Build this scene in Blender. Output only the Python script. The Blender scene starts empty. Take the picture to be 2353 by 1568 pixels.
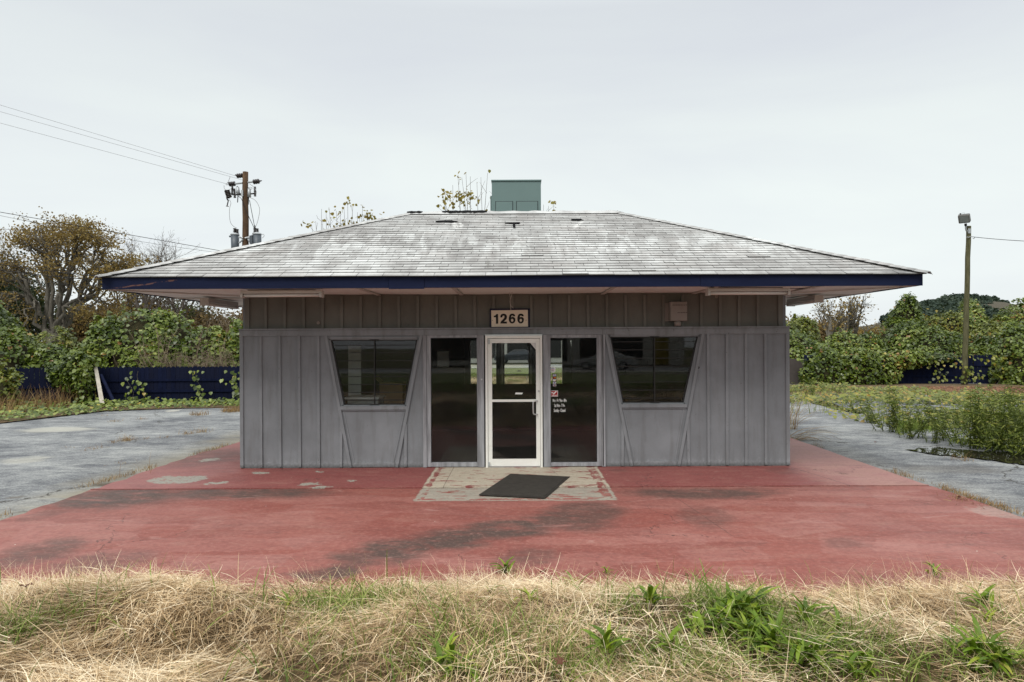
import bpy, math, random
import numpy as np
from mathutils import Vector

# ------------------------------------------------------------------ camera, world, sun
SC = bpy.context.scene
COL = SC.collection
FPX, ROLL = 1603.0, 0.0049            # focal length in measuring pixels (picture 2353 wide)
CX, CY, CZ = 0.087, -11.2, 1.98       # camera position
SHX, SHY = 17.5, -6.0
camd = bpy.data.cameras.new("camera")
cam = bpy.data.objects.new("camera", camd)
COL.objects.link(cam)
camd.sensor_width = 36.0
camd.lens = 36.0 * FPX / 2353.0
camd.shift_x = -SHX / 2353.0
camd.shift_y = -SHY / 2353.0
camd.clip_start, camd.clip_end = 0.05, 3000
cam.location = (CX, CY, CZ)
cam.rotation_euler = (math.pi / 2, ROLL, 0)
SC.camera = cam

SUN_EL, SUN_AZ = math.radians(52), math.radians(205)
world = bpy.data.worlds.new("World")
SC.world = world
world.use_nodes = True
wn, wl = world.node_tree.nodes, world.node_tree.links
wn.clear()
w_out = wn.new("ShaderNodeOutputWorld")
w_mix = wn.new("ShaderNodeMixShader")
w_sky = wn.new("ShaderNodeTexSky")
w_sky.sky_type = 'NISHITA'
w_sky.sun_disc = False
w_sky.sun_elevation = SUN_EL
w_sky.sun_rotation = SUN_AZ
w_b1 = wn.new("ShaderNodeBackground"); w_b1.inputs[1].default_value = 0.1
w_b2 = wn.new("ShaderNodeBackground"); w_b2.inputs[1].default_value = 1.0
w_tc = wn.new("ShaderNodeTexCoord")
w_sep = wn.new("ShaderNodeSeparateXYZ")
w_rmp = wn.new("ShaderNodeValToRGB")
cr = w_rmp.color_ramp
for i, (p, c) in enumerate([(0.0, (0.88, 0.925, 0.925)), (0.09, (0.91, 0.96, 0.95)), (0.22, (0.875, 0.925, 0.92)),
                            (0.43, (0.76, 0.80, 0.82)), (0.62, (1.2, 1.25, 1.25)), (1.0, (1.9, 1.95, 1.95))]):
    e = cr.elements[i] if i < 2 else cr.elements.new(p)
    e.position = p; e.color = (*c, 1)
w_map = wn.new("ShaderNodeMapping"); w_map.inputs['Scale'].default_value = (0.8, 0.8, 3.6)
w_noi = wn.new("ShaderNodeTexNoise"); w_noi.inputs['Scale'].default_value = 1.7
w_noi.inputs['Detail'].default_value = 5; w_noi.inputs['Roughness'].default_value = 0.5
w_noi.inputs['Distortion'].default_value = 0.5
w_mr = wn.new("ShaderNodeMapRange")
w_mr.inputs[1].default_value, w_mr.inputs[2].default_value = 0.36, 0.66
w_mr.inputs[3].default_value, w_mr.inputs[4].default_value = 0.0, 1.0
w_tint = wn.new("ShaderNodeMix"); w_tint.data_type = 'RGBA'
w_tint.inputs[6].default_value = (0.925, 0.925, 0.965, 1); w_tint.inputs[7].default_value = (1.02, 1.03, 1.02, 1)
w_mul = wn.new("ShaderNodeMix"); w_mul.data_type = 'RGBA'; w_mul.blend_type = 'MULTIPLY'
w_mul.inputs[0].default_value = 1.0
w_mix.inputs[0].default_value = 0.95
wl.new(w_tc.outputs['Generated'], w_sep.inputs[0])
wl.new(w_sep.outputs['Z'], w_rmp.inputs[0])
wl.new(w_tc.outputs['Generated'], w_map.inputs[0])
wl.new(w_map.outputs[0], w_noi.inputs['Vector'])
wl.new(w_noi.outputs[0], w_mr.inputs[0])
wl.new(w_mr.outputs[0], w_tint.inputs[0])
wl.new(w_rmp.outputs[0], w_mul.inputs[6])
wl.new(w_tint.outputs[2], w_mul.inputs[7])
wl.new(w_mul.outputs[2], w_b2.inputs[0])
wl.new(w_sky.outputs[0], w_b1.inputs[0])
wl.new(w_b1.outputs[0], w_mix.inputs[1])
wl.new(w_b2.outputs[0], w_mix.inputs[2])
wl.new(w_mix.outputs[0], w_out.inputs[0])

sund = bpy.data.lights.new("sun", 'SUN')
sun = bpy.data.objects.new("sun", sund)
COL.objects.link(sun)
sund.energy = 2.2
sund.angle = math.radians(28)
sund.color = (1.0, 0.96, 0.9)
sdir = Vector((math.sin(SUN_AZ) * math.cos(SUN_EL), math.cos(SUN_AZ) * math.cos(SUN_EL), math.sin(SUN_EL)))
sun.rotation_euler = sdir.to_track_quat('Z', 'Y').to_euler()
SC.view_settings.view_transform = 'Standard'
SC.view_settings.look = 'None'
SC.view_settings.exposure = 0.0
SC.view_settings.gamma = 1.0
SC.render.engine = 'CYCLES'
SC.cycles.max_bounces = 8
SC.cycles.transparent_max_bounces = 16
SC.cycles.use_denoising = True

# ------------------------------------------------------------------ measuring helpers
def P(px, py, d):
    """point at distance d (along the view axis) that shows at measured pixel px, py"""
    u, v = px - 1176.5 - SHX, -(py - 784.0) - SHY
    du, dv = u + v * ROLL, v - u * ROLL
    return Vector((CX + du * d / FPX, CY + d, CZ + dv * d / FPX))
def FX(px, py, d=11.2):
    p = P(px, py, d); return (p.x, p.z)
def GP(px, py, z=0.0):
    """where the ray through px, py meets height z"""
    u, v = px - 1176.5 - SHX, -(py - 784.0) - SHY
    dv = v - u * ROLL
    return P(px, py, (z - CZ) * FPX / dv)
def S(*c):
    """sRGB 0..255 to linear"""
    return tuple(((x / 255.0) / 12.92 if x / 255.0 <= 0.04045 else ((x / 255.0 + 0.055) / 1.055) ** 2.4) for x in c)

# ------------------------------------------------------------------ object helpers
def thing(name, label, cat, loc=(0, 0, 0), group=None):
    o = bpy.data.objects.new(name, None)
    COL.objects.link(o)
    o.location = loc
    o.empty_display_size = 0.2
    tag(o, label, cat, group)
    return o
def tag(o, label=None, cat=None, group=None, kind=None):
    if label: o["label"] = label
    if cat: o["category"] = cat
    if group: o["group"] = group
    if kind: o["kind"] = kind
    return o
def wloc(o):
    p = Vector((0, 0, 0))
    while o is not None:
        p = p + o.location; o = o.parent
    return p
def setmesh(me, mats, smooth):
    for m in (mats if isinstance(mats, (list, tuple)) else [mats]):
        me.materials.append(m)
    if smooth:
        me.polygons.foreach_set("use_smooth", np.ones(len(me.polygons), dtype=bool))
class MB:
    def __init__(s): s.v, s.f, s.m = [], [], []
    def add(s, vs, fs, mi=0):
        n = len(s.v)
        s.v += [tuple(p) for p in vs]
        s.f += [tuple(i + n for i in f) for f in fs]
        s.m += [mi] * len(fs)
        return s
    def box(s, x0, x1, y0, y1, z0, z1, mi=0):
        return s.add([(x0, y0, z0), (x1, y0, z0), (x1, y1, z0), (x0, y1, z0), (x0, y0, z1), (x1, y0, z1), (x1, y1, z1), (x0, y1, z1)],
                     [(0, 3, 2, 1), (4, 5, 6, 7), (0, 1, 5, 4), (1, 2, 6, 5), (2, 3, 7, 6), (3, 0, 4, 7)], mi)
    def prism(s, pts, y0, y1, mi=0):
        """pts: (x,z) outline, extruded from y0 to y1"""
        a = sum(pts[i][0] * pts[(i + 1) % len(pts)][1] - pts[(i + 1) % len(pts)][0] * pts[i][1] for i in range(len(pts)))
        if a < 0: pts = pts[::-1]
        n = len(pts)
        vs = [(x, y0, z) for x, z in pts] + [(x, y1, z) for x, z in pts]
        fs = [tuple(range(n)), tuple(range(2 * n - 1, n - 1, -1))]
        fs += [(i, i + n, (i + 1) % n + n, (i + 1) % n) for i in range(n)]
        return s.add(vs, fs, mi)
    def slab(s, pts, z0, z1, mi=0):
        """pts: (x,y) outline, extruded from z0 to z1"""
        a = sum(pts[i][0] * pts[(i + 1) % len(pts)][1] - pts[(i + 1) % len(pts)][0] * pts[i][1] for i in range(len(pts)))
        if a < 0: pts = pts[::-1]
        n = len(pts)
        vs = [(x, y, z0) for x, y in pts] + [(x, y, z1) for x, y in pts]
        fs = [tuple(range(n - 1, -1, -1)), tuple(range(n, 2 * n))]
        fs += [(i, (i + 1) % n, (i + 1) % n + n, i + n) for i in range(n)]
        return s.add(vs, fs, mi)
    def bar(s, a, b, w, y0, y1, mi=0):
        """flat board in the x,z plane from a to b, width w, thickness y0..y1"""
        d = Vector((b[0] - a[0], b[1] - a[1])).normalized() * (w / 2)
        nx, nz = -d.y, d.x
        return s.prism([(a[0] + nx, a[1] + nz), (b[0] + nx, b[1] + nz), (b[0] - nx, b[1] - nz), (a[0] - nx, a[1] - nz)], y0, y1, mi)
    def tube(s, pts, rad, n=8, mi=0, cap=True):
        pts = [Vector(p) for p in pts]
        if not isinstance(rad, (list, tuple)): rad = [rad] * len(pts)
        base = len(s.v); k = len(pts)
        ref = None
        for i, p in enumerate(pts):
            t = (pts[min(i + 1, k - 1)] - pts[max(i - 1, 0)])
            t = t.normalized() if t.length > 1e-9 else Vector((0, 0, 1))
            if ref is None:
                ref = t.cross(Vector((0, 0, 1)) if abs(t.z) < 0.9 else Vector((1, 0, 0))).normalized()
            u = (ref - t * ref.dot(t)).normalized(); ref = u
            w = t.cross(u)
            for j in range(n):
                a = 2 * math.pi * j / n
                s.v.append(tuple(p + (u * math.cos(a) + w * math.sin(a)) * rad[i]))
        for i in range(k - 1):
            for j in range(n):
                s.f.append((base + i * n + j, base + i * n + (j + 1) % n, base + (i + 1) * n + (j + 1) % n, base + (i + 1) * n + j)); s.m.append(mi)
        if cap:
            s.f.append(tuple(base + j for j in range(n - 1, -1, -1))); s.m.append(mi)
            s.f.append(tuple(base + (k - 1) * n + j for j in range(n))); s.m.append(mi)
        return s
    def build(s, name, mats, parent=None, smooth=False, bevel=0, origin=None):
        off = wloc(parent) if parent is not None else Vector(origin or (0, 0, 0))
        me = bpy.data.meshes.new(name)
        me.from_pydata([(x - off.x, y - off.y, z - off.z) for x, y, z in s.v], [], s.f)
        setmesh(me, mats, smooth)
        if len(me.materials) > 1: me.polygons.foreach_set("material_index", s.m)
        me.update()
        o = bpy.data.objects.new(name, me)
        COL.objects.link(o)
        if parent is not None: o.parent = parent
        elif origin: o.location = origin
        if bevel:
            b = o.modifiers.new("bevel", 'BEVEL'); b.width = bevel; b.segments = 2; b.limit_method = 'ANGLE'
        return o
def npmesh(name, V, F, mats, parent=None, rnd=None, smooth=False, origin=None):
    """V (n,3), F (m,k) all faces with k corners"""
    V = np.asarray(V, dtype=np.float64)
    off = np.array(wloc(parent) if parent is not None else (origin or (0, 0, 0)))
    V = V - off
    F = np.asarray(F, dtype=np.int32)
    m, k = F.shape
    me = bpy.data.meshes.new(name)
    me.vertices.add(len(V)); me.vertices.foreach_set("co", V.astype(np.float32).ravel())
    me.loops.add(m * k); me.loops.foreach_set("vertex_index", F.ravel())
    me.polygons.add(m); me.polygons.foreach_set("loop_start", np.arange(0, m * k, k, dtype=np.int32))
    try: me.polygons.foreach_set("loop_total", np.full(m, k, dtype=np.int32))
    except Exception: pass
    setmesh(me, mats, smooth)
    me.update(calc_edges=True)
    if rnd is not None:
        at = me.attributes.new("rnd", 'FLOAT', 'POINT')
        at.data.foreach_set("value", np.asarray(rnd, dtype=np.float32))
    o = bpy.data.objects.new(name, me)
    COL.objects.link(o)
    if parent is not None: o.parent = parent
    elif origin: o.location = origin
    return o
def copy_tree(o, parent=None):
    c = o.copy(); COL.objects.link(c)
    c.parent = parent
    for ch in list(o.children): copy_tree(ch, c)
    return c
def text_mesh(s, size, sx=1.0, bold=0.0, ext=0.0005):
    cu = bpy.data.curves.new("lettering", 'FONT')
    cu.body = s; cu.size = size; cu.align_x = 'CENTER'; cu.align_y = 'CENTER'
    cu.offset = bold; cu.extrude = ext; cu.resolution_u = 4
    o = bpy.data.objects.new("lettering", cu)
    COL.objects.link(o)
    dg = bpy.context.evaluated_depsgraph_get()
    me = bpy.data.meshes.new_from_object(o.evaluated_get(dg))
    bpy.data.objects.remove(o); bpy.data.curves.remove(cu)
    for v in me.vertices: v.co.x *= sx
    return me
def put_text(name, s, size, x, y, z, mat, parent, sx=1.0, bold=0.0, flip=False, ext=0.0005):
    """upright lettering that faces -y (or +y when flip)"""
    me = text_mesh(s, size, sx, bold, ext)
    me.materials.clear(); me.materials.append(mat)
    off = wloc(parent) if parent is not None else Vector((0, 0, 0))
    for v in me.vertices:
        a, b, c = v.co
        v.co = (x + (-a if flip else a) - off.x, y + (c if flip else -c) - off.y, z + b - off.z)
    me.update()
    o = bpy.data.objects.new(name, me); COL.objects.link(o)
    if parent is not None: o.parent = parent
    return o

# value noise for shaping ground and foliage
def _h(i, j, seed):
    v = np.sin(i * 127.1 + j * 311.7 + seed * 74.7) * 43758.5453
    return v - np.floor(v)
def vnoise(x, y, sc, seed=0):
    x = np.asarray(x, dtype=float) * sc; y = np.asarray(y, dtype=float) * sc
    i, j = np.floor(x), np.floor(y)
    fx, fy = x - i, y - j
    fx, fy = fx * fx * (3 - 2 * fx), fy * fy * (3 - 2 * fy)
    return (_h(i, j, seed) * (1 - fx) + _h(i + 1, j, seed) * fx) * (1 - fy) + (_h(i, j + 1, seed) * (1 - fx) + _h(i + 1, j + 1, seed) * fx) * fy
def fbm(x, y, sc, seed=0, n=3):
    r, a, t = 0, 1.0, 0
    for k in range(n):
        r = r + a * vnoise(x, y, sc * 2 ** k, seed + k * 13); t += a; a *= 0.5
    return r / t

# ------------------------------------------------------------------ material helper
class G:
    def __init__(s, name, rough=0.75, spec=0.25):
        s.mat = bpy.data.materials.new(name); s.mat.use_nodes = True
        s.nt = s.mat.node_tree; s.N = s.nt.nodes; s.L = s.nt.links
        s.b = s.N["Principled BSDF"]
        s.b.inputs["Roughness"].default_value = rough
        s.b.inputs["Specular IOR Level"].default_value = spec
        s.out = s.N["Material Output"]
    def set(s, inp, v):
        if isinstance(v, bpy.types.NodeSocket): s.L.new(v, inp)
        elif isinstance(v, (tuple, list)) and len(v) == 3 and inp.type == 'RGBA': inp.default_value = (*v, 1)
        else: inp.default_value = v
    def col(s, v): s.set(s.b.inputs["Base Color"], v); return s
    def rough(s, v): s.set(s.b.inputs["Roughness"], v); return s
    def pos(s): return s.N.new("ShaderNodeNewGeometry").outputs["Position"]
    def obj(s): return s.N.new("ShaderNodeTexCoord").outputs["Object"]
    def rnd(s):
        n = s.N.new("ShaderNodeAttribute"); n.attribute_name = "rnd"; return n.outputs["Fac"]
    def mp(s, vec, scale=(1, 1, 1), loc=(0, 0, 0), rot=(0, 0, 0), kind='POINT'):
        n = s.N.new("ShaderNodeMapping"); n.vector_type = kind
        s.L.new(vec, n.inputs[0])
        n.inputs['Scale'].default_value = scale; n.inputs['Location'].default_value = loc; n.inputs['Rotation'].default_value = rot
        return n.outputs[0]
    def noise(s, vec, scale, detail=4, rough=0.55, dist=0.0, color=False):
        n = s.N.new("ShaderNodeTexNoise")
        s.L.new(vec, n.inputs['Vector'])
        n.inputs['Scale'].default_value = scale; n.inputs['Detail'].default_value = detail
        n.inputs['Roughness'].default_value = rough; n.inputs['Distortion'].default_value = dist
        return n.outputs[1 if color else 0]
    def voro(s, vec, scale, feature='F1', out='Distance', rand=1.0):
        n = s.N.new("ShaderNodeTexVoronoi"); n.feature = feature
        s.L.new(vec, n.inputs['Vector']); n.inputs['Scale'].default_value = scale
        n.inputs['Randomness'].default_value = rand
        return n.outputs[out]
    def ramp(s, fac, stops, interp='LINEAR'):
        n = s.N.new("ShaderNodeValToRGB"); n.color_ramp.interpolation = interp
        el = n.color_ramp.elements
        for i, (p, c) in enumerate(stops):
            e = el[i] if i < 2 else el.new(p)
            e.position = p; e.color = (*c, 1) if len(c) == 3 else c
        s.set(n.inputs[0], fac)
        return n.outputs[0]
    def mix(s, fac, a, b, mode='MIX'):
        n = s.N.new("ShaderNodeMix"); n.data_type = 'RGBA'; n.blend_type = mode; n.clamp_factor = True
        s.set(n.inputs[0], fac); s.set(n.inputs[6], a); s.set(n.inputs[7], b)
        return n.outputs[2]
    def math(s, op, a, b=0.0, clamp=False):
        n = s.N.new("ShaderNodeMath"); n.operation = op; n.use_clamp = clamp
        s.set(n.inputs[0], a); s.set(n.inputs[1], b)
        return n.outputs[0]
    def vadd(s, a, b, op='ADD'):
        n = s.N.new("ShaderNodeVectorMath"); n.operation = op
        s.set(n.inputs[0], a); s.set(n.inputs[1], b)
        return n.outputs[0]
    def vscale(s, a, k):
        n = s.N.new("ShaderNodeVectorMath"); n.operation = 'SCALE'
        s.set(n.inputs[0], a); n.inputs['Scale'].default_value = k
        return n.outputs[0]
    def length(s, a):
        n = s.N.new("ShaderNodeVectorMath"); n.operation = 'LENGTH'
        s.set(n.inputs[0], a); return n.outputs['Value']
    def sep(s, vec):
        n = s.N.new("ShaderNodeSeparateXYZ"); s.L.new(vec, n.inputs[0]); return n.outputs
    def mr(s, v, a, b, c=0.0, d=1.0, smooth=False):
        n = s.N.new("ShaderNodeMapRange"); n.clamp = True
        if smooth: n.interpolation_type = 'SMOOTHSTEP'
        s.set(n.inputs[0], v)
        for i, x in enumerate((a, b, c, d)): n.inputs[i + 1].default_value = x
        return n.outputs[0]
    def bump(s, h, strength=0.3, dist=0.01):
        n = s.N.new("ShaderNodeBump"); n.inputs['Strength'].default_value = strength; n.inputs['Distance'].default_value = dist
        s.L.new(h, n.inputs['Height']); s.L.new(n.outputs[0], s.b.inputs['Normal']); return s
    def blob(s, vec, cx, cy, rx, ry, rot=0.0, a=0.6, b=1.0):
        """1 inside an ellipse in x,y fading to 0 between radius a and b"""
        m = s.mp(vec, (rx, ry, 1e6), (cx, cy, 0), (0, 0, rot), 'TEXTURE')
        return s.mr(s.length(m), a, b, 1.0, 0.0, True)
    def warp(s, vec, scale, amt, detail=3):
        n = s.noise(vec, scale, detail, 0.6, color=True)
        return s.vadd(vec, s.vscale(s.vadd(n, (0.5, 0.5, 0.5), 'SUBTRACT'), amt))
    def anyof(s, lst):
        r = lst[0]
        for x in lst[1:]: r = s.math('MAXIMUM', r, x)
        return r
    def translucent(s, amount, color):
        """thin leaf: part of the light passes through"""
        t = s.N.new("ShaderNodeBsdfTranslucent"); s.set(t.inputs[0], color)
        m = s.N.new("ShaderNodeMixShader"); m.inputs[0].default_value = amount
        s.L.new(s.b.outputs[0], m.inputs[1]); s.L.new(t.outputs[0], m.inputs[2]); s.L.new(m.outputs[0], s.out.inputs[0])
        return s

# ------------------------------------------------------------------ materials
def flat(name, c, rough=0.6, spec=0.3, var=0.12, sc=6.0, metal=0.0):
    g = G(name, rough, spec)
    n = g.noise(g.obj(), sc, 5, 0.6)
    g.col(g.mix(n, tuple(x * (1 - var) for x in c), tuple(min(1, x * (1 + var)) for x in c)))
    g.b.inputs["Metallic"].default_value = metal
    return g.mat
def m_wall(name, c, dirt=0.5):
    g = G(name, 0.78, 0.12)
    p = g.pos()
    n1 = g.noise(p, 1.3, 5, 0.6)
    n2 = g.noise(g.mp(p, (9, 9, 1.2)), 1.0, 4, 0.6)
    n3 = g.noise(p, 26, 4, 0.7)
    grain = g.noise(g.mp(p, (2.0, 2.0, 55)), 1.0, 3, 0.6)
    c1 = g.mix(g.mr(n1, 0.3, 0.7), tuple(x * 0.82 for x in c), tuple(x * 1.14 for x in c))
    c2 = g.mix(g.math('MULTIPLY', g.mr(n2, 0.5, 0.74), 0.65 * dirt), c1, (0.10, 0.095, 0.085))
    c3 = g.mix(g.math('MULTIPLY', g.mr(n3, 0.64, 0.70), 0.9 * dirt), c2, (0.07, 0.06, 0.05))
    z = g.sep(p)[2]
    foot = g.math('MULTIPLY', g.mr(g.math('ADD', z, g.math('MULTIPLY', g.math('SUBTRACT', n2, 0.5), 0.35)), 0.0, 0.13, 1, 0), g.mr(n3, 0.40, 0.60))
    chip = g.math('MULTIPLY', foot, 0.55)
    c4 = g.mix(chip, c3, (0.42, 0.44, 0.46))
    mould = g.math('MULTIPLY', g.mr(g.math('ADD', z, g.math('MULTIPLY', n2, 0.06)), 0.02, 0.105, 1, 0), 0.85)
    c4 = g.mix(g.math('MULTIPLY', g.mr(g.math('ADD', z, g.math('MULTIPLY', n1, 0.5)), 0.2, 0.6, 1, 0), 0.10 * dirt), c4, (0.12, 0.11, 0.095))
    g.col(g.mix(mould, c4, (0.05, 0.055, 0.05)))
    g.bump(g.math('ADD', g.math('MULTIPLY', grain, 0.6), n3), 0.25, 0.004)
    return g.mat
GREY = (0.214, 0.226, 0.238)
M_WALL = m_wall("grey_paint", GREY)
M_WALLU = m_wall("shaded_brown_grey_paint", (0.145, 0.143, 0.128), 0.4)  # browner copy of the wall grey, darkened: recess shade is in the colour
M_TRIM = m_wall("grey_trim_paint", (0.226, 0.238, 0.25), 0.7)
M_TRIMU = m_wall("shaded_brown_grey_trim_paint", (0.165, 0.163, 0.148), 0.4)  # trim grey darkened the same way, shade included in the colour
def m_post():
    g = G("weathered_post_paint", 0.75, 0.2)
    p = g.pos()
    n = g.noise(g.mp(p, (14, 14, 1.3)), 1.0, 5, 0.65)
    k = g.noise(p, 14, 3, 0.6)
    c = g.mix(g.mr(n, 0.35, 0.7), (0.20, 0.20, 0.21), (0.40, 0.41, 0.43))
    g.col(g.mix(g.mr(k, 0.72, 0.78), c, (0.07, 0.045, 0.03)))
    g.bump(n, 0.3, 0.004)
    return g.mat
M_POST = m_post()
def m_white():
    g = G("white_door_paint", 0.45, 0.4)
    p = g.pos()
    n = g.noise(p, 5, 5, 0.65)
    c = g.mix(g.mr(n, 0.3, 0.75), (0.76, 0.755, 0.70), (0.86, 0.855, 0.81))
    e = g.noise(g.mp(p, (6, 6, 30)), 1.5, 4, 0.7)
    g.col(g.mix(g.math('MULTIPLY', g.mr(e, 0.62, 0.74), 0.35), c, (0.35, 0.31, 0.25)))
    return g.mat
M_WHITE = m_white()
def m_fascia():
    g = G("navy_fascia_paint", 0.6, 0.12)
    p = g.pos()
    n = g.noise(g.mp(p, (0.7, 0.7, 5)), 1.6, 5, 0.65)
    c = g.mix(g.mr(n, 0.3, 0.72), (0.0052, 0.0085, 0.030), (0.009, 0.0145, 0.044))
    w = g.warp(p, 1.5, 0.12)
    x = g.sep(w)
    # bare reddish scrape near the far-left end
    line = g.math('ABSOLUTE', g.math('SUBTRACT', g.math('SUBTRACT', x[2], 2.815), g.math('MULTIPLY', g.math('ADD', x[0], 5.3), 0.13)))
    sc = g.math('MULTIPLY', g.mr(line, 0.0, 0.014, 1, 0), g.math('MULTIPLY', g.mr(x[0], -5.65, -5.4), g.mr(x[0], -4.75, -4.55, 1, 0)))
    sc = g.math('MULTIPLY', sc, g.mr(g.noise(p, 18, 3), 0.42, 0.58))
    c = g.mix(sc, c, (0.16, 0.08, 0.06))
    fl = g.math('MULTIPLY', g.mr(g.noise(g.mp(p, (3, 3, 12)), 6, 4, 0.7), 0.68, 0.74), 0.5)
    c = g.mix(fl, c, (0.03, 0.045, 0.12))
    g.col(c); g.bump(n, 0.25, 0.006)
    return g.mat
M_NAVY = m_fascia()
def m_shingle():
    g = G("whitewashed_shingle", 0.85, 0.15)
    p = g.pos()
    r = g.rnd()
    x = g.sep(p)
    big = g.noise(g.mp(p, (0.75, 0.75, 0.9)), 0.9, 5, 0.6, 0.3)
    streak = g.noise(g.mp(p, (2.6, 0.9, 0.9)), 1.6, 5, 0.62, 0.5)
    fine = g.noise(p, 34, 4, 0.75)
    hor = g.noise(g.mp(p, (0.9, 9, 9)), 1.5, 4, 0.6)
    v = g.math('ADD', g.math('MULTIPLY', big, 0.42), g.math('MULTIPLY', streak, 0.36))
    v = g.math('ADD', v, g.math('MULTIPLY', hor, 0.22))
    v = g.math('ADD', v, g.math('MULTIPLY', g.math('SUBTRACT', r, 0.5), 0.09))
    v = g.math('ADD', v, g.math('MULTIPLY', g.math('SUBTRACT', fine, 0.5), 0.24))
    # a brighter brushed band half way up the slope
    band = g.math('MULTIPLY', g.mr(x[2], 3.15, 3.45), g.mr(x[2], 3.75, 4.05, 1, 0))
    v = g.math('ADD', v, g.math('MULTIPLY', g.math('MULTIPLY', band, g.mr(g.noise(g.mp(p, (4.2, 1, 1)), 1.0, 3, 0.5, 1.2), 0.48, 0.62)), 0.15))
    c = g.ramp(v, [(0.32, (0.23, 0.222, 0.215)), (0.42, (0.325, 0.32, 0.312)), (0.52, (0.43, 0.43, 0.42)), (0.66, (0.60, 0.61, 0.60))])
    warm = g.noise(p, 1.6, 3)
    c = g.mix(g.math('MULTIPLY', g.mr(warm, 0.5, 0.7), 0.25), c, (0.40, 0.36, 0.34))
    # black algae low at the far ends
    ends = g.math('MULTIPLY', g.mr(g.math('ABSOLUTE', x[0]), 4.3, 5.5), g.mr(x[2], 2.94, 3.13, 1, 0))
    ends = g.math('MULTIPLY', ends, g.mr(g.noise(p, 3.5, 5, 0.65), 0.34, 0.62))
    c = g.mix(g.math('MULTIPLY', ends, 0.8), c, (0.09, 0.09, 0.09))
    # pale run-off under the tar patches and a dark smudge low in the middle
    w = g.warp(p, 5, 0.10)
    runs = g.anyof([g.blob(w, -1.06, 1.35, 0.07, 0.34, 0.25, 0.3, 1.0), g.blob(w, -0.96, 1.35, 0.05, 0.32, 0.15, 0.3, 1.0), g.blob(w, 1.15, 1.35, 0.06, 0.42, -0.35, 0.3, 1.0)])
    c = g.mix(g.math('MULTIPLY', runs, 0.8), c, (0.74, 0.74, 0.72))
    sm = g.blob(w, -0.37, -0.95, 0.06, 0.34, 0.1, 0.2, 1.0)
    c = g.mix(g.math('MULTIPLY', sm, g.mr(fine, 0.45, 0.6)), c, (0.12, 0.115, 0.10))
    g.col(c); g.bump(fine, 0.35, 0.004)
    return g.mat
M_SHIN = m_shingle()
M_TAR = flat("roof_tar", (0.009, 0.009, 0.0095), 0.95, 0.05, 0.3, 20)
M_UNDER = flat("shingle_underlayer", (0.06, 0.058, 0.055), 0.9, 0.1, 0.3, 12)
def m_soffit():
    g = G("soffit_paint", 0.7, 0.2)
    p = g.pos()
    n = g.noise(p, 1.5, 5, 0.6)
    c = g.mix(n, (0.60, 0.58, 0.54), (0.74, 0.72, 0.67))
    w = g.warp(p, 4, 0.25, 5)
    hole = g.math('MULTIPLY', g.blob(w, 4.15, -0.75, 0.55, 0.16, 0.1, 0.5, 0.9), g.mr(g.noise(g.mp(p, (2, 7, 1)), 2, 4), 0.45, 0.5))
    stain = g.mr(g.noise(g.mp(p, (0.6, 2, 1)), 2.2, 5, 0.7), 0.6, 0.74)
    c = g.mix(g.math('MULTIPLY', stain, 0.4), c, (0.30, 0.23, 0.17))
    g.col(g.mix(hole, c, (0.035, 0.02, 0.016)))
    return g.mat
M_SOFF = m_soffit()
M_HOOD = flat("brown_grey_enamel", (0.235, 0.205, 0.185), 0.55, 0.25, 0.12, 6)
M_EDGE = flat("shingle_cut_edge", (0.085, 0.083, 0.08), 0.9, 0.1, 0.3, 20)
M_FIX = flat("fixture_enamel", (0.47, 0.43, 0.39), 0.5, 0.3, 0.25, 5)
M_TUBE = flat("fluorescent_tube_glass", (0.62, 0.58, 0.53), 0.3, 0.5, 0.05)
def m_glass(name, tint):
    g = G(name)
    t = g.N.new("ShaderNodeBsdfTransparent"); t.inputs[0].default_value = (*tint, 1)
    gl = g.N.new("ShaderNodeBsdfGlossy"); gl.inputs['Roughness'].default_value = 0.02; gl.inputs[0].default_value = (1, 1, 1, 1)
    fr = g.N.new("ShaderNodeFresnel"); fr.inputs[0].default_value = 1.36
    n = g.noise(g.pos(), 0.8, 2)
    bm = g.N.new("ShaderNodeBump"); bm.inputs['Strength'].default_value = 0.02; bm.inputs['Distance'].default_value = 0.05
    g.L.new(n, bm.inputs['Height']); g.L.new(bm.outputs[0], gl.inputs['Normal'])
    m = g.N.new("ShaderNodeMixShader")
    g.L.new(fr.outputs[0], m.inputs[0]); g.L.new(t.outputs[0], m.inputs[1]); g.L.new(gl.outputs[0], m.inputs[2])
    # thin film of dust
    df = g.N.new("ShaderNodeBsdfDiffuse"); df.inputs[0].default_value = (0.4, 0.38, 0.36, 1)
    m2 = g.N.new("ShaderNodeMixShader")
    g.L.new(g.math('MULTIPLY', g.mr(g.noise(g.pos(), 2.5, 6, 0.7), 0.35, 0.75), 0.02), m2.inputs[0])
    g.L.new(m.outputs[0], m2.inputs[1]); g.L.new(df.outputs[0], m2.inputs[2]); g.L.new(m2.outputs[0], g.out.inputs[0])
    return g.mat
M_GLASS = m_glass("shop_glass", (0.94, 0.95, 0.94))
M_MIRROR = flat("mirror_silver", (0.93, 0.95, 0.94), 0.01, 0.5, 0.0, 1, 1.0)
M_METAL = flat("brushed_aluminium", (0.55, 0.55, 0.55), 0.35, 0.5, 0.1, 20, 0.9)
M_DARK = flat("dark_iron", (0.022, 0.021, 0.020), 0.55, 0.3, 0.3, 10)
M_BLACK = flat("black_lettering", (0.012, 0.011, 0.010), 0.6, 0.3, 0.1)
M_SIGN = flat("cream_sign_board", (0.72, 0.62, 0.50), 0.6, 0.25, 0.10, 7)
M_SIGNB = flat("navy_sign_frame", (0.012, 0.013, 0.035), 0.6, 0.25, 0.2)
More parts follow.
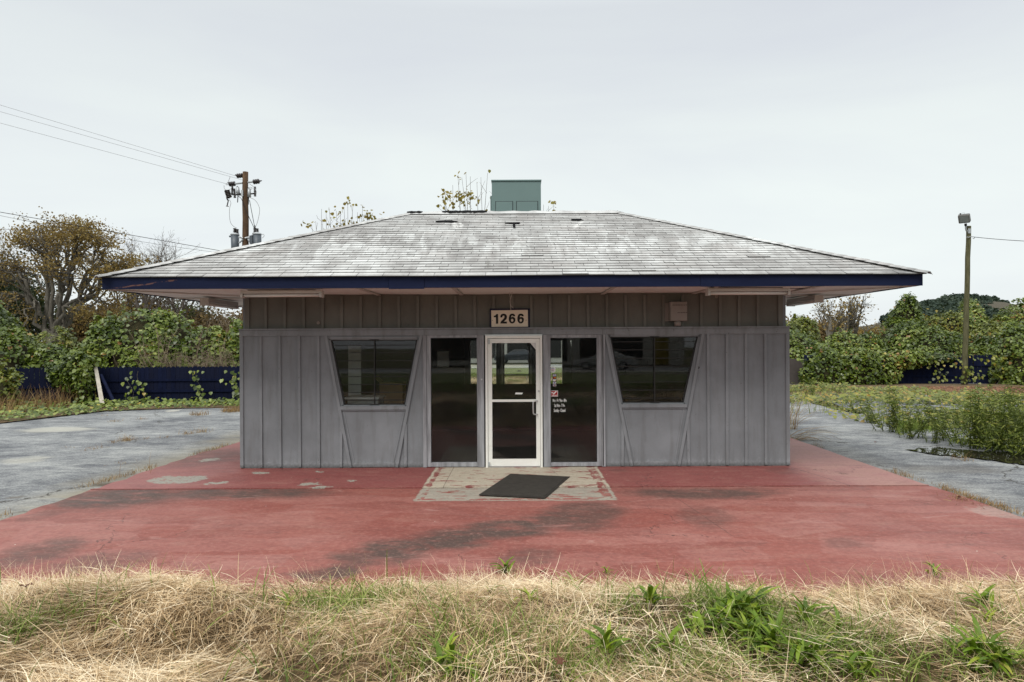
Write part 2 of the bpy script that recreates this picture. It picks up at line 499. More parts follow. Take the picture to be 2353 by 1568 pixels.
M_VINYL = flat("white_vinyl", (0.80, 0.80, 0.78), 0.5, 0.3, 0.03)
M_RED = flat("red_vinyl", (0.42, 0.012, 0.022), 0.45, 0.3, 0.05)
M_BLUEV = flat("blue_vinyl", (0.05, 0.06, 0.30), 0.5, 0.3, 0.05)
M_ORANGE = flat("orange_vinyl", (0.65, 0.22, 0.03), 0.5, 0.3, 0.05)
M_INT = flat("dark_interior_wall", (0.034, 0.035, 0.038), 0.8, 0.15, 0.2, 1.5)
M_INTP = flat("pale_interior_board", (0.62, 0.62, 0.60), 0.7, 0.2, 0.1)
M_CARD = flat("cardboard", (0.30, 0.21, 0.13), 0.85, 0.1, 0.15)
def m_tile():
    g = G("interior_floor_tile", 0.35, 0.4)
    p = g.pos()
    w = g.mp(p, (1 / 0.305, 1 / 0.305, 1))
    br = g.N.new("ShaderNodeTexBrick"); br.offset = 0.0; br.squash = 1.0
    g.L.new(w, br.inputs['Vector'])
    br.inputs['Scale'].default_value = 1.0; br.inputs['Mortar Size'].default_value = 0.012
    br.inputs['Brick Width'].default_value = 1.0; br.inputs['Row Height'].default_value = 1.0
    br.inputs['Color1'].default_value = (0.13, 0.115, 0.10, 1); br.inputs['Color2'].default_value = (0.16, 0.14, 0.125, 1)
    br.inputs['Mortar'].default_value = (0.05, 0.045, 0.04, 1)
    g.col(br.outputs[0]); return g.mat
M_TILE = m_tile()
M_HVAC = flat("sage_green_steel", (0.128, 0.19, 0.182), 0.5, 0.35, 0.08, 2)
M_HVACD = flat("dark_gasket", (0.03, 0.035, 0.035), 0.7, 0.2, 0.1)
M_RUBBER = None
def m_mat():
    g = G("black_rubber_mat", 0.9, 0.08)
    p = g.pos()
    w = g.N.new("ShaderNodeTexWave"); w.wave_type = 'BANDS'
    g.L.new(g.mp(p, (1, 1, 1), rot=(0, 0, 0.6)), w.inputs[0]); w.inputs['Scale'].default_value = 17; w.inputs['Distortion'].default_value = 5; w.inputs['Detail'].default_value = 2; w.inputs['Detail Scale'].default_value = 2.5
    n = g.noise(p, 9, 5, 0.7)
    c = g.mix(n, (0.018, 0.016, 0.014), (0.068, 0.061, 0.052))
    c = g.mix(g.math('MULTIPLY', w.outputs[1], 0.45), c, (0.05, 0.046, 0.041))
    sp = g.mr(g.voro(p, 8.0), 0.02, 0.035, 1, 0)
    g.col(g.mix(g.math('MULTIPLY', sp, g.mr(g.noise(p, 5, 2), 0.5, 0.6)), c, (0.6, 0.57, 0.5)))
    g.bump(w.outputs[1], 0.6, 0.006)
    return g.mat
M_RUBBER = m_mat()

# --- red painted concrete -------------------------------------------------
def pbox(x0, x1, y0, y1):
    """world ellipse for a measured box on the paving"""
    a, b = GP((x0 + x1) / 2, y0), GP((x0 + x1) / 2, y1)
    l, r = GP(x0, (y0 + y1) / 2), GP(x1, (y0 + y1) / 2)
    c = GP((x0 + x1) / 2, (y0 + y1) / 2)
    return c.x, (a.y + b.y) / 2, abs(r.x - l.x) / 2, abs(a.y - b.y) / 2
def m_red(name, walk):
    g = G(name, 0.62, 0.3)
    p = g.pos(); x = g.sep(p)
    big = g.noise(p, 0.55, 5, 0.6)
    med = g.noise(g.mp(p, (1, 1.4, 1)), 2.2, 5, 0.65)
    fine = g.noise(p, 60, 3, 0.7)
    # overlapping roller strokes: sharp-edged lighter and darker patches
    w1 = g.warp(p, 1.1, 0.45, 2)
    st = g.sep(g.voro(g.mp(w1, (0.50, 1.05, 0.0), rot=(0, 0, 0.35)), 1.25, 'F1', 'Color'))[0]
    w2 = g.warp(p, 1.9, 0.30, 3)
    st2 = g.sep(g.voro(g.mp(w2, (0.45, 1.5, 0.0), loc=(3.3, 1.7, 0), rot=(0, 0, -0.5)), 1.4, 'F1', 'Color'))[0]
    if walk:
        c = g.mix(g.mr(big, 0.3, 0.7), (0.185, 0.042, 0.04), (0.235, 0.062, 0.056))
        side = g.mr(g.math('ADD', x[0], g.math('MULTIPLY', g.math('SUBTRACT', med, 0.5), 0.8)), 4.2, 4.75)
        sideL = g.mr(g.math('ADD', x[0], g.math('MULTIPLY', g.math('SUBTRACT', med, 0.5), 1.2)), -4.8, -4.2, 1, 0)
        c = g.mix(g.math('MULTIPLY', side, 0.9), c, g.mix(g.mr(med, 0.35, 0.7), (0.30, 0.13, 0.115), (0.42, 0.265, 0.225)))
        c = g.mix(g.math('MULTIPLY', sideL, 0.85), c, g.mix(g.mr(med, 0.35, 0.7), (0.24, 0.085, 0.08), (0.36, 0.16, 0.15)))
    else:
        c = g.mix(g.mr(big, 0.3, 0.72), (0.205, 0.054, 0.041), (0.272, 0.086, 0.066))
    amt = 0.25 if walk else 1.0
    c = g.mix(g.math('MULTIPLY', g.mr(st, 0.62, 0.65), 0.20 * amt), c, (0.365, 0.175, 0.15))
    c = g.mix(g.math('MULTIPLY', g.mr(st2, 0.66, 0.685), 0.22 * amt), c, (0.375, 0.185, 0.16))
    c = g.mix(g.math('MULTIPLY', g.mr(st2, 0.24, 0.265, 1, 0), 0.22 * amt), c, (0.165, 0.058, 0.05))
    c = g.mix(g.math('MULTIPLY', g.mr(med, 0.45, 0.72), 0.35), c, (0.215, 0.078, 0.066))
    if not walk:
        ws = g.warp(p, 2.2, 0.10, 3)
        for (x0, x1, y0, y1, rot, am) in [(2235, 2350, 1162, 1188, .1, .85), (2010, 2150, 1134, 1150, -.5, .5), (1830, 1990, 1150, 1166, -.35, .55), (1740, 1940, 1192, 1228, .9, .5), (1890, 2110, 1222, 1290, -.8, .35), (450, 720, 1172, 1216, .5, .4),
                                          (560, 840, 1152, 1262, -.7, .25), (40, 310, 1188, 1262, .7, .4), (390, 660, 1268, 1312, .15, .5), (1560, 1770, 1252, 1292, .4, .4), (1990, 2230, 1240, 1272, -.2, .4), (1470, 1620, 1215, 1250, -.5, .3), (1020, 1120, 1272, 1312, .9, .35), (1990, 2090, 1180, 1206, .6, -.3), (700, 900, 1190, 1230, .3, -.25), (1640, 1800, 1296, 1322, .1, .35)]:
            cx, cy, rx, ry = pbox(x0, x1, y0, y1)
            m = g.sep(g.mp(ws, (rx, ry * 0.8, 1), (cx, cy, 0), (0, 0, rot * 0.45), 'TEXTURE'))
            k = g.math('MULTIPLY', g.mr(g.math('ABSOLUTE', m[0]), 0.93, 1.0, 1, 0), g.mr(g.math('ABSOLUTE', m[1]), 0.88, 1.0, 1, 0))
            k = g.math('MULTIPLY', k, g.mr(g.noise(g.mp(p, (1, 6, 1), rot=(0, 0, rot)), 2.0, 4, 0.7), 0.25, 0.6))
            c = g.mix(g.math('MULTIPLY', k, abs(am) * 0.62), c, (0.40, 0.215, 0.185) if am > 0 else (0.16, 0.062, 0.053))
    dust = g.noise(g.mp(p, (1, 2.2, 1), rot=(0, 0, 0.4)), 1.5, 8, 0.78)
    c = g.mix(g.mr(dust, 0.50, 0.72, 0, 0.5), c, (0.31, 0.165, 0.128))
    c = g.mix(g.mr(dust, 0.32, 0.48, 0.5, 0), c, (0.135, 0.062, 0.05))
    w = g.warp(g.warp(p, 1.6, 0.55, 5), 7, 0.15, 4)
    stains = []
    boxes = [(90, 440, 1117, 1172, 1), (300, 800, 1117, 1146, .95), (1395, 1830, 1118, 1146, .9), (1180, 1420, 1168, 1220, .9), (1040, 1300, 1192, 1240, 1), (930, 1160, 1212, 1262, 1), (800, 1020, 1234, 1290, 1), (740, 880, 1262, 1310, .8),
             (650, 850, 1295, 1336, .9), (-20, 190, 1232, 1302, .75), (1250, 1450, 1146, 1204, .8), (1540, 1700, 1160, 1214, .5), (100, 340, 1262, 1322, .5), (1110, 1310, 1258, 1302, .6), (40, 140, 1168, 1200, .4), (1880, 2000, 1230, 1262, .35)]
    if walk: boxes = [(520, 700, 1020, 1060, .5), (380, 560, 1030, 1075, .6), (1760, 1850, 1074, 1092, .3), (1390, 1460, 1077, 1085, .4)]
    for b in boxes:
        cx, cy, rx, ry = pbox(*b[:4])
        stains.append(g.math('MULTIPLY', g.blob(w, cx, cy, rx * 1.12, ry * 1.25, 0, 0.42, 1.0), b[4]))
    stn = g.math('MULTIPLY', g.anyof(stains), g.mr(g.noise(g.mp(p, (1, 2.0, 1), rot=(0, 0, 0.3)), 2.2, 6, 0.75), 0.25, 0.52))
    c = g.mix(g.math('MULTIPLY', stn, 0.95), c, (0.060, 0.044, 0.036))
    # bare concrete where the paint has come off
    wc = g.warp(g.warp(p, 3.5, 0.42, 3), 13, 0.22, 5)
    conc = g.mix(g.noise(p, 26, 5, 0.75), (0.15, 0.145, 0.12), (0.42, 0.41, 0.35))
    chips = [(335, 480, 1092, 1114), (690, 735, 1110, 1117), (715, 765, 1117, 1123), (798, 818, 1102, 1109), (462, 500, 1052, 1063), (578, 618, 1084, 1090), (722, 745, 1083, 1086), (480, 520, 1108, 1114)] if walk else [(2225, 2400, 1158, 1192)]
    cl = []
    for b in chips:
        cx, cy, rx, ry = pbox(*b); cl.append(g.blob(wc, cx, cy, rx, ry, 0, 0.84, 0.92))
    cm = g.math('MULTIPLY', g.anyof(cl), g.mr(g.noise(g.mp(p, (1, 1.5, 1)), 9, 6, 0.75), 0.40, 0.44))
    if walk:
        small = g.mr(g.noise(g.mp(p, (1, 1.3, 1)), 7.5, 5, 0.75), 0.715, 0.725)
        cm = g.math('MAXIMUM', cm, g.math('MULTIPLY', small, g.mr(x[0], 2.0, 3.0, 1, 0)))
    else:
        cm = g.math('MULTIPLY', cm, 0.35)
    # the landing in front of the door: paint worn through inside a painted rim
    wl_ = g.warp(p, 5, 0.10, 5); xl = g.sep(wl_)
    inx = g.math('MULTIPLY', g.mr(xl[0], -1.28, -1.26), g.mr(xl[0], 1.31, 1.33, 1, 0))
    land = g.math('MULTIPLY', inx, g.mr(xl[1], -2.36, -2.345))
    rim = g.math('MULTIPLY', g.math('MULTIPLY', g.mr(xl[0], -1.16, -1.15), g.mr(xl[0], 1.15, 1.16, 1, 0)), g.mr(xl[1], -2.22, -2.21))
    rimz = g.math('MULTIPLY', land, g.math('SUBTRACT', 1.0, rim))
    worn = g.mr(g.noise(g.mp(p, (1, 0.8, 1)), 3.2, 6, 0.72), 0.42, 0.45)
    flecks = g.mr(g.noise(g.mp(p, (0.8, 2.2, 1)), 2.6, 6, 0.75), 0.55, 0.58, 1, 0)
    oin = g.math('MULTIPLY', g.math('MULTIPLY', g.mr(xl[0], -1.235, -1.215), g.mr(xl[0], 1.265, 1.285, 1, 0)), g.mr(xl[1], -2.31, -2.295))
    outer = g.math('MULTIPLY', land, g.math('SUBTRACT', 1.0, oin))
    worn2 = g.mr(g.noise(p, 5.5, 6, 0.75), 0.50, 0.53)
    rimz = g.math('MAXIMUM', g.math('MULTIPLY', outer, worn), g.math('MULTIPLY', rimz, worn2))
    lm = g.math('ADD', rimz, g.math('MULTIPLY', g.math('MULTIPLY', land, rim), flecks), True)
    lc = g.mix(g.noise(g.mp(p, (1, 3, 1)), 4, 5, 0.7), (0.24, 0.215, 0.165), (0.60, 0.54, 0.42)) if walk else g.mix(g.noise(g.mp(p, (1, 3, 1)), 4, 5, 0.7), (0.20, 0.185, 0.155), (0.40, 0.37, 0.30))
    conc2 = g.mix(land, conc, lc)
    allm = g.math('MAXIMUM', cm, lm)
    edge = g.math('MULTIPLY', g.math('SUBTRACT', 1.0, g.math('ABSOLUTE', g.math('SUBTRACT', g.math('MULTIPLY', allm, 2.0), 1.0))), 0.6)
    c = g.mix(allm, c, conc2)
    # hairline cracks
    ck = g.voro(g.warp(p, 1.4, 0.8, 5), 0.32, 'DISTANCE_TO_EDGE')
    ckm = g.math('MULTIPLY', g.mr(ck, 0.0006, 0.0018, 1, 0), g.mr(g.noise(p, 0.7, 2), 0.50, 0.55))
    c = g.mix(g.math('MULTIPLY', ckm, 0.75), c, (0.035, 0.02, 0.017))
    # saw-cut joints
    jw = g.sep(g.warp(p, 3, 0.012, 2))
    if walk:
        j = g.math('MULTIPLY', g.mr(g.math('ABSOLUTE', g.math('SUBTRACT', jw[0], g.math('ADD', 4.36, g.math('MULTIPLY', jw[1], -0.18)))), 0.004, 0.011, 1, 0), g.mr(x[1], 0.0, 0.01, 1, 0))
        j2 = g.math('MULTIPLY', g.mr(g.math('ABSOLUTE', g.math('ADD', jw[1], 0.02)), 0.003, 0.008, 1, 0), g.mr(g.math('ABSOLUTE', x[0]), 4.4, 4.41))
        j3 = g.math('MULTIPLY', g.mr(g.math('ABSOLUTE', g.math('ADD', jw[0], 0.98)), 0.002, 0.007, 1, 0), land)
        c = g.mix(g.math('MULTIPLY', g.anyof([j, j2, j3]), 0.7), c, (0.05, 0.028, 0.025))
    else:
        j = g.math('MULTIPLY', g.mr(g.math('ABSOLUTE', g.math('SUBTRACT', jw[0], g.math('ADD', 1.87, g.math('MULTIPLY', jw[1], -0.10)))), 0.003, 0.008, 1, 0), g.mr(x[1], -4.1, -3.9))
        top = g.math('MULTIPLY', g.mr(x[1], -1.60, -1.56), 0.5)
        c = g.mix(g.math('MAXIMUM', g.math('MULTIPLY', j, 0.6), top), c, (0.05, 0.03, 0.026))
    # fine grit and scattered white specks
    grit = g.noise(p, 22, 6, 0.85)
    c = g.mix(g.mr(grit, 0.50, 0.64, 0, 0.46), c, (0.12, 0.05, 0.045))
    c = g.mix(g.mr(grit, 0.36, 0.48, 0.42, 0), c, (0.37, 0.20, 0.165))
    scr = g.mr(g.voro(g.warp(g.mp(p, (0.25, 2.2, 1), rot=(0, 0, 0.5)), 0.8, 0.5, 2), 1.3, 'DISTANCE_TO_EDGE'), 0.004, 0.010, 1, 0)
    c = g.mix(g.math('MULTIPLY', scr, g.mr(g.noise(p, 1.1, 3), 0.5, 0.62, 0, 0.35)), c, (0.50, 0.33, 0.29))
    spk = g.mr(g.voro(p, 3.1), 0.018, 0.028, 1, 0)
    spk = g.math('MULTIPLY', spk, g.mr(g.sep(g.voro(p, 3.1, 'F1', 'Color'))[1], 0.55, 0.56))
    c = g.mix(spk, c, (0.70, 0.66, 0.58))
    g.col(c)
    g.rough(g.mr(med, 0.3, 0.7, 0.5, 0.72))
    hh = g.math('SUBTRACT', g.math('MULTIPLY', fine, 0.25), g.math('MULTIPLY', allm, 0.6))
    g.bump(g.math('SUBTRACT', hh, ckm), 0.4, 0.005)
    return g.mat
M_APRON = m_red("red_painted_concrete", False)
M_WALK = m_red("red_painted_walkway", True)

def m_asphalt():
    g = G("worn_asphalt", 0.8, 0.25)
    p = g.pos(); x = g.sep(p)
    big = g.noise(g.mp(p, (0.6, 1.0, 1), rot=(0, 0, 0.35)), 0.5, 7, 0.72, 0.25)
    st = g.noise(g.mp(p, (0.7, 1.5, 1), rot=(0, 0, 0.25)), 1.9, 7, 0.74)
    fine = g.noise(p, 38, 4, 0.85)
    mid = g.noise(g.mp(p, (0.8, 1.5, 1), rot=(0, 0, 0.2)), 5.5, 8, 0.8)
    v = g.math('ADD', g.math('MULTIPLY', big, 0.42), g.math('MULTIPLY', st, 0.28))
    v = g.math('ADD', v, g.math('MULTIPLY', mid, 0.30))
    v = g.math('ADD', v, g.math('MULTIPLY', g.math('SUBTRACT', fine, 0.5), 0.5))
    c = g.ramp(v, [(0.36, (0.05, 0.053, 0.06)), (0.44, (0.10, 0.105, 0.114)), (0.51, (0.20, 0.207, 0.21)), (0.60, (0.34, 0.346, 0.33))])
    dirt = g.noise(g.mp(p, (0.6, 1.6, 1)), 0.9, 5, 0.65)
    # silt washed up against the paving and pale dried puddles
    w = g.warp(p, 1.3, 0.8, 4)
    edge = g.math('MULTIPLY', g.mr(g.math('ABSOLUTE', g.sep(w)[0]), 5.75, 6.7, 1, 0), g.mr(x[0], 0, 1, 1, 0.25))
    c = g.mix(g.math('MULTIPLY', edge, g.mr(dirt, 0.3, 0.55)), c, (0.27, 0.245, 0.185))
    pl = []
    for (x0, x1, y0, y1, am) in [(30, 230, 976, 991, .5), (300, 560, 1056, 1092, .6), (0, 120, 1040, 1060, .4), (380, 420, 938, 944, .5)]:
        cx, cy, rx, ry = pbox(x0, x1, y0, y1); pl.append(g.math('MULTIPLY', g.blob(w, cx, cy, rx, ry, 0, 0.5, 1.0), am))
    c = g.mix(g.anyof(pl), c, (0.50, 0.48, 0.40))
    dk = []
    for (x0, x1, y0, y1, am) in [(205, 330, 1098, 1112, .9), (0, 60, 1128, 1140, .6), (2030, 2353, 1060, 1085, .3)]:
        cx, cy, rx, ry = pbox(x0, x1, y0, y1); dk.append(g.math('MULTIPLY', g.blob(w, cx, cy, rx, ry, 0, 0.4, 1.0), am))
    c = g.mix(g.anyof(dk), c, (0.095, 0.075, 0.05))
    ck = g.voro(g.warp(p, 0.9, 1.2, 5), 0.22, 'DISTANCE_TO_EDGE')
    ckm = g.math('MULTIPLY', g.mr(ck, 0.0014, 0.0038, 1, 0), g.mr(g.noise(p, 0.35, 2), 0.40, 0.48))
    c = g.mix(g.math('MULTIPLY', ckm, 0.85), c, (0.035, 0.03, 0.022))
    spk = g.mr(g.voro(p, 2.3), 0.02, 0.03, 1, 0)
    c = g.mix(g.math('MULTIPLY', spk, g.mr(g.sep(g.voro(p, 2.3, 'F1', 'Color'))[1], 0.6, 0.61)), c, (0.62, 0.6, 0.55))
    g.col(c); g.bump(g.math('SUBTRACT', fine, ckm), 0.5, 0.008)
    return g.mat
M_ASPH = m_asphalt()
def m_soil(name, a, b, c3):
    g = G(name, 0.95, 0.1)
    p = g.pos()
    n = g.noise(p, 1.2, 6, 0.7); n2 = g.noise(p, 11, 5, 0.7)
    c = g.mix(g.mr(n, 0.3, 0.7), a, b)
    g.col(g.mix(g.mr(n2, 0.45, 0.7), c, c3)); g.bump(n2, 0.6, 0.03)
    return g.mat
M_SOIL = m_soil("leaf_litter_soil", (0.07, 0.05, 0.032), (0.13, 0.095, 0.055), (0.21, 0.15, 0.09))
M_BANK = m_soil("thatch_soil", (0.05, 0.034, 0.018), (0.10, 0.068, 0.035), (0.17, 0.12, 0.06))
M_FIELD = m_soil("rough_ground", (0.06, 0.075, 0.03), (0.11, 0.10, 0.05), (0.15, 0.125, 0.07))
M_VERGE = m_soil("green_turf", (0.09, 0.11, 0.04), (0.13, 0.15, 0.055), (0.18, 0.18, 0.09))
def m_water():
    g = G("still_water", 0.02, 0.5)
    g.b.inputs["IOR"].default_value = 1.33
    n = g.noise(g.pos(), 1.5, 4)
    g.col(g.mix(n, (0.010, 0.010, 0.007), (0.03, 0.027, 0.016)))
    g.bump(g.noise(g.pos(), 5, 2), 0.02, 0.02)
    return g.mat
M_WATER = m_water()

# --- plants ------------------------------------------------------------------
def m_leaf(name, stops, rough=0.5, spec=0.35, trans=0.25, tcol=(0.12, 0.18, 0.03), interp='LINEAR'):
    g = G(name, rough, spec)
    r = g.rnd()
    c = g.ramp(r, stops, interp)
    n = g.noise(g.pos(), 1.1, 3, 0.6)
    c = g.mix(g.math('MULTIPLY', g.mr(n, 0.35, 0.7), 0.28), c, tuple(x * 0.55 for x in stops[0][1]))
    g.col(c)
    if trans: g.translucent(trans, g.mix(0.5, c, tcol))
    return g.mat
M_KUDZU = m_leaf("kudzu_leaf", [(0.0, (0.022, 0.042, 0.006)), (0.40, (0.085, 0.128, 0.012)), (0.75, (0.20, 0.255, 0.032)), (0.92, (0.32, 0.37, 0.10)), (0.955, (0.42, 0.36, 0.05)), (0.985, (0.28, 0.14, 0.035))], 0.38, 0.5, 0.25, (0.16, 0.22, 0.02))
M_KUDZUA = m_leaf("autumn_kudzu_leaf", [(0.0, (0.030, 0.042, 0.006)), (0.40, (0.10, 0.13, 0.015)), (0.70, (0.22, 0.245, 0.035)), (0.85, (0.28, 0.27, 0.06)), (0.94, (0.42, 0.31, 0.045)), (0.985, (0.25, 0.11, 0.03))], 0.40, 0.45, 0.25, (0.2, 0.2, 0.02))
M_OAK = m_leaf("brown_oak_leaf", [(0.0, (0.085, 0.062, 0.020)), (0.4, (0.20, 0.145, 0.044)), (0.75, (0.30, 0.215, 0.065)), (1.0, (0.26, 0.23, 0.07))], 0.6, 0.2, 0.3, (0.3, 0.17, 0.04))
M_BRUSH = m_leaf("russet_leaf", [(0.0, (0.06, 0.045, 0.02)), (0.5, (0.14, 0.10, 0.042)), (0.85, (0.21, 0.135, 0.05)), (1.0, (0.25, 0.18, 0.05))], 0.65, 0.15, 0.25, (0.25, 0.15, 0.04))
M_OLIVE = m_leaf("olive_leaf", [(0.0, (0.028, 0.034, 0.012)), (0.6, (0.075, 0.08, 0.025)), (0.9, (0.14, 0.125, 0.035)), (1.0, (0.30, 0.26, 0.05))], 0.6, 0.2, 0.25)
M_DARKEV = m_leaf("dark_evergreen_leaf", [(0.0, (0.012, 0.018, 0.009)), (0.6, (0.03, 0.042, 0.018)), (1.0, (0.055, 0.065, 0.028))], 0.6, 0.2, 0.15)
M_PINE = m_leaf("pine_needles", [(0.0, (0.022, 0.036, 0.028)), (0.6, (0.045, 0.065, 0.048)), (1.0, (0.075, 0.095, 0.065))], 0.7, 0.1, 0.1)
M_YLEAF = m_leaf("yellow_sapling_leaf", [(0.0, (0.16, 0.12, 0.03)), (0.5, (0.30, 0.23, 0.05)), (1.0, (0.24, 0.24, 0.06))], 0.6, 0.2, 0.3, (0.4, 0.3, 0.05))
M_WEED = m_leaf("willow_weed_leaf", [(0.0, (0.06, 0.085, 0.010)), (0.6, (0.16, 0.20, 0.028)), (0.93, (0.28, 0.31, 0.065)), (1.0, (0.40, 0.34, 0.07))], 0.5, 0.3, 0.25)
M_DOCK = m_leaf("broad_weed_leaf", [(0.0, (0.035, 0.065, 0.005)), (0.5, (0.12, 0.20, 0.011)), (0.85, (0.23, 0.32, 0.022)), (1.0, (0.36, 0.36, 0.06))], 0.5, 0.3, 0.2, (0.15, 0.25, 0.01))
M_STRAW = m_leaf("dry_straw", [(0.0, (0.10, 0.055, 0.025)), (0.25, (0.30, 0.185, 0.085)), (0.55, (0.68, 0.49, 0.27)), (1.0, (0.92, 0.78, 0.55))], 0.5, 0.35, 0.1, (0.5, 0.4, 0.2))
M_GRASS = m_leaf("green_grass_blade", [(0.0, (0.075, 0.12, 0.012)), (0.6, (0.17, 0.24, 0.03)), (1.0, (0.36, 0.40, 0.11))], 0.5, 0.3, 0.25, (0.15, 0.25, 0.03))
M_DRYT = m_leaf("dry_tuft_blade", [(0.0, (0.16, 0.085, 0.035)), (0.6, (0.32, 0.20, 0.09)), (1.0, (0.46, 0.36, 0.17))], 0.6, 0.2, 0.2, (0.4, 0.28, 0.1))
M_BROWNL = m_leaf("fallen_leaf", [(0.0, (0.12, 0.045, 0.022)), (1.0, (0.24, 0.12, 0.06))], 0.6, 0.3, 0.1, (0.2, 0.1, 0.05))
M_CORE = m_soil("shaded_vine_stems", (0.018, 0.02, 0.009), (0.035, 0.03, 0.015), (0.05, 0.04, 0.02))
def m_bark(name, a, b):
    g = G(name, 0.9, 0.1)
    p = g.obj()
    n = g.noise(g.mp(p, (5, 5, 0.9)), 2.2, 5, 0.7)
    g.col(g.mix(g.mr(n, 0.3, 0.7), a, b)); g.bump(n, 0.6, 0.02)
    return g.mat
M_BARK = m_bark("grey_bark", (0.055, 0.048, 0.038), (0.19, 0.175, 0.145))
M_TWIG = m_bark("bare_twig", (0.085, 0.07, 0.06), (0.17, 0.145, 0.125))
M_BRUSHTW = m_bark("tan_brush_stem", (0.14, 0.105, 0.07), (0.30, 0.24, 0.17))
M_POLE = m_bark("treated_pole_wood", (0.055, 0.034, 0.021), (0.135, 0.085, 0.052))
M_POLEG = m_bark("mossy_pole_wood", (0.05, 0.05, 0.022), (0.14, 0.13, 0.075))
M_BOARDG = m_bark("weathered_board", (0.30, 0.27, 0.22), (0.52, 0.48, 0.41))
M_TRANS = flat("transformer_grey_steel", (0.075, 0.09, 0.105), 0.45, 0.4, 0.12)
M_INSUL = flat("brown_porcelain", (0.022, 0.014, 0.012), 0.25, 0.5, 0.2)
M_GALV = flat("galvanised_steel", (0.42, 0.44, 0.45), 0.45, 0.4, 0.15, 9, 0.3)
M_WIRE = flat("aluminium_wire", (0.30, 0.30, 0.31), 0.6, 0.3, 0.1)
M_WIREB = flat("black_cable", (0.02, 0.02, 0.022), 0.6, 0.3, 0.1)
M_LAMPB = flat("bronze_lamp_housing", (0.055, 0.05, 0.04), 0.5, 0.35, 0.2)
M_LENS = flat("smoked_lamp_lens", (0.07, 0.075, 0.065), 0.12, 0.6, 0.5, 6)
def m_fence():
    g = G("navy_fence_paint", 0.8, 0.08)
    p = g.pos(); r = g.rnd()
    n = g.noise(g.mp(p, (7, 7, 1.2)), 1.0, 5, 0.65)
    c = g.mix(g.mr(n, 0.3, 0.72), (0.0035, 0.0055, 0.019), (0.0075, 0.0115, 0.035))
    g.col(g.mix(g.math('MULTIPLY', r, 0.45), c, (0.011, 0.012, 0.022)))
    g.bump(n, 0.4, 0.006)
    return g.mat
M_FENCE = m_fence()
M_BLOCK = flat("stained_block_wall", (0.07, 0.06, 0.055), 0.9, 0.1, 0.4, 3)

# ------------------------------------------------------------------ ground, paving, road
def bank_h(x, y):
    x = np.asarray(x, dtype=float); y = np.asarray(y, dtype=float)
    e = -5.42 + 0.16 * (fbm(x, x * 0, 0.6, 5) - 0.5) * 2
    t = np.clip((e - y) / 1.5, 0, 1); t = t * t * (3 - 2 * t)
    back = np.clip((y + 22.0) / 7.0, 0, 1); back = back * back * (3 - 2 * back)
    far = np.clip((e - y - 0.35) / 1.3, 0.12, 1)
    return -0.05 + t * back * (0.40 + 0.25 * far * (fbm(x, y, 0.9, 2) - 0.5)) + np.clip((e - y) / 0.4, 0, 1) * back * 0.19 * far * (fbm(x, y, 2.2, 9) - 0.35)
MB().add([(-700, -300, -0.09), (700, -300, -0.09), (700, 1100, -0.09), (-700, 1100, -0.09)], [(0, 1, 2, 3)]).build("ground", M_FIELD)["kind"] = "structure"
def grid(name, x0, x1, y0, y1, nx, ny, hf, mat):
    X, Y = np.meshgrid(np.linspace(x0, x1, nx + 1), np.linspace(y0, y1, ny + 1))
    Z = hf(X, Y)
    V = np.stack([X.ravel(), Y.ravel(), Z.ravel()], 1)
    i = np.arange(nx)[None, :] + (np.arange(ny) * (nx + 1))[:, None]
    i = i.ravel()
    o = npmesh(name, V, np.stack([i, i + 1, i + nx + 2, i + nx + 1], 1), mat, smooth=True)
    o["kind"] = "structure"
    return o
grid("parking_lot", -46, 46, -5.9, 34, 184, 160, lambda X, Y: -0.045 + 0.02 * (fbm(X, Y, 0.25, 4) - 0.5) - 0.004 * np.clip(Y - 10, 0, 30) * 0, M_ASPH)
grid("grass_bank", -15, 15, -23, -5.2, 200, 130, bank_h, M_BANK)
grid("verge", -40, 40, -35, -22.8, 40, 12, lambda X, Y: 0.02 + 0.05 * (fbm(X, Y, 0.4, 3) - 0.5), M_VERGE)
def paving(name, pts, z, mat):
    MB().slab(pts, -0.2, z).build(name, mat)["kind"] = "structure"
PXL, PXR = -5.80, 5.72
def edge_pts(x, y0, y1, n, amp, seed):
    rr = random.Random(seed)
    return [(x + (rr.random() - 0.5) * 2 * amp, y0 + (y1 - y0) * i / n) for i in range(n + 1)]
paving("apron", [(PXL - 0.06, -1.56)] + edge_pts(PXL - 0.04, -1.6, -6.0, 24, 0.035, 3) + edge_pts(PXR + 0.05, -6.0, -1.6, 20, 0.012, 4) + [(PXR + 0.02, -1.56)], -0.012, M_APRON)
paving("walkway", [(PXR + 0.02, -1.552)] + edge_pts(PXR - 0.02, -1.5, 7.4, 24, 0.012, 5) + edge_pts(PXL + 0.12, 7.4, 2.0, 14, 0.05, 6) + edge_pts(PXL + 0.02, 1.8, -1.5, 16, 0.05, 7) + [(PXL - 0.06, -1.552)], 0.0, M_WALK)
MB().box(-60, 60, -46, -36.0, -0.2, -0.02).build("road", M_ASPH)["kind"] = "structure"
MB().box(-60, 60, -35.9, -34.9, -0.2, 0.10).build("pavement", flat("pale_concrete", (0.5, 0.48, 0.43), 0.9, 0.1, 0.15))["kind"] = "structure"
def strip(name, pix, z, mat):
    pts = [GP(a, b, z) for a, b in pix]
    bm = MB(); n = len(pts)
    bm.add([(p.x, p.y, z) for p in pts], [tuple(range(n))])
    o = bm.build(name, mat); o["kind"] = "structure"
    return o
strip("soil_verge", [(-700, 1010), (-200, 990), (0, 972), (240, 944), (420, 938), (700, 934), (760, 900), (300, 880), (-700, 880)], -0.02, M_SOIL)
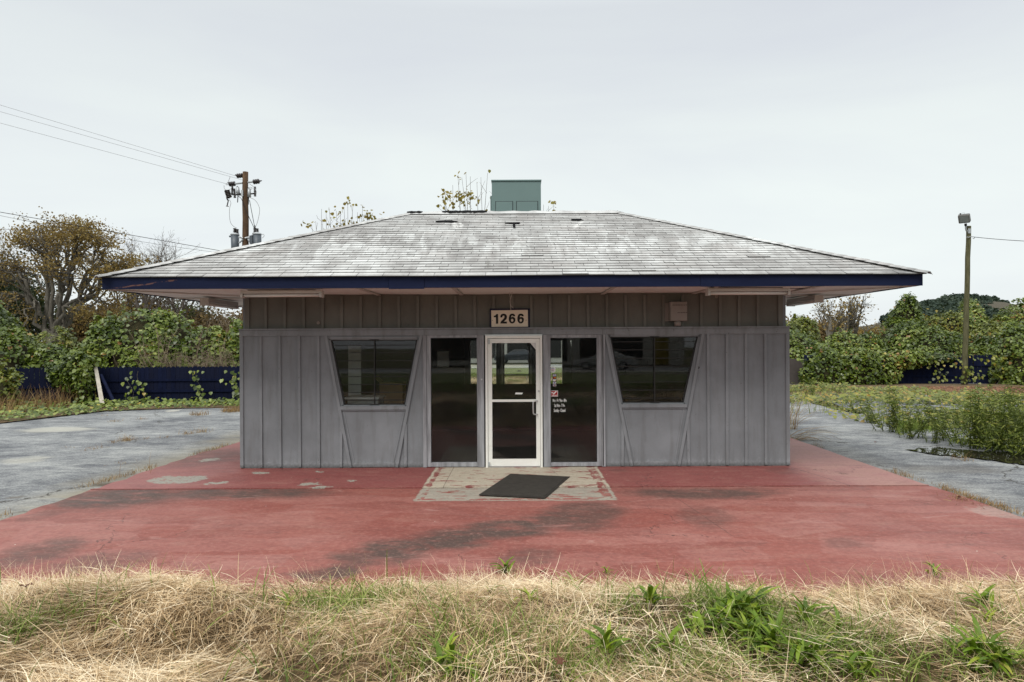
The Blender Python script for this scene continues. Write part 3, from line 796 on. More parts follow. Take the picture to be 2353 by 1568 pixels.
strip("soil_strip", [(1780, 907), (1950, 907), (2080, 902), (2353, 908), (2700, 915), (2700, 884), (2050, 882), (1780, 884)], -0.02, M_SOIL)
def puddle(pix, seed):
    rr = random.Random(seed)
    pts = []
    n = len(pix)
    for i in range(n):
        a, b = GP(*pix[i], -0.03), GP(*pix[(i + 1) % n], -0.03)
        for k in range(6):
            q = a.lerp(b, k / 6)
            pts.append((q.x + rr.uniform(-1, 1) * 0.05, q.y + rr.uniform(-1, 1) * 0.12, -0.026))
    MB().add(pts, [tuple(range(len(pts)))]).build("puddle", M_WATER)["kind"] = "structure"
puddle([(2086, 1034), (2140, 1027), (2240, 1036), (2353, 1040), (2500, 1050), (2500, 1092), (2353, 1068), (2230, 1052), (2160, 1047)], 1)
puddle([(1850, 918), (1890, 921), (1948, 938), (1990, 946), (1975, 951), (1920, 941), (1868, 928)], 2)
puddle([(2130, 944), (2200, 940), (2290, 946), (2420, 950), (2420, 972), (2300, 970), (2190, 966), (2120, 954)], 3)
puddle([(2150, 918), (2260, 915), (2330, 921), (2280, 928), (2180, 927)], 4)

# ------------------------------------------------------------------ the building
BLD = thing("shop_building", "low grey board-and-batten shop with white hipped shingle roof and navy fascia", "building", (0, 0, 0))
XL, XR = -4.39, 4.40            # lower wall ends
UL, UR = -4.34, 4.33            # upper wall ends
BK = 4.73                       # back wall
ZT = 2.12                       # head of the openings
def A(px, py): return FX(px, py)
# slanted windows: corners from the picture
LW = dict(tl=A(755.9, 779.3), tr=A(961.9, 778.8), br=A(932.6, 933.2), bl=A(786.7, 933.7), fl=A(809, 1077), fr=A(909, 1077))
RW = dict(tl=A(1399, 772), tr=A(1608, 771), br=A(1574, 928.3), bl=A(1429, 928.8), fl=A(1454, 1074), fr=A(1556, 1073))
for w in (LW, RW):
    for k in ("fl", "fr"): w[k] = (w[k][0], 0.0)
SL, SR = A(981, 1000)[0], A(1381, 1000)[0]        # span of the glazed entrance
lower = MB()
T = 0.10
zt = LW['tl'][1]; zr = RW['tl'][1]
lower.prism([(XL, 0), (XL, ZT), (LW['tl'][0], ZT), LW['tl'], LW['bl'], LW['fl']], 0, T)
lower.prism([LW['fl'], LW['bl'], LW['br'], LW['fr']], 0, T)
lower.prism([LW['fr'], LW['br'], LW['tr'], (LW['tr'][0], ZT), (SL, ZT), (SL, 0)], 0, T)
lower.prism([LW['tl'], (LW['tl'][0], ZT), (LW['tr'][0], ZT), LW['tr']], 0, T)
lower.prism([(SR, 0), (SR, ZT), (RW['tl'][0], ZT), RW['tl'], RW['bl'], RW['fl']], 0, T)
lower.prism([RW['fl'], RW['bl'], RW['br'], RW['fr']], 0, T)
lower.prism([RW['fr'], RW['br'], RW['tr'], (RW['tr'][0], ZT), (XR, ZT), (XR, 0)], 0, T)
lower.prism([RW['tl'], (RW['tl'][0], ZT), (RW['tr'][0], ZT), RW['tr']], 0, T)
lower.box(XL, XR, 0, T, ZT, 2.215)
lower.build("front_wall", M_WALL, BLD)
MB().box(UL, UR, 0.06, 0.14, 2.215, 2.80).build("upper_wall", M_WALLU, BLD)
for x0, x1 in ((XL, XL + 0.1), (XR - 0.1, XR)):
    MB().box(x0, x1, T, BK, 0, 2.80).build("side_wall", M_WALL, BLD)
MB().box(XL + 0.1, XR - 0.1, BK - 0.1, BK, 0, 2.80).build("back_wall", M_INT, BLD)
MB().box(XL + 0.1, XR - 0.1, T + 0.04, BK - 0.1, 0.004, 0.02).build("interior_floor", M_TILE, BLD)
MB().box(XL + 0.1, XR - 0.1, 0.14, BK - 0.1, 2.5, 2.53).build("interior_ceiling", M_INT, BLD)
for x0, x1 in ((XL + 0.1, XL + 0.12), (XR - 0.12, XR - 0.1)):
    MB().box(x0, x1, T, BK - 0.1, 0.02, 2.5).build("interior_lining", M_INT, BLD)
# ledge, header, corner boards
rr = random.Random(5)
MB().box(XL - 0.02, XR + 0.02, -0.05, 0.058, 2.216, 2.238).build("ledge_board", M_TRIM, BLD)
for x0, x1 in ((XL - 0.012, SL - 0.035), (SL - 0.032, SR + 0.03), (SR + 0.033, XR + 0.012)):
    MB().box(x0, x1, -0.026, -0.001, ZT, 2.214).build("header_trim", M_TRIM, BLD)
for x0, x1 in ((XL - 0.012, XL + 0.042), (XR - 0.045, XR + 0.012)):
    MB().box(x0, x1, -0.022, -0.001, 0.012, ZT - 0.002).build("corner_board", M_TRIM, BLD)
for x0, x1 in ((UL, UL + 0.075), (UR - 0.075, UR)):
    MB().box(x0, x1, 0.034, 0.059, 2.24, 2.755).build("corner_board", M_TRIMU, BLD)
BW = 0.044
def batten(px, z0, z1, y, mat):
    x = A(px, 900)[0] if z1 < 2.2 else A(px, 720)[0]
    t = rr.uniform(-0.004, 0.004)
    MB().prism([(x - BW / 2 + t, z0), (x + BW / 2 + t, z0), (x + BW / 2 - t, z1), (x - BW / 2 - t, z1)], y - 0.026, y - 0.005).build("batten", mat, BLD)
for px in (600, 643.6, 688.5, 732.4, 1627, 1670, 1713.5, 1758.6):
    batten(px, 0.008 + rr.uniform(0, 0.01), ZT - 0.003, 0, M_TRIM)
for px, pt in ((783.7, 968), (931.7, 975), (1429.7, 965), (1580.7, 960)):
    batten(px, 0.01, A(px, pt)[1], 0, M_TRIM)
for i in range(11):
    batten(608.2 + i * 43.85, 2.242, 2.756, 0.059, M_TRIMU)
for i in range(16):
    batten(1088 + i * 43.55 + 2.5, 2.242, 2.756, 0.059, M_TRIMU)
# slanted trim beside the windows, panel trims
for w in (LW, RW):
    for s, a, b in ((-1, w['tl'], w['fl']), (1, w['tr'], w['fr'])):
        ta = (a[0] + s * 0.045, ZT - 0.002); tb = (b[0] + s * 0.02, 0.008)
        MB().bar(ta, tb, 0.046, -0.033, -0.0245).build("slanted_trim", M_TRIM, BLD)
        # inner stop along the lower panel
        q = w['bl'] if s < 0 else w['br']
        MB().bar((q[0] - s * 0.022, q[1] - 0.085), (b[0] - s * 0.035, 0.09), 0.02, -0.008, -0.0005).build("panel_stop", M_TRIM, BLD)
    MB().box(w['fl'][0] + 0.012, w['fr'][0] - 0.012, -0.010, -0.0005, 0.01, 0.085).build("panel_foot", M_TRIM, BLD)
def slant_window(w, seed):
    rs = random.Random(seed)
    fr = MB()
    for a, b in ((w['tl'], w['tr']), (w['tr'], w['br']), (w['br'], w['bl']), (w['bl'], w['tl'])):
        fr.bar(a, b, 0.034, 0.012, 0.075)
    f = fr.build("window", M_TRIM, BLD)
    MB().bar((w['tl'][0] + 0.02, w['tl'][1] + 0.017), (w['tr'][0] - 0.02, w['tr'][1] + 0.017), 0.034, -0.015, 0.011).build("frame_head", M_TRIM, f)
    MB().bar((w['bl'][0] - 0.03, w['bl'][1] - 0.028), (w['br'][0] + 0.03, w['br'][1] - 0.028), 0.055, -0.034, 0.011).build("sill", M_TRIM, f)
    MB().bar((w['bl'][0] - 0.012, w['bl'][1] - 0.068), (w['br'][0] + 0.012, w['br'][1] - 0.068), 0.018, -0.018, -0.001).build("apron_strip", M_TRIM, f)
    # dark metal inner frame, pane and security bars
    inn = MB(); k = 0.022
    q = [(w['tl'][0] + k * 1.4, w['tl'][1] - k), (w['tr'][0] - k * 1.4, w['tr'][1] - k), (w['br'][0] - k * 1.2, w['br'][1] + k), (w['bl'][0] + k * 1.2, w['bl'][1] + k)]
    for i in range(4): inn.bar(q[i], q[(i + 1) % 4], 0.020, 0.030, 0.066)
    inn.build("inner_frame", M_DARK, f)
    pn = MB(); pn.prism(q, 0.050, 0.055); pn.build("pane", M_GLASS, f)
    bars = MB(); h = q[0][1] - q[3][1]
    for j in range(8):
        t = (j + 0.62) / 8.15
        z = q[0][1] - h * t + rs.uniform(-0.004, 0.004)
        xa = q[0][0] + (q[3][0] - q[0][0]) * t; xb = q[1][0] + (q[2][0] - q[1][0]) * t
        bars.box(xa, xb, 0.026, 0.036, z - 0.006, z + 0.006)
    xm = (q[0][0] + q[1][0]) / 2 + 0.005
    bars.box(xm - 0.010, xm + 0.010, 0.018, 0.030, q[3][1] - 0.012, q[0][1] + 0.012)
    bars.box(xm - 0.075, xm + 0.075, 0.010, 0.018, q[3][1] - 0.012, q[3][1] + 0.006)
    bars.box(xm - 0.075, xm + 0.075, 0.010, 0.018, q[0][1] - 0.004, q[0][1] + 0.012)
    bars.build("security_bars", M_DARK, f)
    return f
slant_window(LW, 1); slant_window(RW, 2)
# entrance: posts, sidelights, door
XA = lambda px: A(px, 930)[0]
for px0, px1, y0 in ((972.6, 980.6, -0.030), (1098.5, 1112.8, -0.034), (1248.6, 1264.2, -0.034), (1382.5, 1390.5, -0.030)):
    MB().box(XA(px0), XA(px1), y0, 0.085, 0.006, ZT - 0.002).build("post", M_POST, BLD)
for px0, px1 in ((1113.2, 1115.6), (1246.4, 1248.2)):
    MB().box(XA(px0), XA(px1), 0.004, 0.085, 0.006, ZT - 0.002).build("reveal", M_DARK, BLD)
def sidelight(p0, p1, g0, g1, seed):
    f = MB()
    x0, x1, a, b = XA(p0), XA(p1), XA(g0), XA(g1)
    zt_, zb = A(g0, 776)[1], A(g0, 1063.5)[1]
    f.box(x0, a, -0.012, 0.075, 0.012, ZT - 0.002)
    f.box(b, x1, -0.012, 0.075, 0.012, ZT - 0.002)
    f.box(a, b, -0.008, 0.075, zt_, ZT - 0.002)
    f.box(a, b, -0.012, 0.075, 0.012, zb)
    o = f.build("sidelight", M_POST, BLD)
    MB().box(a, b, -0.0, 0.03, zt_ - 0.009, zt_ - 0.001).build("glazing_bead", M_TRIM, o)
    MB().box(a - 0.001, b + 0.001, 0.040, 0.045, zb - 0.001, zt_ + 0.001).build("pane", M_GLASS, o)
    return o
sidelight(981, 1098, 989.8, 1096.3, 1)
SIDE_R = sidelight(1264.6, 1382, 1265.6, 1372, 2)
MB().box(XA(1384.4 + 0), XA(1386), -0.036, -0.031, 0.02, ZT - 0.004).build("trim_groove", M_DARK, BLD)
df = MB()
dx0, dx1 = XA(1116), XA(1246.3)
zd = A(1180, 770.5)[1]
df.box(dx0, XA(1121), -0.045, 0.080, 0.0, zd)
df.box(XA(1241.6), dx1, -0.045, 0.080, 0.0, zd)
df.box(XA(1121), XA(1241.6), -0.045, 0.080, A(1180, 777.6)[1], zd)
DFR = df.build("door_frame", M_WHITE, BLD)
MB().box(dx0 - 0.003, dx1 + 0.003, -0.055, -0.0455, zd - 0.012, zd + 0.010).build("head_flashing", M_METAL, DFR)
MB().box(XA(1121), XA(1241.6), -0.04, 0.085, 0.0, 0.018).build("threshold", M_METAL, DFR)
dl = MB()
lx0, lx1 = XA(1121.6), XA(1241.0)
gx0, gx1 = XA(1131), XA(1232)
zh, zg = A(1180, 778.6)[1], A(1180, 788.5)[1]
z1, z2, zb = A(1180, 918.2)[1], A(1180, 923.6)[1], A(1180, 1054.6)[1]
dl.box(lx0, gx0, -0.022, 0.022, 0.020, zh); dl.box(gx1, lx1, -0.022, 0.022, 0.020, zh)
dl.box(gx0, gx1, -0.022, 0.022, zg, zh); dl.box(gx0, gx1, -0.022, 0.022, z2, z1); dl.box(gx0, gx1, -0.022, 0.022, 0.020, zb)
DOOR = dl.build("door", M_WHITE, BLD)
MB().box(gx0 - .001, gx1 + .001, -0.003, 0.003, z1 - .001, zg + .001).build("pane", M_GLASS, DOOR)
MB().box(gx0 - .001, gx1 + .001, -0.003, 0.003, zb - .001, z2 + .001).build("pane", M_GLASS, DOOR)
hx, hz0, hz1 = XA(1234.5), A(1234, 921)[1], A(1234, 952)[1]
hh = MB()
hp = [(hx, -0.022, hz0), (hx - .005, -0.055, hz0), (hx - 0.02, -0.062, hz0), (hx - 0.052, -0.064, hz0 - .004), (hx - 0.066, -0.064, hz0 - 0.02), (hx - 0.068, -0.064, (hz0 + hz1) / 2), (hx - 0.066, -0.064, hz1 + 0.02), (hx - 0.052, -0.064, hz1 + .004), (hx - 0.02, -0.062, hz1), (hx - .005, -0.055, hz1), (hx, -0.022, hz1)]
hh.tube(hp, 0.0115, 10); hh.build("handle", M_METAL, DOOR, smooth=True)
lk = A(1238, 899)
MB().tube([(lk[0], -0.022, lk[1]), (lk[0], -0.033, lk[1])], 0.016, 14).build("lock", M_METAL, DOOR)
hg = A(1124, 785)
MB().box(hg[0] - 0.014, hg[0] + 0.012, -0.053, -0.045, hg[1] - 0.045, hg[1] + 0.035).build("hinge", M_GALV, DOOR)
hg = A(1124, 1066)
MB().box(hg[0] - 0.014, hg[0] + 0.012, -0.053, -0.023, 0.022, 0.085).build("hinge", M_GALV, DOOR)
n1 = A(1192, 905)
MB().prism([(n1[0] - 0.06, n1[1] - 0.01), (n1[0] + 0.05, n1[1] - 0.012), (n1[0] + 0.07, n1[1] + 0.016), (n1[0] - 0.05, n1[1] + 0.02)], -0.0052, -0.0042).build("paper_slip", M_VINYL, DOOR)
c1 = (gx1, zg)
MB().prism([(gx1 - 0.09, zg - 0.001), (gx1 - 0.001, zg - 0.001), (gx1 - 0.001, zg - 0.11)], -0.0052, -0.0042).build("corner_film", M_INTP, DOOR)
bx = A(1107, 872)
MB().box(bx[0] - 0.012, bx[0] + 0.012, -0.046, -0.0345, bx[1] - 0.012, bx[1] + 0.012).build("latch_plate", M_METAL, BLD)
# vinyl on the right sidelight
YV = 0.0395
def decal(px, py, w, h, mat, name="decal", y=YV, shape=None):
    c = A(px, py)
    if shape == 8:
        pts = [(c[0] + w / 2 * math.cos(math.pi / 8 + k * math.pi / 4) * 1.08, c[1] + h / 2 * math.sin(math.pi / 8 + k * math.pi / 4) * 1.08) for k in range(8)]
    else:
        pts = [(c[0] - w / 2, c[1] - h / 2), (c[0] + w / 2, c[1] - h / 2), (c[0] + w / 2, c[1] + h / 2), (c[0] - w / 2, c[1] + h / 2)]
    return MB().prism(pts, y - 0.0008, y).build(name, mat, SIDE_R)
decal(1270.5, 850.2, 0.088, 0.095, M_VINYL, "octagon_sticker", shape=8)
for k in range(3):
    decal(1270.5, 847.5 + k * 2.7, 0.045, 0.007, (M_BLUEV, M_RED, M_BLACK)[k], "sticker_line", YV - 0.0012)
decal(1274.6, 874.5, 0.062, 0.215, M_BLACK, "card_strip")
cy = [863, 868.7, 874.3, 880.2, 886]
for k, py in enumerate(cy):
    decal(1274.6, py, 0.050, 0.030, (M_VINYL, M_BLACK, M_VINYL, M_VINYL, M_VINYL)[k], "card_sticker", YV - 0.0012)
c = A(1274.6, 863); put_text("card_lettering", "VISA", 0.024, c[0], YV - 0.0024, c[1], M_BLUEV, SIDE_R, 0.85, 0.001)
c = A(1274.6, 868.7)
for dx, m in ((-0.009, M_RED), (0.009, M_ORANGE)):
    MB().prism([(c[0] + dx + 0.013 * math.cos(a * .5236), c[1] + 0.013 * math.sin(a * .5236)) for a in range(12)], YV - 0.0030 - (dx > 0) * 0.0008, YV - 0.0022 - (dx > 0) * 0.0008).build("card_roundel", m, SIDE_R)
c = A(1274.6, 874.3); put_text("card_lettering", "DISCOVER", 0.011, c[0], YV - 0.0024, c[1] + 0.004, M_BLACK, SIDE_R, 0.85)
MB().prism([(c[0], c[1] - 0.015), (c[0] + 0.025, c[1] - 0.015), (c[0] + 0.025, c[1] - 0.002)], YV - 0.0026, YV - 0.002).build("card_wedge", M_ORANGE, SIDE_R)
c = A(1274.6, 880.2); decal(1274.6, 880.2, 0.030, 0.016, M_BLUEV, "card_roundel", YV - 0.0022)
for k, m in enumerate((M_BLUEV, M_RED, M_DOCK)):
    MB().box(c[0] - 0.018 + k * 0.0125, c[0] - 0.0075 + k * 0.0125, YV - 0.0032, YV - 0.0022, A(1274.6, 886)[1] - 0.011, A(1274.6, 886)[1] + 0.011).build("card_bar", m, SIDE_R)
decal(1273.8, 905.2, 0.118, 0.095, M_VINYL, "check_sticker")
decal(1273.8, 905.2, 0.104, 0.082, M_RED, "check_sticker_field", YV - 0.0012)
c = A(1273.8, 905.2)
put_text("check_lettering", "TeleCheck", 0.021, c[0], YV - 0.0024, c[1] - 0.027, M_VINYL, SIDE_R, 0.95, 0.0008)
MB().bar((c[0] - 0.048, c[1] + 0.014), (c[0] - 0.016, c[1] + 0.014), 0.016, YV - 0.0026, YV - 0.002).build("check_mark", M_VINYL, SIDE_R)
MB().bar((c[0] - 0.018, c[1] - 0.010), (c[0] + 0.034, c[1] + 0.036), 0.018, YV - 0.0036, YV - 0.0028).build("check_mark", M_VINYL, SIDE_R)
for s, px, py, sz in (("Mon - Fri  9Am - 8Pm", 1286.2, 921.3, 0.070), ("Sat 9Am - 7 Pm", 1286, 932.9, 0.070), ("Sunday - Closed", 1286.3, 944.2, 0.070)):
    c = A(px, py)
    me_w = {"M": 0.222, "S": 0.165}.get(s[0], 0.2)
    if s.startswith("Sun"): me_w = 0.185
    o = put_text("hours_lettering", s, sz, c[0], YV - 0.001, c[1], M_VINYL, SIDE_R, 1.0, 0.0012)
    xs = [v.co.x for v in o.data.vertices]; wd = max(xs) - min(xs)
    for v in o.data.vertices: v.co.x = c[0] + (v.co.x - c[0]) * me_w / wd
# mirror on the back wall (a thing leaned and hung inside)
MIR = thing("wall_mirror", "large plain mirror hanging on the dark back wall inside, seen through the glass door", "mirror", (0.05, BK - 0.12, 1.05))
MB().box(-1.16, 1.26, BK - 0.125, BK - 0.110, 1.07, 2.2).build("mirror_glass", M_MIRROR, MIR)
MB().box(-1.19, 1.29, BK - 0.109, BK - 0.1005, 1.04, 2.23).build("mirror_backing", M_DARK, MIR)
# things standing inside behind the left-hand window
def inside(name, label, cat, px0, px1, py0, py1, d, th, mat):
    a, b = P(px0, py0, d), P(px1, py1, d)
    z0 = min(a.z, b.z)
    return a.x, b.x, d + CY, z0, max(a.z, b.z)
x0, x1, y0, z0, z1_ = inside("", "", "", 800, 829, 795, 888, 12.6, .05, M_INTP)
t = thing("display_panel", "tall white upright panel standing inside the left slanted window", "panel", (x0, y0, 0.02))
MB().box(x0, x1, y0, y0 + 0.04, 0.09, z1_).build("board", M_INTP, t); MB().box(x0 - 0.05, x1 + 0.05, y0 - 0.12, y0 + 0.16, 0.021, 0.09).build("foot", M_DARK, t)
x0, x1, y0, z0, z1_ = inside("", "", "", 795, 866, 914, 940, 12.0, .3, M_INTP)
t = thing("counter", "low white counter inside under the left slanted window", "counter", (x0, y0, 0.02))
MB().box(x0, x1, y0 + 0.1, y0 + 0.6, 0.021, z1_ - 0.03).build("carcass", M_INTP, t); MB().box(x0 - 0.03, x1 + 0.03, y0, y0 + 0.63, z1_ - 0.0295, z1_).build("worktop", M_VINYL, t)
x0, x1, y0, z0, z1_ = inside("", "", "", 872, 925, 880, 930, 13.2, .3, M_CARD)
t = thing("cardboard_box", "brown cardboard box on the floor inside behind the left window", "box", (x0, y0, 0.02))
MB().box(x0, x1, y0, y0 + 0.4, 0.021, z1_).build("carton", M_CARD, t); MB().prism([(x0, z1_ + .001), (x0 - 0.12, z1_ + 0.12), (x0 - 0.115, z1_ + 0.125), (x0 + 0.006, z1_ + .001)], y0, y0 + 0.4).build("flap", M_CARD, t)
# notices on the back wall
for px, py, lab in ((1018, 826, "pale notice pinned to the dark back wall, behind the left sidelight"),):
    a = P(px, py, 15.8)
    tag(MB().box(a.x - 0.13, a.x + 0.13, BK - 0.108, BK - 0.1005, a.z - 0.18, a.z + 0.18).build("notice", M_INTP, None, origin=(a.x, BK - 0.1, a.z)), lab, "notice")

# ------------------------------------------------------------------ roof
EX0, EX1, EY0, EY1 = -5.765, 5.745, -1.42, 6.15
ZS, ZE, ZR = 2.77, 2.945, 4.53
RY = (EY0 + EY1) / 2
RX0, RX1 = -1.99, 1.975
def soff():
    X, Y = np.meshgrid(np.linspace(EX0 + 0.03, EX1 - 0.03, 116), np.linspace(EY0 + 0.03, EY1 - 0.03, 78))
    Z = ZS + 0.014 + 0.012 * (fbm(X * 0.9, Y * 1.4, 1.3, 21) - 0.5) * 2
    n = X.shape[1]
    V = np.stack([X.ravel(), Y.ravel(), Z.ravel()], 1)
    i = (np.arange(n - 1)[None, :] + (np.arange(X.shape[0] - 1) * n)[:, None]).ravel()
    npmesh("soffit", V, np.stack([i, i + n, i + n + 1, i + 1], 1), M_SOFF, BLD, smooth=True)
soff()
# fascia: four lengths along the front, one per other side
cuts = [EX0, FX(893, 650, 9.78)[0], FX(975, 650, 9.78)[0], FX(1610, 650, 9.78)[0], EX1]
for i in range(4):
    z0 = ZS + rr.uniform(-0.006, 0.004) - (0.008 if i == 1 else 0)
    MB().box(cuts[i] + 0.002, cuts[i + 1] - 0.002, EY0 - (0.004 if i == 1 else 0), EY0 + 0.028, z0, ZE).build("fascia_board", M_NAVY, BLD)
MB().box(EX0, EX0 + 0.028, EY0 + 0.03, EY1 - 0.03, ZS, ZE).build("fascia_board", M_NAVY, BLD)
MB().box(EX1 - 0.028, EX1, EY0 + 0.03, EY1 - 0.03, ZS, ZE).build("fascia_board", M_NAVY, BLD)
MB().box(EX0, EX1, EY1 - 0.028, EY1, ZS, ZE).build("fascia_board", M_NAVY, BLD)
# soffit cover strips
for px in (1400, 1625, 845, 1050, 1790 + 60):
    x = FX(px, 670, 10.4)[0]
    MB().box(x - 0.03, x + 0.03, EY0 + 0.035, 0.03, ZS - 0.006, ZS + 0.006).build("soffit_strip", M_FIX, BLD)
for y in (0.55, 2.9):
    for a, b in ((EX0 + 0.04, XL - 0.01), (XR + 0.01, EX1 - 0.04)):
        MB().box(a, b, y, y + 0.06, ZS - 0.006, ZS + 0.006).build("soffit_strip", M_FIX, BLD)
for sx, cx_ in ((-1, XL), (1, XR)):
    MB().slab([(cx_ + sx * 0.02, -0.02), (cx_ + sx * 0.02, 0.04), (EX0 + 0.05 if sx < 0 else EX1 - 0.05, EY0 + 0.12), (EX0 + 0.05 if sx < 0 else EX1 - 0.05, EY0 + 0.06)], ZS - 0.008, ZS + 0.004).build("soffit_strip", M_FIX, BLD)
for a, b, y0, y1 in ((EX0 + 0.03, EX1 - 0.03, EY0 + 0.03, EY0 + 0.06),):
    MB().box(a, b, y0, y1, ZS + 0.0, ZS + 0.03).build("soffit_strip", M_FIX, BLD)
# shingles, course by course, as separate lapped tabs
def slope(e0, e1, r0, r1, seed, name):
    """e0->e1 the eave edge left to right seen from outside, r0,r1 the ridge above it"""
    rs = random.Random(seed)
    e0, e1, r0, r1 = map(Vector, (e0, e1, r0, r1))
    ux = (e1 - e0).normalized()
    n_ = ux.cross((r0 - e0)).normalized()
    if n_.z < 0: n_ = -n_
    up = n_.cross(ux).normalized()
    if up.z < 0: up = -up
    Ls = (r0 - e0).dot(up)
    W = (e1 - e0).length
    a0, a1 = (r0 - e0).dot(ux), (r1 - e0).dot(ux)
    ex = 0.1345
    V, F, R = [], [], []
    lap = 0.045                                   # drip overhang
    k, s = 0, -lap
    def pt(x, s_, h): return e0 + ux * x + up * s_ + n_ * h
    def lim(s_):
        t = max(s_, 0) / Ls
        return a0 * t - (0.02 if s_ < 0 else 0), W + (a1 - W) * t + (0.02 if s_ < 0 else 0)
    while s < Ls - 0.02:
        step = ex * (1.25 if k == 0 else 1)
        s1 = min(s + step + 0.012, Ls)
        l0, r0_ = lim(s); l1, r1_ = lim(s1)
        x = l0 - (0.165 if k % 2 else 0.0) - 0.08 * (k % 3)
        tw = 0.33 if k else 0.36
        wav = lambda xx: 0.006 * math.sin(xx * 2.1 + k) + (0.010 * math.sin(xx * 0.9 + 1) if k == 0 else 0)
        while x < r0_:
            xa, xb = max(x + 0.003, l0), min(x + tw - 0.003, r0_)
            if xb - xa > 0.02:
                lift = 0.010 + rs.uniform(0, 0.005) + (rs.random() < 0.012) * rs.uniform(0.004, 0.012)
                sag = rs.uniform(-0.0025, 0.0025)
                xa1, xb1 = max(xa, l1), min(xb, r1_)
                if xa1 > xb1: xa1 = xb1 = (max(min(xa, r1_), l1) + max(min(xb, r1_), l1)) / 2
                b = len(V)
                sA, sB = s + sag + wav(xa), s + sag + wav(xb)
                V += [pt(xa, sA, lift), pt(xb, sB, lift), pt(xb1, s1, 0.003), pt(xa1, s1, 0.003), pt(xa, sA, 0.0005), pt(xb, sB, 0.0005)]
                F += [(b, b + 1, b + 2, b + 3), (b + 4, b + 5, b + 1, b)]
                v = rs.random(); R += [v] * 6
            x += tw
        s += step; k += 1
    o = npmesh(name, [tuple(v) for v in V], F, [M_SHIN, M_EDGE], BLD, rnd=R)
    o.data.polygons.foreach_set('material_index', np.array([0, 1] * (len(F) // 2), dtype=np.int32))
    MB().add([e0 - n_ * 0.002, e1 - n_ * 0.002, r1 - n_ * 0.002, r0 - n_ * 0.002], [(0, 1, 2, 3)]).build("underlayer", M_UNDER, o)
    return o, n_
E = [(EX0, EY0, ZE), (EX1, EY0, ZE), (EX1, EY1, ZE), (EX0, EY1, ZE)]
R0, R1 = (RX0, RY, ZR), (RX1, RY, ZR)
FS, NF = slope(E[0], E[1], R0, R1, 1, "shingle_slope")
slope(E[1], E[2], R1, R1, 2, "shingle_slope")
slope(E[2], E[3], R1, R0, 3, "shingle_slope")
slope(E[3], E[0], R0, R0, 4, "shingle_slope")
def caps(a, b, name, w, drop, seed, n, h=0.013):
    """bent cap shingles laid along a line from a (low) to b"""
    rs = random.Random(seed)
    a, b = Vector(a), Vector(b); d = (b - a); L = d.length; d.normalize()
    side = d.cross(Vector((0, 0, 1))).normalized()
    V, F, R = [], [], []
    for i in range(n):
        p = a + d * (L * i / n); q = a + d * (L * (i + 1.12) / n)
        hl = h + rs.uniform(0, 0.006)
        k = len(V); ww = w * rs.uniform(0.95, 1.05)
        for c, hh in ((p, hl), (q, 0.008)):
            for t in (-1, -0.3, 0.3, 1):
                V.append(c + side * (ww * t) + Vector((0, 0, hh - abs(t) ** 1.5 * drop * ww)))
        for c in (p,):
            for t in (-1, -0.3, 0.3, 1):
                V.append(c + side * (ww * t) + Vector((0, 0, hl - 0.012 - abs(t) ** 1.5 * drop * ww)))
        for j in range(3):
            F += [(k + j, k + j + 1, k + 5 + j, k + 4 + j), (k + 8 + j, k + 9 + j, k + 1 + j, k + j)]
        R += [rs.random()] * 12
    return npmesh(name, [tuple(v) for v in V], F, M_SHIN, BLD, rnd=R)
up0 = Vector((0, 0, 0.012))
caps(Vector(E[0]) + Vector((-0.05, -0.05, 0.01)), Vector(R0) + up0, "hip_cap", 0.14, 0.30, 11, 34)
caps(Vector(E[1]) + Vector((0.06, -0.06, 0.01)), Vector(R1) + up0, "hip_cap", 0.14, 0.30, 12, 34)
caps(Vector(E[2]), Vector(R1) + up0, "hip_cap", 0.14, 0.30, 13, 34)
caps(Vector(E[3]), Vector(R0) + up0, "hip_cap", 0.14, 0.30, 14, 34)
# ridge: one pale strip with torn black felt showing
def ridge():
    n = 60; V, F, R = [], [], []
    rs = random.Random(9)
    for i in range(n + 1):
        x = RX0 - 0.05 + (RX1 - RX0 + 0.1) * i / n
        hgt = 0.030 + 0.008 * math.sin(i * 0.9) + rs.uniform(-0.004, 0.004)
        dip = 0.014 * (vnoise(x, 0, 6, 3) - 0.5)
        for y, z in ((-0.20 + dip, -0.084 + 0.028), (-0.10, -0.042 + 0.036), (0, hgt), (0.10, -0.042 + 0.036), (0.2, -0.084 + 0.028)):
            V.append((x, RY + y, ZR + z)); R.append(0.75)
        if i:
            b = len(V) - 10
            for j in range(4): F.append((b + j, b + 5 + j, b + 6 + j, b + 1 + j))
    npmesh("ridge_cap", V, F, M_SHIN, BLD, rnd=R)
ridge()
def tear(x0, x1, zlift, seed, top=0.012, bot=-0.03):
    rs = random.Random(seed); n = max(6, int((x1 - x0) / 0.03))
    V, F = [], []
    for i in range(n + 1):
        x = x0 + (x1 - x0) * i / n
        t = min(1, min(i, n - i) / (n * 0.12 + 1e-6))
        lo = bot * (0.35 + 1.0 * rs.random()) * (0.3 + 0.7 * t)
        hi = top * (0.4 + 0.9 * rs.random()) * (0.2 + 0.8 * t)
        for y, z in ((-0.105 + lo * 2.2, 0.003 + lo * 0.9), (-0.045, 0.028 + hi), (0.045, 0.028 + hi)):
            V.append((x, RY + y, ZR + z + zlift))
        if i:
            b = len(V) - 6
            for j in range(2): F.append((b + j, b + 3 + j, b + 4 + j, b + 1 + j))
    return npmesh("torn_felt", V, F, M_TAR, BLD)
tear(-1.40, -0.53, -0.002, 3); tear(-2.08, -1.78, -0.008, 4)
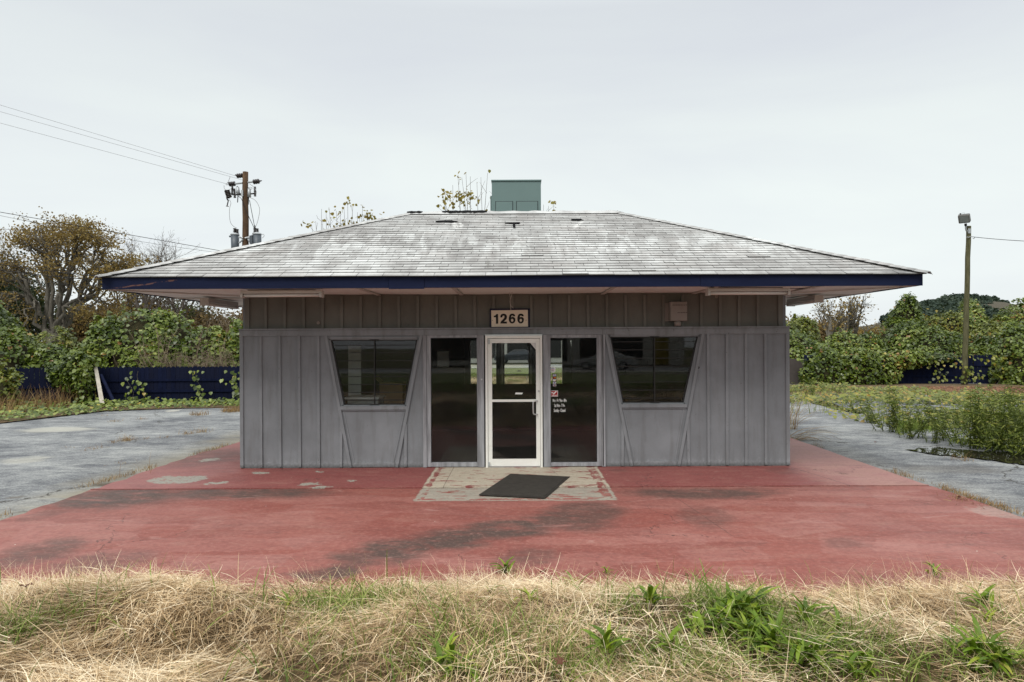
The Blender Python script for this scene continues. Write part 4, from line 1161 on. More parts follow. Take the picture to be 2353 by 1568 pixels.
def onfront(px, py):
    """point on the front slope seen at a pixel"""
    e = Vector(E[0]); lo, hi = 9.0, 14.5
    for _ in range(50):
        m = (lo + hi) / 2
        if (P(px, py, m) - e).dot(NF) > 0: lo = m
        else: hi = m
    return P(px, py, lo)
upf = NF.cross(Vector((1, 0, 0)));  upf = upf if upf.z > 0 else -upf
for i, (px, py, w, h, tail) in enumerate(((1027, 511, 0.20, 0.10, 0), (1181, 515, 0.17, 0.07, 1), (1327, 507.5, 0.12, 0.09, 0))):
    c = onfront(px, py); rs = random.Random(30 + i)
    V = []; n = 18
    for k in range(n):
        a = 2 * math.pi * k / n; r_ = rs.uniform(0.65, 1.1)
        V.append(c + Vector((1, 0, 0)) * (w * math.cos(a) * r_) + upf * (h * math.sin(a) * r_) + NF * 0.022)
    m = MB(); m.add(V + [v - NF * 0.02 for v in V], [tuple(range(n))] + [(k, k + n, (k + 1) % n + n, (k + 1) % n) for k in range(n)])
    if tail:
        q = [c + Vector((s * 0.022, 0, 0)) - upf * t + NF * 0.024 for s, t in ((-1, 0.03), (1, 0.03), (1.3, 0.40), (-0.7, 0.38))]
        m.add(q, [(0, 1, 2, 3)])
    m.build("tar_patch", M_TAR, BLD)

# ------------------------------------------------------------------ things on and around the building
# house number
SG = thing("house_number_sign", "cream board with black number 1266 in navy frame, fixed above the glass door", "sign", (*[A(1171, 732)[0]], 0.03, A(1171, 755)[1]))
a, b = A(1125, 709.4), A(1217.8, 755.5)
b = (b[0], b[1])
MB().box(a[0], b[0], 0.018, 0.040, b[1], a[1]).build("frame", M_SIGNB, SG)
q = [A(1128.6, 713.6), A(1212.8, 712.4), A(1213.4, 751.0), A(1129.4, 751.6)]
MB().prism(q, 0.012, 0.0178).build("board", M_SIGN, SG)
one = [(800, 535), (868, 530), (872, 895), (790, 900), (785, 655), (705, 655), (710, 600), (770, 585)]
MB().prism([A((1900 + x / 9.412) * 0.57446, (1200 + z / 9.412) * 0.57446) for x, z in one], 0.0105, 0.0118).build("digit", M_BLACK, SG)
two = [(955, 665), (955, 600), (985, 545), (1040, 522), (1110, 522), (1170, 550), (1203, 610), (1205, 670), (1180, 730), (1130, 780), (1085, 820), (1205, 818), (1200, 893), (953, 893), (960, 850), (985, 800), (1040, 750), (1095, 690), (1108, 640), (1100, 605), (1075, 592), (1045, 605), (1030, 635), (1022, 665)]
hole = [(1400 + 45 * math.sin(k * math.pi / 8), 770 + 57 * math.cos(k * math.pi / 8)) for k in range(17)]
six = [(1515, 620), (1505, 570), (1470, 530), (1400, 518), (1340, 530), (1295, 580), (1270, 680), (1272, 770), (1300, 840), (1350, 882), (1395, 890)] + hole[::-1] + [(1396, 890), (1430, 888), (1490, 850), (1522, 770), (1515, 700), (1475, 655), (1420, 643), (1360, 655), (1370, 620), (1390, 592), (1420, 597), (1445, 620)]
for dig in (two, six, [(x + 323, z) for x, z in six]):
    MB().prism([A((1900 + x / 9.412) * 0.57446, (1200 + z / 9.412) * 0.57446) for x, z in dig], 0.0105, 0.0118).build("digit", M_BLACK, SG)
for px, py in ((1131.5, 736.5), (1209, 736), (1178, 728)):
    c = A(px, py); MB().tube([(c[0], 0.0118, c[1]), (c[0], 0.008, c[1])], 0.006, 8).build("screw", M_BLACK, SG)
# loose wire hanging over the sign
w1 = [P(1172, 664, 10.9), P(1170.5, 675, 10.95), P(1172.5, 684, 11.0), P(1171.8, 694, 11.05), P(1174, 703, 11.1), P(1180, 708.5, 11.12)]
w2 = [P(1176, 664, 10.9), P(1176.5, 676, 10.95), P(1172.2, 690, 11.0), P(1173.0, 704, 11.1), P(1174, 714, 11.14)]
t = thing("loose_wire", "thin loose wires dangling from the soffit over the house number", "wire", tuple(w1[0]))
for w in (w1, w2): MB().tube(w, 0.0035, 5).build("strand", M_FIX, t)
# wall vent box
p0, p1 = A(1536.7, 695), A(1574.8, 738)
t = thing("vent_hood", "boxy pale metal vent hood with louvre slots and a round spout, on the upper wall", "vent", (p0[0], 0.05, p1[1]))
MB().box(p0[0] + 0.0, p1[0], -0.13, 0.040, p1[1], p0[1]).build("housing", M_HOOD, t, bevel=0.006)
MB().box(p0[0] - 0.06, p1[0] - 0.02, 0.0405, 0.056, p1[1] + 0.0, p0[1] - 0.01).build("back_plate", M_HOOD, t)
for k in range(9):
    x = p0[0] + 0.035 + k * 0.026
    MB().bar((x, p0[1] - 0.056), (x + 0.014, p0[1] - 0.049), 0.008, -0.1335, -0.1302).build("slot", M_BLACK, t)
for k in range(6):
    x = p0[0] + 0.113 + k * 0.026
    MB().bar((x, p0[1] - 0.176), (x + 0.014, p0[1] - 0.169), 0.008, -0.1335, -0.1302).build("slot", M_BLACK, t)
xc = (A(1548, 743)[0] + A(1562, 743)[0]) / 2
MB().tube([(xc, -0.04, p1[1] + 0.002), (xc, -0.045, p1[1] - 0.02), (xc, -0.055, p1[1] - 0.03), (xc, -0.06, p1[1] - 0.078)], [0.05, 0.05, 0.056, 0.05], 16).build("spout", M_HOOD, t, smooth=True)
for px, py, lab in ((729.5, 742, "small round knob-like fitting on the upper wall, above the left window"), (1649, 681, "small round fitting under the right front tube light")):
    c = A(px, py)
    t = tag(MB().tube([(c[0], 0.059, c[1]), (c[0], 0.045, c[1]), (c[0], 0.043, c[1])], [0.028, 0.028, 0.015], 14).build("wall_fitting", M_HOOD, None, origin=(c[0], 0.05, c[1])), lab, "fitting")
c = A(1604.5, 845)
tag(MB().tube([(c[0], -0.0005, c[1]), (c[0], -0.012, c[1])], [0.022, 0.017], 12).build("pipe_stub", M_INSUL, None, origin=(c[0], 0, c[1])), "small rusty pipe stub in the grey wall right of the right window", "pipe")
# fluorescent fittings under the soffit
def light_front(px0, px1, label, dark):
    d = 10.02
    a, b = FX(px0, 672, d)[0], FX(px1, 672, d)[0]; y = d + CY
    t = thing("tube_light", label, "light fitting", ((a + b) / 2, y, ZS), "tube lights under the eaves")
    zt_ = ZS - 0.012
    hm = M_FIX
    MB().prism([(0, 0)] * 0 or [(a + 0.0, zt_), (b, zt_), (b, zt_ - 0.045), (a, zt_ - 0.045)], y - 0.06, y + 0.06).build("housing", hm, t)
    for yy in (y - 0.04, y + 0.04):
        MB().tube([(a + 0.045, yy, zt_ - 0.072), (b - 0.045, yy, zt_ - 0.072)], 0.019, 10).build("tube", M_TUBE, t, smooth=True)
    for xx in (a, b - 0.035):
        MB().box(xx, xx + 0.035, y - 0.075, y + 0.075, zt_ - 0.1, zt_ - 0.0455).build("end_cap", M_FIX, t)
    MB().box(a + 0.1, b - 0.1, y - 0.045, y + 0.045, zt_ + 0.0005, zt_ + 0.011).build("mounting_rail", M_DARK, t)
light_front(556, 742, "pale fluorescent tube fitting under the front eave, at the left end of the wall", 0)
light_front(1624, 1812, "dusty fluorescent tube fitting under the front eave, at the right end of the wall", 1)
def light_side(x, label):
    t = thing("tube_light", label, "light fitting", (x, 0.9, ZS), "tube lights under the eaves")
    zt_ = ZS - 0.012; y0, y1 = 0.28, 1.5
    MB().box(x - 0.07, x + 0.07, y0, y1, zt_ - 0.07, zt_).build("housing", M_FIX, t)
    for dx in (-0.045, 0.045):
        MB().tube([(x + dx, y0 + 0.04, zt_ - 0.10), (x + dx, y1 - 0.04, zt_ - 0.10)], 0.019, 10).build("tube", M_TUBE, t, smooth=True)
    for yy in (y0 + 0.001, y1 - 0.03):
        MB().box(x - 0.075, x + 0.075, yy, yy + 0.03, zt_ - 0.125, zt_ - 0.0705).build("end_cap", M_FIX, t)
light_side(-5.10, "fluorescent tube fitting running back under the left eave, beyond the wall corner")
light_side(5.02, "fluorescent tube fitting running back under the right eave, beyond the wall corner")
# door mat
mc = [GP(1173, 1090), GP(1310, 1096.5), GP(1252, 1145.5), GP(1100, 1138.5)]
t = MB(); pts = [(p.x, p.y) for p in mc]
cx_, cy_ = sum(p[0] for p in pts) / 4, sum(p[1] for p in pts) / 4
t.slab(pts, 0.0005, 0.008)
t.slab([(cx_ + (x - cx_) * 0.93, cy_ + (y - cy_) * 0.96) for x, y in pts], 0.0081, 0.013)
o = t.build("door_mat", M_RUBBER, None, origin=(cx_, cy_, 0)); tag(o, "black rubber door mat lying askew on the bare concrete before the glass door", "mat")
# rooftop unit
D_ = 14.7
hx0, hx1 = P(1130, 450, D_).x, P(1243, 450, D_).x
hz1, hz0 = P(1186, 413.5, D_).z, 4.02
HV = thing("rooftop_unit", "boxy sage-green metal air conditioning unit standing behind the roof ridge", "air conditioner", ((hx0 + hx1) / 2, D_ + CY + 0.45, hz0))
y0 = D_ + CY
MB().box(hx0, hx1, y0, y0 + 0.95, hz0, hz1 - 0.03).build("cabinet", M_HVAC, HV, bevel=0.012)
MB().box(hx0 - 0.012, hx1 + 0.012, y0 - 0.02, y0 + 0.97, hz1 - 0.0295, hz1).build("top_cover", M_HVAC, HV, bevel=0.006)
MB().box(hx0 - 0.035, hx0 - 0.001, y0 + 0.1, y0 + 0.8, hz0, P(1130, 448, D_).z).build("side_duct", M_HVAC, HV)
for p0_, p1_ in ((1139.5, 1177.5), (1187.5, 1235)):
    xa, xb = P(p0_, 470, D_).x, P(p1_, 470, D_).x; za = P(1180, 464, D_).z
    MB().box(xa - 0.012, xb + 0.012, y0 - 0.006, y0 - 0.0005, 4.2, za + 0.012).build("gasket", M_HVACD, HV)
    MB().box(xa, xb, y0 - 0.016, y0 - 0.0065, 4.2, za).build("access_panel", M_HVAC, HV, bevel=0.004)
MB().box(hx0 + 0.05, hx1 - 0.05, y0 + 0.1, y0 + 0.85, 3.6, hz0 - 0.0005).build("curb", M_GALV, HV)

# ------------------------------------------------------------------ utility pole
def PP(zx, zy, dd=0.0): return P(488.3 + zx * 0.1356, 373.4 + zy * 0.1356, 32 + dd)
pb = PP(560, 1400); pt = PP(555, 163)
UP = thing("utility_pole", "brown wooden utility pole with crossarms and two grey transformers, behind the roof", "utility pole", (pb.x, pb.y, -0.05))
pole = MB()
npts = []
for k in range(15):
    f = k / 14; q = Vector((pb.x, pb.y, -0.05)).lerp(pt, f)
    q.x += 0.012 * math.sin(k * 1.9); npts.append(q)
pole.tube(npts, [0.19 - 0.068 * k / 14 for k in range(15)], 14)
pole.build("pole", M_POLE, UP, smooth=True)
def insul(a, b, n, r, parent=UP, name="insulator"):
    a, b = Vector(a), Vector(b); pts, rad = [], []
    for k in range(n):
        for f, rr_ in ((0.0, r * 0.5), (0.15, r), (0.55, r * 0.95), (0.75, r * 0.5)):
            pts.append(a.lerp(b, (k + f) / n)); rad.append(rr_)
    return MB().tube(pts, rad, 10).build(name, M_INSUL, parent, smooth=True)
MB().tube([PP(385, 362, 0.1), PP(510, 350, 0.0)], 0.045, 8).build("crossarm", M_GALV, UP)
MB().tube([PP(600, 340, 0.0), PP(700, 327, -0.1)], 0.045, 8).build("crossarm", M_GALV, UP)
insul(PP(380, 362, 0.1), PP(275, 372, 0.15), 3, 0.115); insul(PP(695, 333, -0.1), PP(800, 318, -0.15), 3, 0.115)
insul(PP(510, 222), PP(405, 232, 0.05), 3, 0.11)
MB().tube([PP(800, 318, -.15), PP(838, 310, -.15)], [0.04, 0.015], 6).build("end_fitting", M_DARK, UP)
MB().tube([PP(412, 236), PP(385, 208)], 0.025, 6).build("end_fitting", M_DARK, UP)
MB().tube([PP(285, 372), PP(262, 342)], 0.025, 6).build("end_fitting", M_DARK, UP)
MB().tube([PP(320, 545, -0.3), PP(505, 553, 0)], 0.035, 6).build("crossarm", M_DARK, UP)
MB().tube([PP(400, 505, 0.3), PP(520, 550, 0)], 0.03, 6).build("crossarm", M_DARK, UP)
MB().tube([PP(505, 550, 0), PP(660, 533, 0), PP(730, 528, 0)], 0.035, 6).build("crossarm", M_DARK, UP)
MB().box(PP(512, 500).x, PP(545, 500).x, pb.y - 0.21, pb.y - 0.15, PP(530, 590).z, PP(530, 485).z).build("bracket", M_GALV, UP)
for (ax, ay, bx_, by_, r) in ((338, 390, 330, 540, 0.055), (368, 445, 380, 610, 0.06), (718, 412, 722, 585, 0.06)):
    insul(PP(ax, ay), PP(bx_, by_), 7, r, name="surge_arrester")
for (ax, ay, bx_, by_) in ((425, 420, 440, 555), (622, 445, 622, 590)):
    MB().tube([PP(ax, ay), PP(bx_, by_)], [0.07, 0.085], 10).build("fuse_cutout", M_GALV, UP, smooth=True)
    MB().tube([PP(ax - 8, ay - 15), PP(ax, ay + 4)], 0.03, 6).build("fuse_terminal", M_DARK, UP)
    MB().tube([PP(bx_ - 8, by_), PP(bx_ - 15, by_ + 125)], 0.02, 6).build("fuse_rod", M_DARK, UP)
insul(PP(245, 480), PP(288, 605), 5, 0.13, name="lightning_arrester")
MB().tube([PP(270, 640), PP(245, 750)], 0.025, 6).build("arrester_rod", M_INSUL, UP)
MB().tube([PP(230, 740), PP(275, 748)], 0.02, 6).build("arrester_rod", M_INSUL, UP)
MB().tube([PP(210, 488), PP(250, 482)], 0.05, 6).build("arrester_bracket", M_DARK, UP)
MB().tube([PP(285, 600), PP(240, 605), PP(262, 640)], 0.04, 6).build("arrester_bracket", M_DARK, UP)
def transformer(x0, x1, ztop, yc, bush):
    cxp = (x0 + x1) / 2
    c = PP(cxp, ztop, yc); bot = PP(cxp + 8, 1520, yc)
    r = abs(PP(x1, ztop, yc).x - PP(x0, ztop, yc).x) / 2
    tk = MB()
    tk.tube([(bot.x, bot.y, bot.z - 0.3), (c.x, c.y, c.z)], [r * 0.92, r], 20)
    o = tk.build("transformer", M_TRANS, UP, smooth=False)
    for f in o.data.polygons: f.use_smooth = len(f.vertices) == 4
    MB().tube([(c.x, c.y, c.z), (c.x, c.y, c.z + 0.03), (c.x, c.y, c.z + 0.07), (c.x, c.y, c.z + 0.10)], [r * 1.09, r * 1.09, r * 0.9, r * 0.5], 20).build("lid", M_GALV, o)
    for bxx, by0, by1 in bush:
        insul(PP(bxx, by0, yc), PP(bxx, by1, yc), 4, 0.075, o, "bushing")
    MB().box(c.x - r - 0.07, c.x - r, c.y - 0.04, c.y + 0.04, c.z - 0.1, c.z - 0.03).build("lug", M_TRANS, o)
    return c, r
transformer(312, 447, 1232, 0.0, ((376, 1205, 1110), (420, 1215, 1125)))
transformer(690, 825, 1222, -0.1, ((718, 1200, 1105), (758, 1200, 1115)))
MB().box(PP(640, 1300, -.1).x, PP(690, 1300, -.1).x, pb.y - 0.2, pb.y + 0.1, PP(660, 1390).z, PP(660, 1250).z).build("hanger_box", M_TRANS, UP)
for a_, b_ in (((447, 1270), (515, 1285)), ((450, 1365), (515, 1310)), ((495, 1330), (515, 1300)), ((550, 1285), (660, 1262)), ((600, 1300), (650, 1370)), ((605, 1290), (640, 1265))):
    MB().tube([PP(*a_, -0.15), PP(*b_, -0.15)], 0.04, 6).build("hanger_arm", M_GALV, UP)
MB().tube([PP(714, 1070, -.1), PP(722, 1115, -.1)], 0.03, 6).build("end_fitting", M_INSUL, UP)
def loop(pts, dd=-0.2, r=0.011, mat=None):
    P_ = [PP(a_, b_, dd) for a_, b_ in pts]; out = []
    n = len(P_)
    for i in range(n - 1):
        p0, p1, p2, p3 = P_[max(i - 1, 0)], P_[i], P_[i + 1], P_[min(i + 2, n - 1)]
        for k in range(5):
            t = k / 5
            out.append(0.5 * ((2 * p1) + (p2 - p0) * t + (2 * p0 - 5 * p1 + 4 * p2 - p3) * t * t + (3 * p1 - p0 - 3 * p2 + p3) * t ** 3))
    out.append(P_[-1])
    return MB().tube(out, r, 5).build("jumper_wire", mat or M_WIRE, UP, smooth=True)
loop([(285, 630), (312, 690), (288, 800), (296, 980), (340, 1070), (412, 1115)])
loop([(632, 598), (720, 640), (785, 740), (798, 840), (765, 1000), (733, 1090)])
loop([(628, 640), (665, 840), (712, 1080)], r=0.014, mat=M_WIREB)
loop([(430, 570), (490, 620), (545, 760), (620, 930), (705, 1110)], r=0.014, mat=M_WIREB)
loop([(300, 245), (265, 330), (228, 380), (275, 378)]); loop([(195, 390), (200, 440), (225, 468)])
loop([(625, 365), (700, 420), (745, 500), (735, 545)]); loop([(632, 420), (670, 430), (660, 455), (632, 450)])
loop([(820, 1235), (860, 1218), (875, 1250), (840, 1285)]); loop([(265, 468), (300, 455), (325, 448)])
loop([(445, 1220), (470, 1265), (515, 1280)]); loop([(668, 1250), (680, 1200), (700, 1190)])
# overhead lines
def line(label, a, b, sag, r, name="power_line", mat=None):
    pts = [a.lerp(b, k / 28) + Vector((0, 0, -sag * 4 * (k / 28) * (1 - k / 28))) for k in range(29)]
    o = MB().tube(pts, r, 5).build(name, mat or M_WIRE, None, smooth=True, origin=tuple(a))
    tag(o, label, "power line", "overhead lines on the left")
line("uppermost of the three pale wires climbing from the utility pole", PP(392, 230), P(-420, 115, 26), 0.0, 0.007)
line("middle of the three pale wires, ending on the right crossarm of the utility pole", PP(600, 326), P(-420, 138, 27), 0.0, 0.007)
line("lowest of the three pale wires, ending at the left crossarm of the utility pole", PP(265, 372), P(-420, 170, 26), 0.0, 0.007)
line("thin upper cable passing in front of the brown oak crown", P(560, 588, 33), P(-300, 428, 26), 0.25, 0.007, mat=M_WIREB)
line("thick black cable sagging across the brown oak crown towards the roof", P(560, 586, 32), P(-300, 435, 25), 0.0, 0.012, mat=M_WIREB)
line("twisted black cable low across the oak, passing behind the roof corner", P(420, 648, 34), P(-300, 558, 25), 0.25, 0.015, mat=M_WIREB)
line("second low black cable just under the twisted one across the oak", P(420, 655, 35), P(-300, 575, 26), 0.25, 0.015, mat=M_WIREB)
line("faint lowest wire crossing the oak trunk", P(420, 672, 36), P(-300, 600, 27), 0.2, 0.007, mat=M_WIREB)

# ------------------------------------------------------------------ floodlight pole on the right
def FP(zx, zy, dd=0.0): return P(2068 + zx * 0.1282, 430.8 + zy * 0.1282, 32.4 + dd)
b0 = P(2216, 889, 32.4); t0 = FP(1232, 695)
LP = thing("floodlight_pole", "mossy wooden pole carrying a square floodlight, beside the navy fence", "lamp post", (b0.x, b0.y, -0.05))
pts = [Vector((b0.x, b0.y, -0.05)).lerp(t0, k / 10) + Vector((0.012 * math.sin(k * 2.2), 0, 0)) for k in range(11)]
MB().tube(pts, [0.125 - 0.025 * k / 10 for k in range(11)], 12).build("pole", M_POLEG, LP, smooth=True)
MB().box(FP(1197, 745).x, FP(1238, 745).x, t0.y - 0.13, t0.y - 0.085, FP(1215, 832).z, FP(1215, 745).z).build("mounting_plate", M_GALV, LP)
MB().tube([FP(1215, 795, -0.14), FP(1188, 775, -0.2), FP(1178, 740, -0.22), FP(1179, 690, -0.22)], 0.035, 8).build("bracket_arm", M_GALV, LP, smooth=True)
MB().tube([FP(1179, 692, -0.22), FP(1176, 650, -0.22)], 0.055, 8).build("knuckle", M_DARK, LP)
hd = MB()
f4 = [FP(1034, 512, -0.45), FP(1240, 498, -0.45), FP(1256, 634, -0.45), FP(1052, 655, -0.45)]
b4 = [FP(1042, 486, 0.02), FP(1255, 463, 0.02), FP(1276, 606, 0.02), FP(1080, 620, 0.02)]
hd.add(f4 + b4, [(0, 3, 2, 1), (4, 5, 6, 7), (0, 1, 5, 4), (1, 2, 6, 5), (2, 3, 7, 6), (3, 0, 4, 7)])
LH = hd.build("lamp_head", M_LAMPB, LP, bevel=0.03)
cen = sum(f4, Vector()) / 4
MB().add([cen + (v - cen) * 0.78 + Vector((0, -0.012, 0)) for v in f4], [(0, 1, 2, 3)]).build("lens", M_LENS, LH)
MB().tube([FP(1082, 486, -0.2), FP(1082, 465, -0.2)], 0.03, 8).build("photocell", M_DARK, LH)
MB().tube([FP(1103, 478, -0.2), FP(1108, 460, -0.2), FP(1155, 458, -0.2), FP(1158, 474, -0.2)], 0.008, 5).build("handle", M_GALV, LH)
MB().tube([FP(1190, 893, -0.13), FP(1230, 896, -0.14), FP(1262, 884, -0.13), FP(1266, 880, 0.0)], 0.018, 6).build("wire_clamp", M_GALV, LP)
MB().tube([FP(1345, 893), FP(1325, 922), FP(1305, 915)], 0.012, 5).build("wire_tail", M_DARK, LP)
a, b = FP(1262, 884), P(2620, 554, 28)
tag(MB().tube([a.lerp(b, k / 12) + Vector((0, 0, -0.15 * 4 * (k / 12) * (1 - k / 12))) for k in range(13)], 0.013, 5).build("power_line", M_WIREB, None, origin=tuple(a)), "single thin wire running right from the floodlight pole", "power line")

# ------------------------------------------------------------------ fences
def fence(label, a, b, h, seed, rails, front=-1):
    """board fence with dog-eared pickets between ground points a and b"""
    rs = random.Random(seed)
    a, b = Vector((a.x, a.y, -0.06)), Vector((b.x, b.y, -0.06))
    d = b - a; L = d.length; d.normalize(); nrm = Vector((d.y, -d.x, 0))
    if nrm.y > 0: nrm = -nrm
    t = thing("board_fence", label, "fence", tuple(a), "navy board fences round the lot")
    V, F, R = [], [], []
    n = int(L / 0.145)
    for k in range(n):
        s = L * k / n; w = L / n - 0.006; hh = h + rs.uniform(-0.015, 0.015)
        base = len(V)
        prof = [(0, 0), (w, 0), (w, hh - 0.035), (w * 0.75, hh), (w * 0.25, hh), (0, hh - 0.035)]
        for off in (0.0, 0.018):
            for u, z in prof: V.append(a + d * (s + u) + Vector((0, 0, z)) - nrm * off)
        F_ = [tuple(base + i for i in range(6))]
        for i in range(6):
            j = (i + 1) % 6; F_.append((base + i, base + i + 6, base + j + 6, base + j))
        F += F_; R += [rs.random()] * 12
    m = MB(); m.v = [tuple(v) for v in V]; m.f = F; m.m = [0] * len(F)
    o = m.build("picket_panel", M_FENCE, t)
    at = o.data.attributes.new("rnd", 'FLOAT', 'POINT'); at.data.foreach_set("value", np.array(R, dtype=np.float32))
    for z in rails:
        c = [a + nrm * 0.002, b + nrm * 0.002, b + nrm * 0.04, a + nrm * 0.04]
        MB().slab([(p.x, p.y) for p in c], z - 0.06, z - 0.06 + 0.085).build("rail", M_FENCE, t)
    return t
HF = 1.30
fa, fb = P(-330, 920, 21.6), P(218, 920, 23.9)
fence("navy board fence partly smothered by vines, left of the leaning board", fa, fb, HF + 0.02, 1, (0.25, 0.62))
fence("navy board fence with two rails, between leaning board and shop", P(222, 920, 24.0), P(760, 920, 24.4), HF, 2, (0.42, 0.80))
ga, gb = P(1872, 885, 33.4), P(2236, 885, 33.6)
fence("navy board fence under thick vines, left of the floodlight pole", ga, gb, 1.36, 3, (0.35, 0.85))
fence("navy board fence with mossy rail, right of the floodlight pole", P(2238, 885, 33.5), P(2640, 900, 30.5), 1.4, 4, (0.35, 0.85))
g0 = P(1862, 885, 33.2)
t = MB().box(g0.x - 0.24, g0.x + 0.22, g0.y - 0.1, g0.y + 0.15, -0.08, 1.36)
tag(t.build("gate_post", M_FENCE, None, origin=(g0.x, g0.y, -0.08), bevel=0.02), "stout navy-painted post ending the right fence beside the brown block wall", "post")
g1 = P(1700, 885, 34.2); g2 = P(1848, 885, 33.6)
tag(MB().slab([(g1.x, g1.y), (g2.x, g2.y), (g2.x, g2.y + 0.2), (g1.x, g1.y + 0.2)], -0.08, 1.18).build("block_wall", M_BLOCK, None, origin=(g1.x, g1.y, -0.08)), "dark stained block wall between the shop corner and the right fence", "wall")
# leaning board, pipe and pole by the left fence
a, b = P(235, 926, 22.7), P(219, 837, 23.7)
d = (b - a)
m = MB(); w = Vector((0.062, 0.02, 0)); th = Vector((0.01, -0.03, 0))
m.add([a - w, a + w, b + w * 0.8, b - w * 0.8] + [p + th for p in (a - w, a + w, b + w * 0.8, b - w * 0.8)], [(0, 1, 2, 3), (7, 6, 5, 4), (0, 4, 5, 1), (1, 5, 6, 2), (2, 6, 7, 3), (3, 7, 4, 0)])
tag(m.build("leaning_board", M_BOARDG, None, origin=tuple(a)), "weathered pale board leaning against the left navy fence", "board")
a, b = P(262, 924, 22.6), P(232, 862, 23.6)
tag(MB().tube([a, b], 0.05, 8).build("leaning_pipe", M_FENCE, None, origin=tuple(a)), "dark pipe leaning on the left fence just right of the pale board", "pipe")
a, b = P(95.5, 850, 25.5), P(94, 815, 25.5)
tag(MB().tube([Vector((a.x, a.y, 0)), b], 0.06, 10).build("metal_post", M_TRANS, None, origin=(a.x, a.y, 0)), "short grey metal post poking out of the vines behind the left fence", "post")

# ------------------------------------------------------------------ vegetation helpers
KT = (np.array([(0, 0, 0), (-0.30, 0.02, 0.07), (-0.52, 0.32, 0.02), (-0.36, 0.62, 0.08), (0, 1.0, -0.06), (0.36, 0.62, 0.08), (0.52, 0.32, 0.02), (0.30, 0.02, 0.07)], float),
      [(0, 4, 3, 2), (0, 2, 1, 1), (0, 6, 5, 4), (0, 7, 6, 6)])
KT_F4 = np.array([(0, 3, 2, 1), (0, 4, 3, 0), (0, 5, 4, 0), (0, 7, 6, 5)])
def cards(Pn, Nn, Dn, size, rs, kind='kudzu', width=1.0):
    """leaf cards: points, normals, tip directions -> verts, faces"""
    Nn = Nn / (np.linalg.norm(Nn, axis=1, keepdims=True) + 1e-9)
    Dn = Dn - Nn * (Dn * Nn).sum(1, keepdims=True)
    Dn = Dn / (np.linalg.norm(Dn, axis=1, keepdims=True) + 1e-9)
    T = np.cross(Dn, Nn)
    if kind == 'kudzu':
        tv = np.array([(0, 0, 0), (-0.40, 0.10, 0.06), (-0.46, 0.50, 0.05), (0, 1.0, -0.08), (0.46, 0.50, 0.05), (0.40, 0.10, 0.06), (0, 0.5, -0.05)], float)
        tf = np.array([(0, 6, 2, 1), (6, 3, 2, 2), (0, 5, 4, 6), (6, 4, 3, 3)])
        tf = np.array([(0, 6, 2, 1), (0, 5, 4, 6)]); tri = np.array([(6, 3, 2), (6, 4, 3)])
    elif kind == 'quad':
        tv = np.array([(0, 0, 0), (-0.42, 0.45, 0.03), (0, 1.0, 0), (0.42, 0.55, 0.03)], float); tf = np.array([(0, 3, 2, 1)]); tri = None
    else:   # lance
        tv = np.array([(0, 0, 0), (-0.11, 0.35, 0.02), (0, 1.0, -0.15), (0.11, 0.35, 0.02)], float); tf = np.array([(0, 3, 2, 1)]); tri = None
    tv = tv * np.array([width, 1, 1])
    k = len(tv)
    V = (Pn[:, None, :] + size[:, None, None] * (tv[None, :, 0, None] * T[:, None, :] + tv[None, :, 1, None] * Dn[:, None, :] + tv[None, :, 2, None] * Nn[:, None, :])).reshape(-1, 3)
    b = np.arange(len(Pn))[:, None, None] * k
    F3 = []
    q = (tf[None] + b).reshape(-1, 4)
    if tri is not None:
        # close the tip with two quads that share the fold (degenerate-free: split into triangles)
        t3 = (tri[None] + b).reshape(-1, 3)
        F3 = t3
        qa = q[:, [0, 1, 2]]; qb = q[:, [0, 2, 3]]
        F = np.concatenate([qa, qb, F3], 0)
    else:
        F = q
    return V, F, k
def unit(rng, n):
    v = rng.normal(size=(n, 3)); return v / np.linalg.norm(v, axis=1, keepdims=True)
